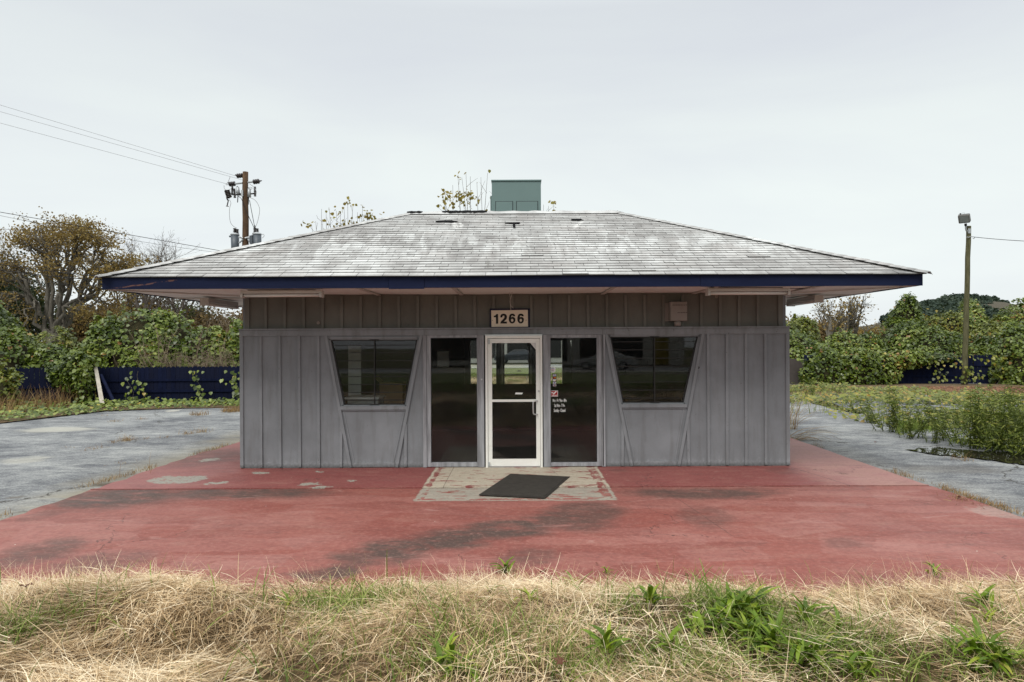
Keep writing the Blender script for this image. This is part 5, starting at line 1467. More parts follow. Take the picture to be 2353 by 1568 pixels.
def mound(label, ell, dens, size, mat, seed, group, name="vine_mound", lo=0.03, hi=0.95, floor=-0.05, cat="vines", tw=None):
    """leafy mound: overlapping ellipsoids (x,y,z, rx,ry,rz) covered in leaves"""
    rng = np.random.default_rng(seed)
    E_ = []
    for e in ell:                          # break each big lobe into lumps
        E_.append(e)
        x, y, z, rx, ry, rz = e
        for _ in range(13):
            u = unit(rng, 1)[0]; u[2] = abs(u[2]) * 0.9
            f = rng.uniform(0.16, 0.44)
            E_.append((x + u[0] * rx * 0.80, y + u[1] * ry * 0.80, z + u[2] * rz * 0.80, rx * f, ry * f, rz * f))
    E_ = np.array(E_)
    PP_, NN_ = [], []
    for i, (x, y, z, rx, ry, rz) in enumerate(E_):
        area = 4 * math.pi * ((rx * ry) ** 1.6 / 3 + (rx * rz) ** 1.6 / 3 + (ry * rz) ** 1.6 / 3) ** (1 / 1.6)
        n = int(area * dens)
        u = unit(rng, n)
        r = 1 + rng.normal(size=(n, 1)) * 0.035 - np.abs(rng.normal(size=(n, 1))) * 0.05
        p = np.array([x, y, z]) + u * np.array([rx, ry, rz]) * r
        nn = u / np.array([rx, ry, rz]); nn /= np.linalg.norm(nn, axis=1, keepdims=True)
        keep = (p[:, 2] > floor) & (p[:, 1] < y + ry * 0.55)
        for j, e in enumerate(E_):
            if j == i: continue
            q = (p - e[:3]) / e[3:]
            keep &= (q ** 2).sum(1) > 0.80
        PP_.append(p[keep]); NN_.append(nn[keep])
    Pn, Nn = np.concatenate(PP_), np.concatenate(NN_)
    gaps = vnoise(Pn[:, 0] + Pn[:, 1] * 0.7, Pn[:, 2] - Pn[:, 1] * 0.3, 1.9, seed) + rng.uniform(-0.2, 0.2, len(Pn))
    k = gaps > 0.29
    Pn, Nn = Pn[k], Nn[k]
    # loose runners that break the outline
    top = np.where(Nn[:, 2] > 0.25)[0]
    for i in rng.choice(top, min(len(top), int(14 * len(ell))), replace=False):
        q = Pn[i].copy(); d = Nn[i] * 0.8 + np.array([0, -0.1, 0.7]) + rng.normal(size=3) * 0.35; d /= np.linalg.norm(d)
        L = rng.uniform(0.15, 0.55); m_ = int(L * 26) + 3
        f = np.sort(rng.uniform(0, 1, m_))[:, None]
        pts = q + d * L * f + np.array([0, 0, -0.35]) * L * f ** 2 + rng.normal(size=(m_, 3)) * 0.035
        Pn = np.concatenate([Pn, pts]); Nn = np.concatenate([Nn, np.repeat(Nn[i:i + 1], m_, 0)])
    n = len(Pn)
    N2 = Nn * 0.8 + np.array([0, -0.15, 0.55]) + unit(rng, n) * 0.75
    D2 = np.array([0, -0.25, -1.0]) + unit(rng, n) * 0.65
    sz = size * (0.40 + 1.0 * rng.random(n) ** 1.3)
    V, F, kk = cards(Pn, N2, D2, sz, rng)
    base = (float(np.mean(E_[:len(ell), 0])), float(np.mean(E_[:len(ell), 1])), floor)
    t = thing(name, label, cat, base, group)
    r = np.clip(rng.uniform(lo, hi, n) * 0.6 + 0.55 * (vnoise(Pn[:, 0], Pn[:, 2] + Pn[:, 1], 0.9, seed + 3) - 0.15) + (rng.random(n) < 0.035) * 0.5, 0, 1)
    npmesh("leaves", V, F, mat, t, rnd=np.repeat(r, kk))
    # lumpy core standing for inner stems, inner shade put into its dark colour
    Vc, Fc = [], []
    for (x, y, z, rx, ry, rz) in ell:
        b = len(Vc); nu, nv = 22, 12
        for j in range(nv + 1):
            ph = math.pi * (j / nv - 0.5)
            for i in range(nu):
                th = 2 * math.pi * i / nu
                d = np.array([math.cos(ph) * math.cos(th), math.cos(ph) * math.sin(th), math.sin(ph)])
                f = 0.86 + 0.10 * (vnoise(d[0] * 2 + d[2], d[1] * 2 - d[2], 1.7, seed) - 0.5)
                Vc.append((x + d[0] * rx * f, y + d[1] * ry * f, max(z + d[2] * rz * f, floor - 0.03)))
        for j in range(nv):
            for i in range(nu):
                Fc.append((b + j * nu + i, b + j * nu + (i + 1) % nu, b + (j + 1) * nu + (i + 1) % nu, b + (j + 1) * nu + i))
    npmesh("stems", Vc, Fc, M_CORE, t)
    if tw:
        twigs_of(tw, t, seed)
    return t
def E3(px0, px1, py0, d, depth, z0=None):
    """ellipsoid that spans px0..px1 and tops out at py0 at distance d"""
    a, b, tp = P(px0, py0, d), P(px1, py0, d), P((px0 + px1) / 2, py0, d)
    zc = 0.0 if z0 is None else z0
    return ((a.x + b.x) / 2, a.y, zc, (b.x - a.x) / 2, depth, tp.z - zc)
def polyline(start, d, L, n, rs, wander, lift):
    pts = [start]; d = d.normalized()
    for _ in range(n):
        d = (d + Vector((rs.gauss(0, wander), rs.gauss(0, wander), rs.gauss(0, wander) + lift))).normalized()
        pts.append(pts[-1] + d * (L / n))
    return pts, d
def tree(label, base, H, seed, leafmat=None, nleaf=0, leaf=0.15, trunk=0.3, levels=4, spread=0.8, first=0.3, kids=(6, 5, 4, 4), name="tree", group=None, bark=None, lift=0.06, clear=0.0,
         cat="tree", leafscatter=0.45, forks=1, lmin=0.0, ratio=0.62, lens=None, lo=0.0, hi=1.0, flat_=1.0):
    rs = random.Random(seed); rng = np.random.default_rng(seed)
    m = MB(); tips = []
    base = Vector(base)
    def grow(p, d, L, r, lev):
        n = 7 if lev == 0 else (5 if lev < 3 else 3)
        pts, dd = polyline(p, d, L, n, rs, 0.06 + 0.07 * lev, lift if lev else 0.03)
        rad = [max(r * (1 - 0.62 * k / n), 0.006) for k in range(n + 1)]
        m.tube(pts, rad, (10, 7, 5, 4, 3, 3)[lev], cap=(lev == 0))
        if lev >= levels - 2:
            for k in range(1, n + 1): tips.append(pts[k])
        if lev + 1 >= levels: return
        nk = kids[lev]
        for c in range(nk):
            f = first + (1 - first) * (c + rs.random() * 0.8) / nk if lev == 0 else 0.22 + 0.78 * (c + rs.random()) / nk
            f = min(f, 0.999); i = int(f * n); q = pts[i].lerp(pts[i + 1], f * n - i)
            tdir = (pts[i + 1] - pts[i]).normalized()
            az = rs.uniform(0, 2 * math.pi) if lev else 2.4 * c + rs.uniform(-0.5, 0.5)
            s = Vector((math.cos(az), math.sin(az), 0)); s = (s - tdir * s.dot(tdir)).normalized()
            ang = spread * rs.uniform(0.7, 1.25)
            nd = tdir * math.cos(ang) + s * math.sin(ang)
            nd.z *= flat_
            grow(q, nd, L * ratio * rs.uniform(0.7, 1.15) * (1.12 - 0.35 * f if lev == 0 else 1), rad[i] * 0.62, lev + 1)
    for k in range(forks):
        a = rs.uniform(0, 6.28)
        grow(base + Vector((0.3 * (k > 0) * math.cos(a), 0.3 * (k > 0) * math.sin(a), 0)), Vector((0.12 * math.cos(a) * (forks > 1) * 2, 0.12 * math.sin(a) * (forks > 1) * 2, 1)), H * 0.62, trunk * (1 if k == 0 else 0.8), 0)
    # fit the height
    zmax = max(v[2] for v in m.v) - base.z
    k = H / zmax
    m.v = [(base.x + (v[0] - base.x) * k, base.y + (v[1] - base.y) * k, base.z + (v[2] - base.z) * k) for v in m.v]
    tips = np.array([((p.x - base.x) * k + base.x, (p.y - base.y) * k + base.y, (p.z - base.z) * k + base.z) for p in tips])
    t = thing(name, label, cat, tuple(base), group)
    m.build("trunk", bark or M_BARK, t, smooth=True)
    if nleaf:
        tips = tips[tips[:, 2] > base.z + H * lmin]
        # leaves gather in clumps: some twigs carry many, some none
        wgt = np.maximum(0.02, vnoise(tips[:, 0] + tips[:, 1] * 0.6, tips[:, 2], 0.8, seed) - 0.25); wgt /= wgt.sum()
        idx = rng.choice(len(tips), nleaf, p=wgt)
        p = tips[idx] + rng.normal(size=(nleaf, 3)) * leafscatter * np.array([1, 1, 0.7])
        nn = unit(rng, nleaf) + np.array([0, -0.2, 0.5]); dd = unit(rng, nleaf) + np.array([0, 0, -0.6])
        V, F, kk = cards(p, nn, dd, leaf * rng.uniform(0.6, 1.3, nleaf), rng, 'quad')
        r = np.clip(rng.uniform(lo, hi, nleaf) * 0.6 + 0.4 * vnoise(p[:, 0] + p[:, 1], p[:, 2], 0.7, seed + 5), 0, 1)
        npmesh("crown", V, F, leafmat, t, rnd=np.repeat(r, kk))
    return t
def twigs_of(spec, parent, seed, mat=None, name="bare_stems"):
    """tangle of bare stems: list of (x, y, z, height, n, spread, r)"""
    rs = random.Random(seed); m = MB()
    for (x, y, z, h, n, sp, r) in spec:
        for _ in range(n):
            p = Vector((x + rs.gauss(0, sp * 0.5), y + rs.gauss(0, 0.25), z))
            d = Vector((rs.gauss(0, 0.35), rs.gauss(0, 0.2), 1))
            L = h * rs.uniform(0.45, 1.1)
            pts, dd = polyline(p, d, L, 6, rs, 0.14, -0.03)
            m.tube(pts, [r * (1 - 0.1 * k) for k in range(7)], 4, cap=False)
            for _ in range(6):
                i = rs.randint(1, 5); q, _d = polyline(pts[i], Vector((rs.gauss(0, 1), rs.gauss(0, 0.6), rs.gauss(0.4, 0.5))), L * rs.uniform(0.2, 0.5), 4, rs, 0.22, -0.05)
                m.tube(q, [r * 0.5, r * 0.4, r * 0.35, r * 0.3, r * 0.25], 3, cap=False)
    return m.build(name, mat or M_BRUSHTW, parent)

# ------------------------------------------------------------------ trees, left
gl = "trees beyond the left fence"
def TB(px, d, z=-0.09): p = P(px, 850, d); return (p.x, p.y, z)
def oak(label, base, seed):
    rs = random.Random(seed); rng = np.random.default_rng(seed)
    base = Vector(base); t = thing("oak_tree", label, "tree", tuple(base), gl)
    m = MB(); tips = []
    fork = base + Vector((0.15, 0, 2.9))
    m.tube([base, base + Vector((0.05, 0, 1.2)), fork], [0.55, 0.44, 0.40], 12)
    m.tube([base + Vector((-0.5, 0.2, 0)), base + Vector((-0.42, 0.2, 1.6)), base + Vector((-0.5, 0.1, 3.2))], [0.36, 0.30, 0.26], 10)
    cen = base + Vector((0.75, 0, 5.3)); R = Vector((4.5, 3.8, 5.0))
    prim = [(-0.95, -.2, .35), (-0.65, .3, .85), (-0.25, -.3, 1.0), (0.15, .4, 1.0), (0.5, -.3, .95), (0.85, .1, .7), (1.02, -.2, .28), (0.75, -.5, .02), (-0.8, -.4, .0), (0.3, -.8, .6), (-.3, .8, .6), (.9, .5, .4)]
    def limb(a, b, r0, r1, n, wob, sides):
        pts = [a]
        for k in range(1, n + 1):
            f = k / n
            pts.append(a.lerp(b, f) + Vector((rs.gauss(0, wob), rs.gauss(0, wob), rs.gauss(0, wob) + wob * 2.5 * math.sin(math.pi * f))) * (1 if k < n else 0))
        m.tube(pts, [r0 + (r1 - r0) * (k / n) for k in range(n + 1)], sides, cap=False)
        return pts
    for i, (a, b, c) in enumerate(prim):
        e = cen + Vector((R.x * a * 0.62, R.y * b * 0.62, R.z * c * 0.62))
        st = fork if i % 3 else base + Vector((-0.5, 0.1, 3.1)) if a < 0 else fork - Vector((0, 0, 0.4))
        pl = limb(st, e, 0.165 * rs.uniform(0.75, 1.25), 0.085, 7, 0.20, 7)
        for _ in range(7):
            d = Vector((a + rs.gauss(0, .34), b + rs.gauss(0, .4), c + rs.gauss(0, .25))).normalized()
            f = rs.uniform(0.86, 1.03)
            q = cen + Vector((R.x * d.x * f, R.y * d.y * f, R.z * d.z * f))
            if q.z < base.z + 3.0: q.z = base.z + 3.0 + rs.random()
            s_ = pl[rs.randint(3, 7)]
            p2 = limb(s_, q, 0.085, 0.025, 6, 0.14, 5)
            tips.append(q)
            for _ in range(6):
                z = q + Vector((rs.gauss(0, .6), rs.gauss(0, .6), rs.gauss(0.1, .35)))
                limb(p2[rs.randint(3, 6)], z, 0.024, 0.008, 4, 0.07, 3); tips.append(z)
    m.build("trunk", M_BARK, t, smooth=True)
    tp = np.array([tuple(v) for v in tips]); N = 16000
    idx = rng.integers(0, len(tp), N)
    p = tp[idx] + rng.normal(size=(N, 3)) * np.array([0.32, 0.32, 0.19])
    V, F, kk = cards(p, unit(rng, N) + np.array([0, -0.2, 0.5]), unit(rng, N) + np.array([0, 0, -0.6]), 0.135 * rng.uniform(0.6, 1.3, N), rng, 'quad')
    r = np.clip(rng.uniform(0, 1, N) * 0.6 + 0.4 * vnoise(p[:, 0] + p[:, 1], p[:, 2], 0.7, seed + 5), 0, 1)
    npmesh("crown", V, F, M_OAK, t, rnd=np.repeat(r, kk))
oak("big spreading oak with brown leaves and forked grey trunk, left of the roof corner", TB(122, 46), 11)
tree("dark evergreen tree with ivy-covered trunk, left of the brown oak", TB(52, 54), 8.6, 12, M_DARKEV, 5000, 0.22, 0.40, 4, 0.8, 0.3, (10, 7, 6, 5), "evergreen_tree", gl, M_BARK, 0.02, leafscatter=0.7, lmin=0.2)
tree("dark evergreen tree cut by the left edge, behind the tall vine heap", TB(-50, 50), 9.4, 13, M_DARKEV, 8000, 0.22, 0.42, 4, 0.8, 0.2, (11, 7, 6, 5), "evergreen_tree", gl, M_BARK, 0.02, leafscatter=0.7, lmin=0.15)
tree("bare pale tree rising above the dark evergreens at the far left", TB(10, 52), 11.8, 14, None, 0, 0, 0.26, 5, 0.55, 0.35, (9, 6, 5, 4, 3), "bare_tree", gl, M_TWIG, 0.08)
tree("bare tree showing just right of the oak crown", TB(262, 62), 11.6, 15, None, 0, 0, 0.24, 5, 0.55, 0.4, (8, 6, 5, 4, 3), "bare_tree", gl, M_TWIG, 0.08)
tree("tall bare tree above the left roof corner, with dark crooked limbs", TB(338, 56), 12.0, 16, None, 0, 0, 0.28, 5, 0.6, 0.35, (9, 6, 5, 4, 3), "bare_tree", gl, M_TWIG, 0.06)
tree("faint bare tree half hidden by the left roof slope", TB(408, 64), 11.2, 17, None, 0, 0, 0.24, 5, 0.6, 0.4, (8, 6, 5, 4, 3), "bare_tree", gl, M_TWIG, 0.07)
for i, (px, d, h, lab, mt, nl) in enumerate([
        (205, 56, 5.6, "russet undergrowth tree below the oak's right limbs", M_BRUSH, 5000), (262, 60, 6.2, "mixed brown tree under the roof corner", M_BRUSH, 5000),
        (318, 66, 6.6, "olive-green tree behind the big vine mound", M_OLIVE, 5000), (372, 63, 6.0, "rust-brown tree behind the big vine mound's peak", M_BRUSH, 5000),
        (428, 70, 6.8, "yellow-flecked olive tree below the left eave", M_OLIVE, 5000), (486, 64, 5.4, "tan brush tree below the left eave lights", M_BRUSH, 5000),
        (545, 68, 6.0, "brown tree touching the shop wall corner", M_BRUSH, 5000), (165, 66, 6.0, "dim olive tree between the two oak trunks and the vines", M_OLIVE, 4500),
        (10, 62, 6.5, "dim dark tree deep behind the evergreens", M_DARKEV, 5000)]):
    tree(lab, TB(px, d), h, 40 + i, mt, nl, 0.26, 0.16, 4, 0.8, 0.08, (9, 6, 5, 4), "background_tree", gl, M_BARK, 0.03, leafscatter=0.65)
# ------------------------------------------------------------------ vines, left
gm = "kudzu heaps on the left"
ks = 0.125
tw1 = []
mound("tall vine heap at the far left edge, as high as the oak's fork", [E3(-110, 70, 712, 25.8, 1.5, 0.6), E3(-60, 92, 760, 25.2, 1.2, 0.4), E3(-160, -20, 740, 25.5, 1.2, 0.5)], 250, ks, M_KUDZU, 1, gm, lo=0.1)
mound("low vine heap in the dip, around the short metal post", [E3(70, 170, 792, 25.6, 1.1, 0.4), E3(150, 240, 796, 25.4, 1.0, 0.4)], 250, ks, M_KUDZU, 2, gm)
mound("yellowish vine heap further back in the dip", [E3(85, 190, 764, 29.5, 1.4, 0.5)], 170, 0.11, M_KUDZUA, 3, gm)
bx = P(400, 840, 25.2)
mound("biggest vine mound left of the shop, with bare stems in front", [E3(215, 430, 712, 26.4, 1.6, 0.6), E3(300, 470, 716, 26.8, 1.6, 0.6), E3(180, 300, 755, 26.0, 1.2, 0.5), E3(400, 540, 752, 26.6, 1.3, 0.5)], 235, ks, M_KUDZU, 4, gm)
mound("vine clump against the shop's left wall corner", [E3(515, 600, 742, 27.2, 1.1, 0.5)], 250, ks, M_KUDZU, 5, gm)
mound("curtain of vines spilling over the left fence beside the leaning board", [E3(165, 215, 818, 23.5, 0.35, 0.9), E3(178, 208, 850, 23.35, 0.25, 0.55), E3(120, 185, 832, 23.5, 0.3, 0.95)], 260, 0.12, M_KUDZU, 6, gm)
mound("orange-tinged vine clump before the left fence at the picture's edge", [E3(-40, 28, 850, 21.8, 0.4, 0.5), E3(-10, 40, 868, 21.7, 0.3, 0.4)], 250, 0.11, M_KUDZUA, 7, gm, lo=0.3, hi=1.0)
sm = []
for (px, d, h, n, sp) in ((360, 25.0, 2.2, 9, 0.5), (420, 25.0, 2.0, 9, 0.5), (470, 25.1, 1.7, 8, 0.6), (520, 25.2, 1.5, 8, 0.6), (320, 25.0, 1.6, 5, 0.4)):
    q = P(px, 850, d); sm.append((q.x, q.y, 0.7, h, n, sp, 0.014))
q0 = P(430, 850, 25.1)
o = twigs_of(sm, None, 8, name="bare_brush")
o["label"] = "tangle of bare tan brush in front of the biggest vine mound"; o["category"] = "brush"
sm = []
for px in range(330, 570, 22):
    q = P(px, 840, 24.9); sm.append((q.x, q.y, 1.15, 0.7, 12, 0.4, 0.006))
o = twigs_of(sm, None, 9, name="dry_brush", mat=M_BRUSHTW)
o["label"] = "matted dry brown brush spilling over the top of the left fence near the shop"; o["category"] = "brush"
q = P(520, 760, 30); sm = [(q.x + k * 0.35 - 1.0, q.y, 0.5, 3.0, 14, 0.3, 0.009) for k in range(7)]
o = twigs_of(sm, None, 10, name="bare_brush"); o["label"] = "pale bare brush behind the vines by the shop corner"; o["category"] = "brush"
for (px, py, n, lab, sd) in ((460, 925, 30, "thin climbing vine with a few leaves on the left fence", 1), (325, 905, 22, "short vine with dark leaves low on the left fence", 2), (545, 915, 40, "leafy vine climbing the left fence by the shop corner", 3), (105, 905, 26, "small vine on the left fence near the grass", 4), (300, 870, 12, "few vine leaves on the fence right of the leaning pipe", 5)):
    rng = np.random.default_rng(sd); q = P(px, py, 23.85)
    zz = rng.uniform(0.05, 1.15 if py > 900 else 0.9, n)
    p = np.stack([q.x + 0.12 * np.sin(zz * 5) + rng.normal(size=n) * 0.14, np.full(n, q.y - 0.1) + rng.uniform(-.08, 0.02, n), zz], 1)
    V, F, kk = cards(p, np.array([0, -1, 0.5]) + unit(rng, n) * 0.5, np.array([0, -0.2, -1]) + unit(rng, n) * 0.5, 0.14 * rng.uniform(0.6, 1.2, n), rng)
    t = thing("climbing_vine", lab, "vine", (q.x, q.y, 0), "vines climbing the fences")
    npmesh("leaves", V, F, M_KUDZU, t, rnd=np.repeat(rng.uniform(0.1, 0.98, n), kk))
    st = MB(); st.tube([(q.x + 0.12 * math.sin(z * 5), q.y - 0.05, z) for z in np.linspace(-0.03, max(zz), 12)], 0.008, 4); st.build("stem", M_BARK, t)

# ground cover strips (nobody could count the leaves)
def cover(name, label, poly, n, size, mat, seed, hgt=0.2, lo=0.0, hi=1.0, mask=None):
    rng = np.random.default_rng(seed)
    pts = [GP(a, b, -0.03) for a, b in poly]
    xs, ys = np.array([p.x for p in pts]), np.array([p.y for p in pts])
    out = np.zeros((0, 2))
    while len(out) < n:
        c = np.stack([rng.uniform(xs.min(), xs.max(), n), rng.uniform(ys.min(), ys.max(), n)], 1)
        ins = np.zeros(n, bool); j = len(xs) - 1
        for i in range(len(xs)):
            cond = ((ys[i] > c[:, 1]) != (ys[j] > c[:, 1])) & (c[:, 0] < (xs[j] - xs[i]) * (c[:, 1] - ys[i]) / (ys[j] - ys[i] + 1e-12) + xs[i])
            ins ^= cond; j = i
        if mask is not None: ins &= vnoise(c[:, 0], c[:, 1] * 1.6, mask[0], seed) > mask[1] + rng.uniform(-0.12, 0.12, n)
        out = np.concatenate([out, c[ins]])
    out = out[:n]
    hh = hgt * (0.3 + 0.7 * vnoise(out[:, 0], out[:, 1], 1.5, seed + 1)) * rng.random(n)
    p = np.stack([out[:, 0], out[:, 1], -0.02 + hh], 1)
    V, F, kk = cards(p, np.array([0, -0.35, 1]) + unit(rng, n) * 0.45, unit(rng, n) + np.array([0, -0.4, 0]), size * rng.uniform(0.5, 1.2, n), rng)
    o = npmesh(name, V, F, mat, None, rnd=np.repeat(np.clip(rng.uniform(lo, hi, n), 0, 1), kk))
    tag(o, label, "ground cover", kind="stuff")
cover("ground_cover", "low vine leaves creeping over the soil along the left fence", [(-300, 992), (0, 972), (130, 958), (240, 946), (420, 938), (620, 933), (620, 905), (420, 905), (240, 905), (-300, 930)], 9000, 0.12, M_KUDZU, 61, 0.28, 0.2, 0.97)
cover("ground_cover", "yellow-green leaves spread over the wet lot on the right", [(1800, 932), (1900, 938), (2080, 930), (2353, 932), (2353, 918), (2080, 900), (1950, 893), (1800, 893)], 3000, 0.14, M_KUDZUA, 62, 0.35, 0.25, 0.99, mask=(0.35, 0.42))
cover("ground_cover", "sparse leaves between the puddles on the right", [(1900, 960), (2100, 985), (2353, 1015), (2353, 925), (1900, 925)], 1500, 0.11, M_KUDZUA, 63, 0.2, 0.2, 0.97, mask=(0.7, 0.5))
cover("leaf_litter", "brown dead leaves on the ground along the right fence", [(2040, 906), (2353, 912), (2353, 890), (2040, 890)], 3500, 0.09, M_BROWNL, 64, 0.05)
def blades(name, label, poly, n, h, mat, seed, lean=0.35, w=0.008, z=-0.03, lo=0, hi=1, kind="stuff", mask=None, cat="grass"):
    rng = np.random.default_rng(seed)
    pts = [GP(a, b, -0.03) for a, b in poly]
    xs, ys = np.array([p.x for p in pts]), np.array([p.y for p in pts])
    out = np.zeros((0, 2))
    while len(out) < n:
        c = np.stack([rng.uniform(xs.min(), xs.max(), n), rng.uniform(ys.min(), ys.max(), n)], 1)
        ins = np.zeros(n, bool); j = len(xs) - 1
        for i in range(len(xs)):
            cond = ((ys[i] > c[:, 1]) != (ys[j] > c[:, 1])) & (c[:, 0] < (xs[j] - xs[i]) * (c[:, 1] - ys[i]) / (ys[j] - ys[i] + 1e-12) + xs[i])
            ins ^= cond; j = i
        if mask is not None: ins &= vnoise(c[:, 0], c[:, 1], mask[0], seed) > mask[1] + rng.uniform(-0.1, 0.1, n)
        out = np.concatenate([out, c[ins]])
    out = out[:n]
    p = np.stack([out[:, 0], out[:, 1], np.full(n, z)], 1)
    V, F, R = ribbons(p, h * rng.uniform(0.4, 1.15, n), lean, w, rng)
    o = npmesh(name, V, F, mat, None, rnd=np.repeat(rng.uniform(lo, hi, n), R))
    tag(o, label, cat, kind=kind)
    return o
def ribbons(p, L, lean, w, rng, azim=None, elev=None, segs=3, droop=0.5):
    n = len(p)
    az = rng.uniform(0, 2 * np.pi, n) if azim is None else azim
    el = (np.pi / 2 - np.abs(rng.normal(size=n)) * lean) if elev is None else elev
    V = np.zeros((n, segs + 1, 2, 3))
    q = p.copy(); seg = (L / segs)
    side = np.stack([-np.sin(az), np.cos(az), np.zeros(n)], 1) * 0.8 + rng.normal(size=(n, 3)) * 0.35
    bend = rng.normal(size=n) * 0.22
    for k in range(segs + 1):
        ww = (w if np.isscalar(w) else w) * (1 - 0.75 * (k / segs) ** 1.5) * 0.5
        sd = side * (ww[:, None] if not np.isscalar(ww) else ww)
        V[:, k, 0] = q - sd; V[:, k, 1] = q + sd
        q = q + np.stack([np.cos(az) * np.cos(el), np.sin(az) * np.cos(el), np.sin(el)], 1) * seg[:, None]
        el = el - droop / segs; az = az + bend / segs
    V = V.reshape(-1, 3); K = (segs + 1) * 2
    b = np.arange(n)[:, None, None] * K
    f = np.array([(2 * k, 2 * k + 1, 2 * k + 3, 2 * k + 2) for k in range(segs)])[None] + b
    return V, f.reshape(-1, 4), K
blades("dry_grass", "dry brown weeds and grass along the foot of the left fence", [(-300, 985), (0, 962), (130, 946), (240, 925), (240, 905), (-300, 915)], 7000, 0.75, M_DRYT, 65, 0.45, 0.012, lo=0.0, hi=0.9)
blades("dry_grass", "band of rusty dry grass in the joint of the left parking lot", [(400, 952), (455, 956), (560, 946), (640, 946), (640, 938), (560, 940), (470, 940)], 1500, 0.17, M_DRYT, 66, 0.7, 0.009, mask=(1.4, 0.45))
blades("green_grass", "green grass and weeds at the wet edge on the right", [(2060, 1000), (2150, 1018), (2250, 1028), (2353, 1042), (2500, 1050), (2500, 1010), (2353, 1005), (2200, 985), (2060, 975)], 2600, 0.24, M_GRASS, 67, 0.6, 0.013, mask=(0.9, 0.45))
blades("green_grass", "thin yellow-green weeds standing between the puddles on the right", [(1812, 950), (2000, 965), (2353, 990), (2353, 905), (1812, 900)], 1100, 0.36, M_WEED, 68, 0.4, 0.014, mask=(0.8, 0.5), lo=0.2)

blades("dry_grass", "sparse dry grass along the left paving edge", [(0, 1196), (200, 1122), (420, 1060), (552, 1020), (552, 1014), (410, 1056), (180, 1120), (0, 1186)], 700, 0.09, M_DRYT, 69, 0.6, 0.005, mask=(1.6, 0.52))
blades("dry_grass", "sparse dry grass along the right paving edge", [(1815, 1010), (1980, 1068), (2150, 1122), (2353, 1192), (2353, 1182), (2160, 1118), (1990, 1062), (1815, 1004)], 900, 0.09, M_DRYT, 70, 0.6, 0.005, mask=(1.4, 0.50))
# ------------------------------------------------------------------ vines, right
gr_ = "kudzu heaps on the right"
kr = 0.13
def RM(label, ell, seed, mat=M_KUDZU, dens=185, size=kr, **k): return mound(label, ell, dens, size, mat, seed, gr_, **k)
RM("yellow-leaved bush top touching the shop's right wall corner", [E3(1760, 1850, 742, 40.5, 1.2, 1.2), E3(1790, 1880, 728, 41, 1.2, 1.2)], 21, M_KUDZUA, lo=0.3)
RM("vine heap filling the gap beside the shop's right wall", [E3(1740, 1900, 760, 38, 1.6, 0.3), E3(1850, 1925, 790, 37, 1.3, 0.3)], 22)
RM("rounded vine heap below the bare orange tree", [E3(1890, 1990, 762, 39, 1.5, 0.3), E3(1950, 2030, 770, 39.5, 1.4, 0.3)], 23)
RM("tallest peaked vine heap, against the wooded hill", [E3(2040, 2125, 690, 43, 1.4, 1.6), E3(2062, 2112, 676, 43, 1.2, 2.2), E3(2015, 2100, 735, 42, 1.5, 0.5)], 24, lo=0.0, hi=0.85)
RM("broad vine heap in front of the tallest peak", [E3(2035, 2130, 742, 38.5, 1.5, 0.4), E3(2070, 2215, 758, 37.5, 1.6, 0.3)], 25)
RM("vine heap dipping between the peak and the floodlight pole", [E3(2120, 2235, 716, 44, 1.6, 0.6)], 26, M_KUDZUA)
RM("smaller peaked vine heap directly behind the floodlight pole", [E3(2188, 2266, 690, 45, 1.4, 1.4), E3(2170, 2290, 722, 44, 1.5, 0.6)], 27)
RM("sloping vine heap just right of the floodlight pole", [E3(2225, 2300, 742, 39.5, 1.4, 0.4), E3(2255, 2330, 730, 43, 1.4, 0.6)], 28, M_KUDZUA)
RM("high vine bank at the far right, behind the nearer heap", [E3(2265, 2420, 700, 43, 1.8, 0.6), E3(2310, 2460, 690, 43.5, 1.8, 0.6)], 29)
RM("vine heap at the right edge, pouring over the fence", [E3(2275, 2400, 752, 33.2, 1.2, 0.3), E3(2300, 2460, 744, 32.6, 1.3, 0.3), E3(2330, 2375, 800, 31.9, 0.4, 0.5)], 30)
RM("vine heap hugging the foot of the floodlight pole behind the fence", [E3(2220, 2300, 778, 34.9, 0.9, 0.3)], 31, lo=0.0, hi=0.8)
RM("long vine blanket draped over the fence from the blue post", [E3(1840, 1960, 808, 33.2, 0.6, 0.3), E3(1925, 2060, 800, 33.1, 0.65, 0.3), E3(2030, 2130, 804, 33.3, 0.6, 1.15), E3(2110, 2195, 812, 33.5, 0.5, 1.2)], 32, dens=230, size=0.125, lo=0.0)
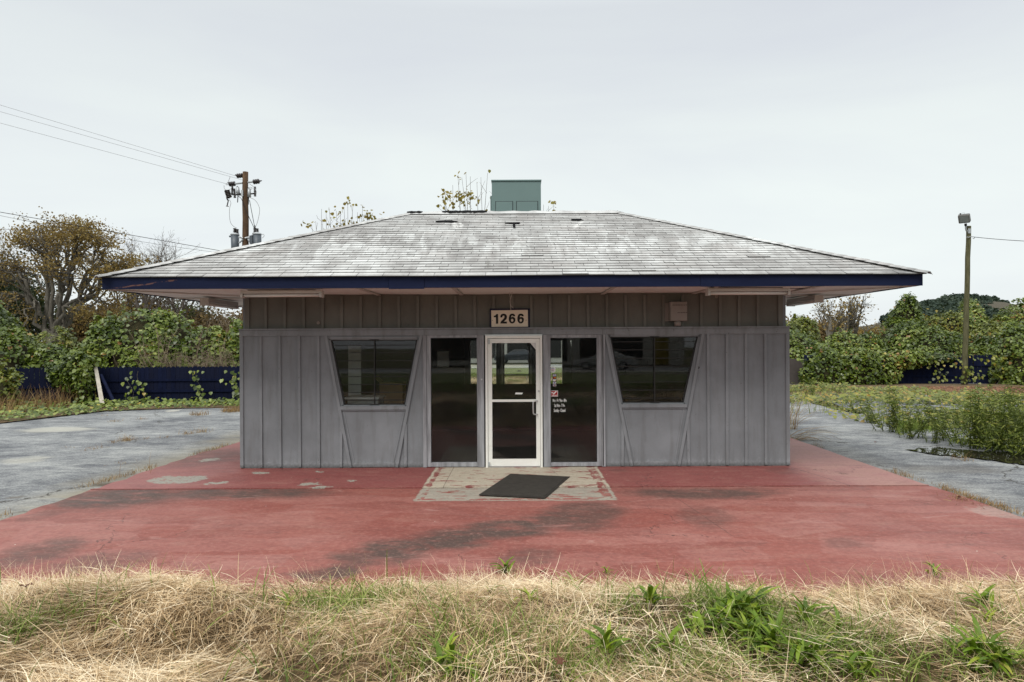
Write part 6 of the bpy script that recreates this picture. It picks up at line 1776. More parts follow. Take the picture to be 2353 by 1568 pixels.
for (px, lab, sd, z0, n) in ((2290, "sparse vine hanging down the right fence", 6, 0.3, 50), (2338, "leafy vine hanging down the fence at the right edge", 7, 0.1, 110), (2222, "few vine leaves round the base of the floodlight pole", 8, 0.05, 60), (2150, "thin vine strand low on the fence left of the floodlight pole", 9, 0.1, 50)):
    rng = np.random.default_rng(sd); q = P(px, 885, 33.1 if px < 2236 else 32.6)
    if px == 2222: q = P(2217, 885, 32.2)
    zz = rng.uniform(z0, 1.35, n)
    p = np.stack([q.x + 0.2 * np.sin(zz * 4) + rng.normal(size=n) * 0.3, np.full(n, q.y - 0.06) + rng.uniform(-.12, 0.0, n), zz], 1)
    V, F, kk = cards(p, np.array([0, -1, 0.5]) + unit(rng, n) * 0.5, np.array([0, -0.2, -1]) + unit(rng, n) * 0.5, 0.15 * rng.uniform(0.6, 1.2, n), rng)
    t = thing("climbing_vine", lab, "vine", (q.x, q.y, 0), "vines climbing the fences")
    npmesh("leaves", V, F, M_KUDZUA, t, rnd=np.repeat(rng.uniform(0.0, 0.98, n), kk))
    st = MB(); st.tube([(q.x + 0.2 * math.sin(z * 4), q.y - 0.04, z) for z in np.linspace(-0.03, max(zz), 12)], 0.01, 4); st.build("stem", M_BARK, t)
# ------------------------------------------------------------------ trees, right; hill
gt = "trees beyond the right fence"
tree("bare crooked tree with dark trunk below the right eave corner", TB(1952, 60), 6.6, 21, M_OAK, 400, 0.2, 0.42, 5, 0.62, 0.3, (6, 5, 4, 3, 2), "bare_tree", gt, M_BARK, 0.05, leafscatter=0.3, lmin=0.5)
tree("slanting bare tree left of the crooked one, under the right eave", TB(1908, 58), 6.4, 22, M_OAK, 250, 0.2, 0.32, 5, 0.6, 0.35, (5, 5, 4, 3, 2), "bare_tree", gt, M_BARK, 0.05, leafscatter=0.3, lmin=0.5)
for i, (px, d, h, lab, mt, nl) in enumerate([
        (1835, 74, 4.9, "grey-brown thicket tree next to the shop's right wall", M_BRUSH, 3000), (1880, 80, 4.6, "brown thicket tree behind the slanting bare tree", M_BRUSH, 3200),
        (1930, 84, 4.2, "orange autumn tree between the two bare trunks", M_OAK, 4200), (1985, 86, 3.9, "rust-red scrub right of the crooked bare tree", M_OAK, 3600),
        (2025, 84, 4.2, "low red-brown scrub left of the tallest vine peak", M_OAK, 3600), (2140, 66, 4.2, "small bright yellow tree right of the tallest vine peak", M_YLEAF, 3000)]):
    tree(lab, TB(px, d), h, 60 + i, mt, nl, 0.26, 0.14, 4, 0.8, 0.08, (9, 6, 5, 4), "background_tree", gt, M_BARK, 0.03, leafscatter=0.6)
def hill():
    D0 = 330.0
    prof = [(1500, 786), (1700, 775), (1900, 758), (2000, 748), (2040, 736), (2080, 722), (2130, 706), (2200, 694), (2260, 694), (2300, 704), (2353, 716), (2500, 735), (2800, 760), (3200, 780)]
    X, V = [], []
    n = 80
    for j in range(9):
        f = j / 8
        for i in range(n + 1):
            px = 1500 + 1700 * i / n
            k = max(q for q in range(len(prof)) if prof[q][0] <= px); k = min(k, len(prof) - 2)
            t = (px - prof[k][0]) / (prof[k + 1][0] - prof[k][0]); py = prof[k][1] * (1 - t) + prof[k + 1][1] * t
            top = P(px, py, D0)
            zz = -1 + (top.z + 1) * math.sin(f * math.pi / 2)
            V.append((top.x * (0.78 + 0.22 * f), (D0 + CY) * (0.62 + 0.38 * f), zz))
    F = [(j * (n + 1) + i, j * (n + 1) + i + 1, (j + 1) * (n + 1) + i + 1, (j + 1) * (n + 1) + i) for j in range(8) for i in range(n)]
    o = npmesh("hill", V, F, m_soil("hill_scrub", (0.05, 0.052, 0.04), (0.085, 0.075, 0.055), (0.12, 0.095, 0.065)), smooth=True); o["kind"] = "structure"
    # wood along the crest: one far mass of tree tops
    rng = np.random.default_rng(5); C = []
    for px in np.arange(2035, 2330, 3.6):
        k = max(q for q in range(len(prof)) if prof[q][0] <= px); t = (px - prof[k][0]) / (prof[k + 1][0] - prof[k][0]); py = prof[k][1] * (1 - t) + prof[k + 1][1] * t
        for r_ in range(9):
            if px < 2080 and r_ > 1: continue
            dy = rng.uniform(-13, -2) + r_ * 4.6
            if px > 2285 and r_ < 2 and rng.random() < 0.55: continue
            q = P(px + rng.uniform(-3, 3), py + dy, D0 - 6 - r_ * 9)
            C.append((q.x, q.y, q.z, rng.uniform(1.5, 2.8)))
    Pn, Nn, Rr = [], [], []
    for (x, y, z, r) in C:
        m_ = 120
        u = unit(rng, m_); u[:, 2] = np.where(u[:, 2] < -0.3, -u[:, 2], u[:, 2])
        Pn.append(np.array([x, y, z - r * 0.4]) + u * np.array([r, r, r * rng.uniform(0.7, 1.15)]) * rng.uniform(0.75, 1.05, (m_, 1))); Nn.append(u)
        Rr.append(np.clip(rng.uniform(0, 1) * 0.5 + rng.uniform(0, 0.5, m_), 0, 1))
    Pn, Nn = np.concatenate(Pn), np.concatenate(Nn)
    V, F, kk = cards(Pn, Nn + unit(rng, len(Pn)) * 0.6, unit(rng, len(Pn)), np.full(len(Pn), 1.1), rng, 'quad', 1.3)
    o = npmesh("far_wood", V, F, M_PINE, None, rnd=np.repeat(np.concatenate(Rr), kk))
    tag(o, "dark pine wood along the crest of the far hill", "wood", kind="stuff")
hill()
# ------------------------------------------------------------------ saplings behind the shop
def sapling(label, px0, px1, py0, d, n, nleaf, seed):
    rs = random.Random(seed); rng = np.random.default_rng(seed); m = MB(); tips = []
    c = P((px0 + px1) / 2, py0, d)
    t = thing("sapling", label, "sapling", (c.x, c.y, -0.09), "saplings behind the roof")
    for k in range(n):
        f = (k + rs.random() * 0.6) / n
        px = px0 + (px1 - px0) * f
        arc = math.sin(math.pi * (0.15 + 0.7 * f))
        top = P(px, py0 + (1 - arc) * 60 + rs.uniform(0, 26), d + rs.uniform(-0.4, 0.4))
        b = Vector((c.x + (top.x - c.x) * 0.45, c.y, -0.09)); mid = b.lerp(top, 0.6) + Vector((rs.gauss(0, 0.08), 0, 0))
        pts = [b, b.lerp(mid, 0.5), mid, mid.lerp(top, 0.5) + Vector((rs.gauss(0, 0.03), 0, 0)), top]
        m.tube(pts, [0.022, 0.018, 0.013, 0.008, 0.004], 4, cap=False); tips += [top, mid.lerp(top, 0.8)]
        for _ in range(6):
            q = mid.lerp(top, rs.uniform(-0.3, 0.9)); e = q + Vector((rs.gauss(0, 0.16), rs.gauss(0, 0.1), rs.uniform(0.12, 0.4)))
            m.tube([q, q.lerp(e, 0.5) + Vector((rs.gauss(0, .02), 0, 0)), e], [0.006, 0.005, 0.003], 3, cap=False); tips.append(e)
    m.build("stems", M_TWIG, t)
    tp = np.array([tuple(v) for v in tips]); w = np.maximum(0.01, vnoise(tp[:, 0], tp[:, 2], 2.2, seed) - 0.3); w /= w.sum()
    idx = rng.choice(len(tp), nleaf, p=w)
    p = tp[idx] + rng.normal(size=(nleaf, 3)) * 0.06
    V, F, kk = cards(p, unit(rng, nleaf), np.array([0, 0, -0.8]) + unit(rng, nleaf), 0.10 * rng.uniform(0.5, 1.2, nleaf), rng)
    npmesh("leaves", V, F, M_YLEAF, t, rnd=np.repeat(rng.random(nleaf), kk))
sapling("yellow-leaved sapling tops over the left roof slope", 715, 882, 462, 21, 16, 520, 1)
sapling("sparse sapling tops left of the green rooftop unit", 1010, 1175, 393, 21, 14, 300, 2)
sapling("few sapling leaves right of the green rooftop unit", 1225, 1300, 462, 21, 7, 110, 3)
# ------------------------------------------------------------------ tall weeds on the right lot
def weed(H, n, seed, lat=0.35, leaf=0.15, mat=None):
    rs = random.Random(seed); rng = np.random.default_rng(seed); m = MB(); pp, dd, nn = [], [], []
    for _ in range(n):
        b = Vector((rs.gauss(0, lat * 0.35), rs.gauss(0, lat * 0.35), -0.03)); h = H * rs.uniform(0.45, 1.05)
        pts, _d = polyline(b, Vector((b.x * 1.2 + rs.gauss(0, 0.24), b.y * 1.2 + rs.gauss(0, 0.24), 1)), h, 8, rs, 0.09, -0.01)
        m.tube(pts, [0.008 - 0.0007 * k for k in range(9)], 4, cap=False)
        for k in range(int(h * 42)):
            f = 0.12 + 0.88 * rs.random(); i = min(int(f * 8), 7); q = pts[i].lerp(pts[i + 1], f * 8 - i)
            a = rs.uniform(0, 6.28)
            pp.append(q); dd.append((math.cos(a), math.sin(a), rs.uniform(-0.2, 0.9))); nn.append((rs.gauss(0, 0.4), rs.gauss(0, 0.4) - 0.2, 1))
    pp = np.array([tuple(p) for p in pp]); k_ = len(pp)
    t = bpy.data.objects.new("tall_weed", None); COL.objects.link(t)
    m.build("stems", M_WEED, t)
    V, F, kk = cards(pp, np.array(nn), np.array(dd), leaf * rng.uniform(0.5, 1.25, k_), rng, 'lance', 1.0)
    npmesh("leaves", V, F, mat or M_WEED, t, rnd=np.repeat(rng.random(k_), kk))
    return t
wprot = [weed(1.15, 22, 1, 0.42, 0.13), weed(1.45, 22, 2, 0.42, 0.14), weed(0.9, 15, 3, 0.36, 0.12), weed(0.6, 9, 4, 0.28, 0.10)]
wused = set()
for px, py, top, k, lab in [
        (2048, 992, 878, 0, "bushy willow-like weed standing alone, left of the puddle"), (2095, 1006, 912, 2, "shorter weed at the right foot of the lone bushy weed"),
        (2010, 972, 915, 2, "thin leafy weed left of the lone bushy weed"), (2180, 1012, 918, 2, "medium weed at the left of the big weed bank by the puddle"),
        (2235, 1030, 890, 0, "dense weed before the puddle in the weed bank"), (2298, 1036, 862, 1, "tallest weed with drooping tip in the bank by the puddle"),
        (2345, 1044, 890, 1, "dark weed cut by the right edge over the puddle"),
        (2262, 1000, 880, 0, "weed in the second row of the weed bank"), (2330, 1005, 870, 1, "back-row weed nearest the right edge"),
        (2130, 985, 925, 3, "small weed between the lone weed and the weed bank"), (2150, 1018, 965, 3, "low sprawling weed at the puddle's near corner"),
        (1860, 915, 862, 3, "weedy tuft against the blue gate post"), (1905, 912, 872, 3, "weedy tuft right of the blue gate post"),
        (1830, 905, 868, 3, "weed at the shop's right corner by the block wall"), (2080, 960, 905, 3, "thin weed behind the lone bushy weed"), (1970, 950, 905, 3, "yellowish weed by the narrow far puddle"), (2215, 985, 920, 2, "weed behind the dense weed of the bank")]:
    g0_ = GP(px, py, -0.04); d_ = g0_.y - CY; h = (py - top) * d_ / FPX
    src = wprot[k]; H0 = (1.15, 1.45, 0.9, 0.6)[k]
    o = src if k not in wused else copy_tree(src); wused.add(k)
    o.location = (g0_.x, g0_.y, -0.04); s = h / H0
    o.scale = (s * 1.05, s * 1.05, s); o.rotation_euler = (0, 0, random.Random(px).uniform(0, 6.28))
    tag(o, lab, "weed", "tall weeds on the wet lot")
# arching dry grass by the right wall corner
def arching(label, px, py, n, L, seed, mat, cat="grass clump", name="dry_grass_clump", el=(0.35, 1.1), w=0.012, az=(-0.5, 1.2), group=None):
    rng = np.random.default_rng(seed); q = GP(px, py, -0.03)
    p = np.stack([q.x + rng.normal(size=n) * 0.08, q.y + rng.normal(size=n) * 0.1, np.full(n, -0.04)], 1)
    V, F, K = ribbons(p, L * rng.uniform(0.4, 1.1, n), 0.4, w, rng, rng.uniform(az[0], az[1], n), rng.uniform(el[0], el[1], n), 6, 1.1)
    o = npmesh(name, V, F, mat, None, rnd=np.repeat(rng.random(n), K), origin=(q.x, q.y, -0.04))
    return tag(o, label, cat, group)
arching("arching dry stalks sprawling over the asphalt by the shop's right corner", 1822, 1010, 46, 1.25, 5, M_DRYT, az=(-0.6, 0.5), el=(0.1, 0.75), w=0.011)
arching("upright dry stalks against the shop's right wall edge", 1815, 985, 40, 1.3, 6, M_DRYT, el=(0.8, 1.4), w=0.010)
# tufts in the cracks of the left lot, one each
tg = "dry tufts in the asphalt cracks"
for px, py, n, L, lab in [(290, 1012, 120, 0.17, "largest dry tuft in the middle of the left lot"), (262, 1016, 40, 0.10, "small tuft touching the largest one's left side"), (330, 1008, 30, 0.09, "thin tuft just right of the largest tuft"),
        (216, 1031, 34, 0.11, "small dry tuft left of and nearer than the largest one"), (195, 1034, 14, 0.08, "tiny tuft beside the small near-left tuft"), (156, 998 + 30, 12, 0.07, "tiny tuft on the bare asphalt, nearest the left edge"),
        (265, 968, 50, 0.12, "far dry tuft near the pale dried puddle"), (326, 963, 28, 0.10, "thin far tuft right of the pale dried puddle"), (432, 997, 60, 0.16, "left one of the two tufts near the shop wall"), (464, 993, 70, 0.20, "right one of the two tufts near the shop wall"),
        (378, 1005, 22, 0.09, "small tuft between the largest one and the wall pair"), (272, 1057 + 8, 16, 0.09, "lone tuft in the near crack of the left lot"), (238, 955, 20, 0.08, "tiny far tuft by the soil edge")]:
    arching(lab, px, py, n, L, px, M_DRYT, "grass tuft", "grass_tuft", el=(0.5, 1.5), w=0.006, az=(0, 6.28), group=tg)
arching("single dry weed stalk by the left paving edge", 322, 1090, 5, 0.42, 3, M_DRYT, "weed", "weed_stalk", el=(1.3, 1.55), w=0.008, az=(0, 6.28))
arching("dry tuft growing along the right paving edge", 2200, 1150, 90, 0.16, 12, M_DRYT, "grass tuft", "grass_tuft", el=(0.3, 1.4), w=0.006, az=(0, 6.28), group=tg)
arching("sparse tuft along the right paving edge, nearest the picture edge", 2250, 1166, 50, 0.14, 13, M_DRYT, "grass tuft", "grass_tuft", el=(0.3, 1.4), w=0.006, az=(0, 6.28), group=tg)
arching("dry spiky tuft at the brink of the puddle", 2208, 1056, 46, 0.22, 14, M_DRYT, "grass tuft", "grass_tuft", el=(0.6, 1.5), w=0.007, az=(0, 6.28), group=tg)

# ------------------------------------------------------------------ the dry grass bank in front
def bank_mask(x, y):
    """how green: patches given in picture pixels"""
    g = np.zeros_like(x)
    for px, py, rx, ry, a in [(1700, 1430, 105, 50, 1.0), (1850, 1500, 140, 55, .95), (1420, 1410, 60, 25, .35), (10, 1470, 60, 40, .9), (820, 1400, 130, 60, .4), (2290, 1535, 90, 45, .85), (1330, 1545, 110, 35, .8),
                             (1030, 1548, 110, 35, .8), (140, 1440, 80, 40, .3), (1100, 1470, 220, 80, .4), (1560, 1540, 180, 45, .7), (1200, 1345, 60, 15, .3), (1950, 1540, 170, 45, .6), (2320, 1440, 60, 30, .3), (760, 1540, 120, 40, .18)]:
        c = onbank(px, py); ax = rx * (c.y - CY) / FPX; ay = max(0.12, ry * (c.y - CY) ** 2 / FPX / 1.75)
        g = np.maximum(g, a * np.exp(-((x - c.x) / ax) ** 2 - ((y - c.y) / ay) ** 2))
    return g
def onbank(px, py):
    lo, hi = 2.0, 7.0
    for _ in range(40):
        m = (lo + hi) / 2; q = P(px, py, m)
        if q.z > float(bank_h(q.x, q.y)) : lo = m
        else: hi = m
    q = P(px, py, lo); q.z = float(bank_h(q.x, q.y)); return q
def straw(N, seed, y0, y1, hx):
    rng = np.random.default_rng(seed)
    # denser near the camera, where each blade shows
    x = rng.uniform(-hx, hx, N); y = y0 + (y1 - y0) * rng.random(N)
    e = -5.42 + 0.16 * (fbm(x, x * 0, 0.6, 5) - 0.5) * 2 + 0.05 * rng.normal(size=N)
    k = y < e; x, y = x[k], y[k]; n = len(x)
    flow = 6.3 * fbm(x, y, 0.55, 31, 2) + 1.6 * (fbm(x, y, 1.7, 33, 2) - 0.5) * 2
    az = flow + rng.normal(size=n) * 0.45
    tuft = fbm(x, y, 1.5, 35)
    messy = fbm(x, y, 0.45, 37)
    wild = (rng.random(n) < np.clip((messy - 0.36) * 2.4, 0.15, 0.75))
    az = np.where(wild, rng.uniform(0, 6.28, n), az)
    up = rng.random(n)
    el = np.where(up < 0.91, rng.normal(0.08, 0.20, n), rng.uniform(0.3, 1.1, n))
    lift = np.abs(rng.normal(size=n)) * 0.035 + 0.20 * np.clip(tuft - 0.38, 0, 1) * rng.random(n)
    z = bank_h(x, y) + lift
    # bare hollows, darker because they are deep
    keep = rng.random(n) < np.clip((fbm(x, y, 1.1, 41) - 0.30) * 4.0, 0.14, 1)
    L = rng.uniform(0.06, 0.25, n)
    p = np.stack([x, y, z], 1)[keep]
    V, F, K = ribbons(p, L[keep], 0, rng.uniform(0.0018, 0.0040, keep.sum()), rng, az[keep], el[keep], 3, 0.25)
    return V, F, K, p, rng
V, F, K, p, rng = straw(300000, 71, -9.6, -5.2, 5.6)
tone = np.clip(0.56 + 0.30 * rng.normal(size=len(p)) * 0.6 + 0.75 * (fbm(p[:, 0], p[:, 1], 0.8, 43) - 0.5) + (p[:, 2] - bank_h(p[:, 0], p[:, 1]) - 0.045) * 6.0, 0.02, 1)  # low strands browner: old thatch, plus shade of the gaps put into the tone
o = npmesh("dry_grass", V, F, M_STRAW, None, rnd=np.repeat(tone, K))
tag(o, "matted dry straw-coloured grass covering the bank in front", "grass", kind="stuff")
# thin seed stalks standing above the edge
rng = np.random.default_rng(77); n = 1500
x = rng.uniform(-5, 5.2, n); y = -5.42 - np.abs(rng.normal(size=n)) * 0.45
k = vnoise(x, y * 0, 1.3, 5) > 0.36 + rng.uniform(-0.2, 0.2, n); x, y = x[k], y[k]; n = len(x)
p = np.stack([x, y, bank_h(x, y) + 0.03], 1)
V, F, K = ribbons(p, rng.uniform(0.10, 0.34, n), 0, rng.uniform(0.0016, 0.003, n), rng, rng.uniform(0, 6.28, n), rng.uniform(0.7, 1.5, n), 5, 0.8)
o = npmesh("seed_stalks", V, F, M_STRAW, None, rnd=np.repeat(rng.uniform(0.35, 0.9, n), K))
tag(o, "fine dry seed stalks standing along the top edge of the bank", "grass", kind="stuff")
# green blades among the straw
rng = np.random.default_rng(73); n = 170000
x = rng.uniform(-5.4, 5.4, n); y = rng.uniform(-9.4, -5.4, n)
m_ = bank_mask(x, y) * (0.4 + 1.2 * fbm(x, y, 2.4, 51)) + 0.012
k = rng.random(n) < m_; x, y = x[k], y[k]; n = len(x)
p = np.stack([x, y, bank_h(x, y) + 0.01], 1)
V, F, K = ribbons(p, rng.uniform(0.10, 0.26, n), 0, rng.uniform(0.0025, 0.0075, n), rng, rng.uniform(0, 6.28, n), rng.uniform(0.4, 1.4, n), 4, 0.8)
o = npmesh("green_grass", V, F, M_GRASS, None, rnd=np.repeat(rng.random(n), K))
tag(o, "fresh green grass blades growing up through the straw", "grass", kind="stuff")
# broad-leaved weeds, one object each
def rosette(n, L, seed, up=(0.35, 1.3), wid=0.17):
    rs = random.Random(seed); rng = np.random.default_rng(seed); V, F, R = [], [], []
    crowns = [(0, 0)] if n < 16 else [(rs.gauss(0, .07), rs.gauss(0, .07)) for _ in range(n // 11)]
    for i in range(n):
        az = 2.4 * i + rs.uniform(-0.4, 0.4); el = rs.uniform(*up); l = L * rs.uniform(0.55, 1.1); w = l * wid * rs.uniform(0.8, 1.2)
        cq = crowns[i % len(crowns)]; q = Vector((cq[0] + rs.gauss(0, 0.02), cq[1] + rs.gauss(0, 0.02), rs.uniform(0, 0.03))); segs = 6
        sd = Vector((-math.sin(az), math.cos(az), 0)); b = len(V); r = rs.random()
        for k in range(segs + 1):
            f = k / segs; ww = w * (math.sin(math.pi * min(1, 0.10 + 0.90 * f)) ** 0.8) * 0.5 if f < 1 else 0.002
            nrm = Vector((-math.cos(az) * math.sin(el), -math.sin(az) * math.sin(el), math.cos(el)))
            V += [q - sd * ww + nrm * ww * 0.35, q - nrm * 0.0, q + sd * ww + nrm * ww * 0.35]; R += [r] * 3
            q = q + Vector((math.cos(az) * math.cos(el), math.sin(az) * math.cos(el), math.sin(el))) * (l / segs)
            el -= rs.uniform(0.08, 0.24); az += rs.uniform(-0.06, 0.06)
        for k in range(segs):
            for j in range(2): F.append((b + 3 * k + j, b + 3 * k + j + 1, b + 3 * k + 4 + j, b + 3 * k + 3 + j))
    o = npmesh("broadleaf_weed", [tuple(v) for v in V], F, M_DOCK, None, rnd=R, smooth=True)
    return o
protos = [rosette(80, 0.15, 1, (0.2, 1.35), 0.17), rosette(17, 0.16, 2, (0.45, 1.4), 0.17), rosette(8, 0.17, 3, (0.6, 1.4), 0.14), rosette(46, 0.13, 4, (0.15, 1.2), 0.20)]
used = set()
wl_ = [(1700, 1425, 0, 1.25, "biggest broad-leaved weed clump, in the straw right of centre"), (1675, 1455, 3, 1.1, "weed clump hugging the near side of the biggest clump"), (1745, 1440, 3, 1.0, "weed clump touching the right side of the biggest clump"),
       (1810, 1415, 1, 1.15, "upright weed clump just right and behind the biggest clump"), (1435, 1412, 1, 1.0, "dark green weed clump in a hollow left of the biggest clump"), (1180, 1342, 1, 1.05, "weed with curled leaves on the bank's top edge near centre"),
       (1312, 1368, 2, 1.1, "thin weed tuft on the top edge right of the curled one"), (1218, 1405, 2, 1.0, "small spear-leaved weed below the curled one"), (1335, 1552, 1, 1.15, "spear-leaved weed at the very bottom, under the door mat"),
       (1060, 1556, 3, 1.0, "weed clump at the bottom edge left of the spear-leaved one"), (1780, 1500, 0, 1.0, "large low weed clump between the biggest clump and the bottom edge"), (1860, 1530, 0, 0.95, "weed clump at the bottom edge right of the large low one"),
       (1720, 1510, 1, 1.0, "upright weed before the large low clump"), (1920, 1470, 2, 1.0, "sparse weed right of the large low clump"), (2285, 1535, 0, 1.0, "weed clump in the bottom right corner"), (2340, 1525, 1, 1.05, "upright weed cut by the right edge near the bottom"),
       (2320, 1440, 1, 1.0, "weed with blade-like leaves at the right edge"), (2270, 1450, 2, 0.9, "flat weed left of the right-edge weed"), (2150, 1337, 2, 1.25, "pale long-leaved weed lying on the bank's top edge at right"), (1610, 1465, 3, 0.9, "small weed left of the biggest clump"),
       (1600, 1540, 1, 0.95, "weed at the bottom edge under the biggest clump"), (660, 1415, 2, 0.8, "tiny green sprout in straw left of centre"), (1395, 1330, 2, 0.7, "tiny sprout on the top edge below the mat"), (1130, 1385, 2, 0.8, "tiny sprout left of the spear-leaved weed"), (15, 1488, 1, 1.0, "green weed at the left edge of the straw"), (1960, 1548, 3, 0.9, "weed at the bottom, far right of the large low clump")]
for i, (px, py, k, s, lab) in enumerate(wl_):
    src = protos[k]
    if k in used:
        o = src.copy(); COL.objects.link(o)
    else: o = src; used.add(k)
    q = onbank(px, py)
    o.location = (q.x, q.y, q.z + 0.035); o.rotation_euler = (0, 0, 1.7 * i); o.scale = (s, s, s)
    tag(o, lab, "weed", "broad-leaved weeds in the straw")
# tall single blades
for px, py, L, lab in ((277, 1372, 0.30, "tall green blade on the bank's edge at left"), (817, 1352, 0.42, "tallest green blade, left of centre"), (898, 1340, 0.30, "thin green blade right of the tallest one"), (1548, 1335, 0.22, "thin brown-green blade on the top edge right of the mat")):
    q = onbank(px, py); rng = np.random.default_rng(px); n = 5 if px < 900 else 2
    p = np.stack([q.x + rng.normal(size=n) * 0.012, q.y + rng.normal(size=n) * 0.012, np.full(n, q.z)], 1)
    V, F, K = ribbons(p, np.concatenate([[L], L * rng.uniform(0.25, 0.5, n - 1)]), 0, 0.011, rng, rng.uniform(0, 6.28, n), np.concatenate([[1.53], rng.uniform(0.6, 1.3, n - 1)]), 6, 0.12)
    tag(npmesh("tall_grass", V, F, M_GRASS, None, rnd=np.full(n * K, 0.35), origin=tuple(q)), lab, "grass blade", "tall blades on the bank")
# fallen leaves
def dead_leaf(q, s, az, label):
    rs = random.Random(int(q.x * 1000)); n = 14; V = [Vector((0, 0, 0.012))]
    for k in range(n):
        a = 2 * math.pi * k / n; r = (1.0 if k % 2 == 0 else 0.55) * rs.uniform(0.8, 1.1)
        V.append(Vector((r * math.cos(a), r * math.sin(a) * 0.75, 0.25 * math.sin(a * 2 + 1) * r + 0.2)))
    m = MB(); m.add([q + Vector((v.x * math.cos(az) - v.y * math.sin(az), v.x * math.sin(az) + v.y * math.cos(az), v.z)) * s + Vector((0, 0, 0.004)) for v in V], [(0, 1 + k, 1 + (k + 1) % n) for k in range(n)])
    tag(m.build("fallen_leaf", M_BROWNL, None, origin=tuple(q)), label, "leaf", "fallen brown leaves")
for px, py, s, lab in ((2075, 1388, 0.055, "curled brown maple leaf on the straw at right"), (1248, 1341, 0.05, "brown leaf on the top edge of the bank near the curled weed"), (1578, 1350, 0.04, "small brown leaf on the bank's edge, under the mat's right"), (1600, 1352, 0.035, "rusty leaf beside the small brown one"), (60, 1382, 0.05, "grey-brown leaf on the straw at the far left"), (1290, 1570, 0.05, "tan leaf at the bottom edge below the mat")):
    q = onbank(px, py); q.z += 0.09; dead_leaf(q, s, px, lab)
for px, py, s, lab in ((2203, 1144, 0.05, "curled dry leaf on the right paving edge"), (1508, 1302, 0.02, "dark twig scrap on the red paving at right"), (1170, 1268, 0.015, "dark speck of leaf on the red paving below the mat"), (1940, 958, 0.07, "dark leaf scrap on the wet lot"), (2012, 1017, 0.04, "dry leaf on the asphalt right of the paving"), (1372, 1296, 0.02, "brown scrap on the red paving before the bank")):
    q = GP(px, py, 0.0 if py > 1100 else -0.03); dead_leaf(q, s, px, lab)

# ------------------------------------------------------------------ across the road: seen only in the mirror and the glass
SHOP = thing("roadside_store", "pale clothing store across the road, reflected in the shop's glass and mirror", "building", (3, -52, 0))
M_STORE = flat("pale_render", (0.55, 0.53, 0.48), 0.8, 0.15, 0.1)
MB().box(-9, 15, -60, -52, 0, 5.2).build("wall", M_STORE, SHOP)
MB().box(-9.2, 15.2, -60.2, -51.8, 5.2, 5.6).build("parapet", flat("blue_parapet", (0.03, 0.06, 0.25)), SHOP)
for x0 in (-8, -1.2, 5.6):
    w = MB().box(x0, x0 + 5.6, -52, -51.95, 0.5, 3.2).build("window", M_DARK, SHOP)
MB().box(12.2, 13.6, -52, -51.94, 0.02, 2.4).build("door", flat("yellow_door", (0.28, 0.2, 0.015)), SHOP)
for s, z, h in (("Joe's", 4.6, 0.75), ("CLOTHING", 3.95, 0.8), ("STORE", 3.4, 0.5)):
    put_text("sign_lettering", s, h, 8.2, -51.94, z, M_BLACK, SHOP, 1.0, 0.01, flip=True)
def zebra():
    g = G("zebra_cloth", 0.8, 0.1)
    w = g.N.new("ShaderNodeTexWave"); w.wave_type = 'BANDS'; w.bands_direction = 'Z'
    g.L.new(g.mp(g.pos(), (1, 1, 1)), w.inputs[0]); w.inputs['Scale'].default_value = 2.6; w.inputs['Distortion'].default_value = 4
    g.col(g.ramp(w.outputs[1], [(0.45, (0.02, 0.02, 0.02)), (0.55, (0.75, 0.75, 0.72))])); return g.mat
M_ZEB = zebra()
for x, lab in ((-1.9, "shop dummy in zebra leggings by the store, left in the mirror"), (1.35, "shop dummy in zebra leggings by the store, right in the mirror")):
    t = thing("shop_dummy", lab, "mannequin", (x, -47.4, -0.02))
    MB().tube([(x - .14, -47.4, 0.1), (x - .13, -47.4, 1.0), (x - .1, -47.4, 1.6)], [0.1, 0.15, 0.2], 12).build("legging", M_ZEB, t, smooth=True)
    MB().tube([(x + .14, -47.4, 0.1), (x + .13, -47.4, 1.0), (x + .1, -47.4, 1.6)], [0.1, 0.15, 0.2], 12).build("legging", M_ZEB, t, smooth=True)
    MB().tube([(x, -47.4, 1.6), (x, -47.4, 1.9), (x, -47.4, 2.3), (x, -47.4, 2.42), (x, -47.4, 2.46), (x, -47.4, 2.6), (x, -47.4, 2.74), (x, -47.4, 2.8)], [0.2, 0.17, 0.24, 0.08, 0.06, 0.1, 0.1, 0.03], 12).build("torso", M_DARK, t, smooth=True)
    MB().box(x - 0.35, x + 0.35, -47.6, -47.2, -0.02, 0.1).build("stand", M_DARK, t)
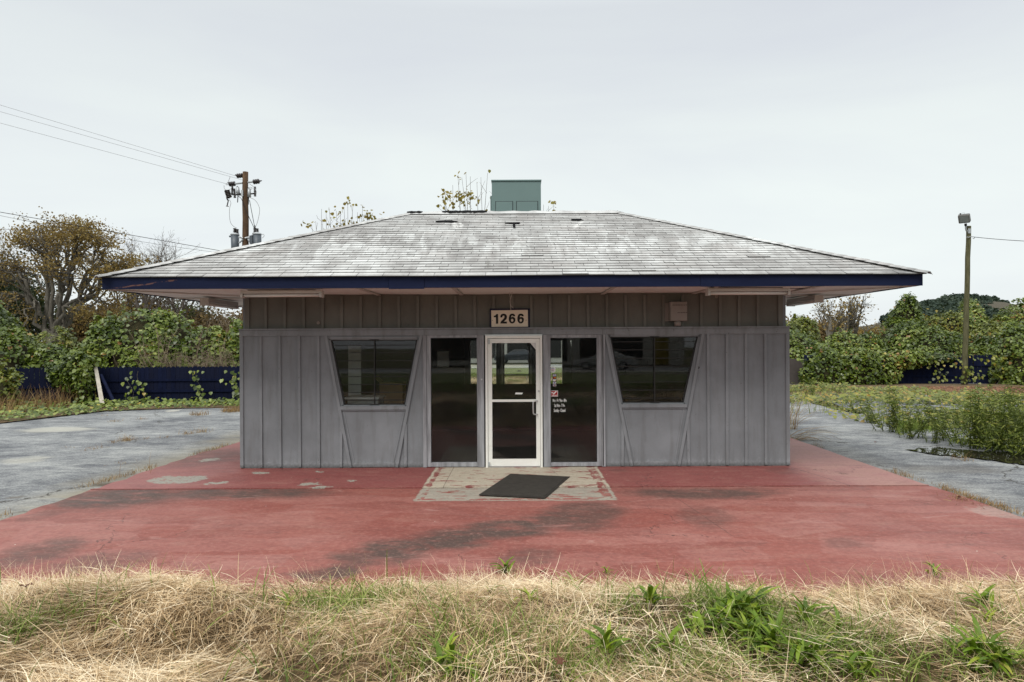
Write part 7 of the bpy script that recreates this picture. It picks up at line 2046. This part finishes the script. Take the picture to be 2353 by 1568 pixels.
def car(x, y, az, paint, label):
    t = thing("parked_car", label, "car", (x, y, -0.02))
    def tr(pts): return [(x + a * math.cos(az) - b * math.sin(az), y + a * math.sin(az) + b * math.cos(az), c - 0.02) for a, b, c in pts]
    prof = [(-2.25, .35), (-2.25, .75), (-1.5, .92), (-1.05, .95), (-0.35, 1.38), (0.75, 1.42), (1.5, 1.05), (2.2, .95), (2.28, .4)]
    m = MB(); n = len(prof); V = []
    for s in (-0.86, 0.86):
        for a, c in prof: V.append((a, s * (0.82 if c > 1.1 else 1.0), c))
    m.add(tr(V), [tuple(range(n)), tuple(range(2 * n - 1, n - 1, -1))] + [(i, i + n, (i + 1) % n + n, (i + 1) % n) for i in range(n)])
    m.build("body", paint, t, bevel=0.06)
    for a0, a1, nm in ((-0.92, 1.38, "side_window"),):
        for s in (-1, 1):
            q = MB(); q.add(tr([(-0.85, s * .83, 1.0), (1.25, s * .83, 1.05), (0.72, s * .735, 1.36), (-0.33, s * .735, 1.33)]), [(0, 1, 2, 3)]); q.build(nm, M_DARK, t)
    q = MB(); q.add(tr([(2.245, -.7, .62), (2.245, .7, .62), (2.215, .7, .85), (2.215, -.7, .85)]), [(0, 1, 2, 3)]); q.build("tail_light", M_RED, t)
    for a in (-1.4, 1.4):
        for s in (-0.8, 0.8):
            c = tr([(a, s - .1, .34), (a, s + .1, .34)])
            wv = MB().tube(c, 0.33, 18); o = wv.build("wheel", M_DARK, t)
            MB().tube([c[0], Vector(c[0]).lerp(Vector(c[1]), -0.06)] if s < 0 else [c[1], Vector(c[1]).lerp(Vector(c[0]), -0.06)], 0.2, 14).build("rim", M_METAL, o)
car(6.6, -41.5, 0.25, flat("silver_car_paint", (0.45, 0.45, 0.44), 0.3, 0.5, 0.03), "silver saloon on the road, reflected in the right slanted window")
car(-0.1, -48.7, 0.1, flat("dark_car_paint", (0.02, 0.025, 0.035), 0.3, 0.5, 0.03), "dark car parked before the store, reflected in the mirror")
# verge grass beyond the road edge, seen in the mirror
rng = np.random.default_rng(91); n = 22000
x = rng.uniform(-9, 9, n); y = rng.uniform(-22.5, -9.6, n) 
k = (np.abs(x - CX) > 0.5) | (y < -13); x, y = x[k], y[k]; n = len(x)
p = np.stack([x, y, bank_h(x, y)], 1)
V, F, K = ribbons(p, rng.uniform(0.06, 0.16, n), 0, 0.02, rng, rng.uniform(0, 6.28, n), rng.uniform(0.6, 1.5, n), 2, 0.4)
tag(npmesh("green_grass", V, F, M_GRASS, None, rnd=np.repeat(rng.random(n), K)), "green grass on the back of the bank, seen in the mirror", "grass", kind="stuff")
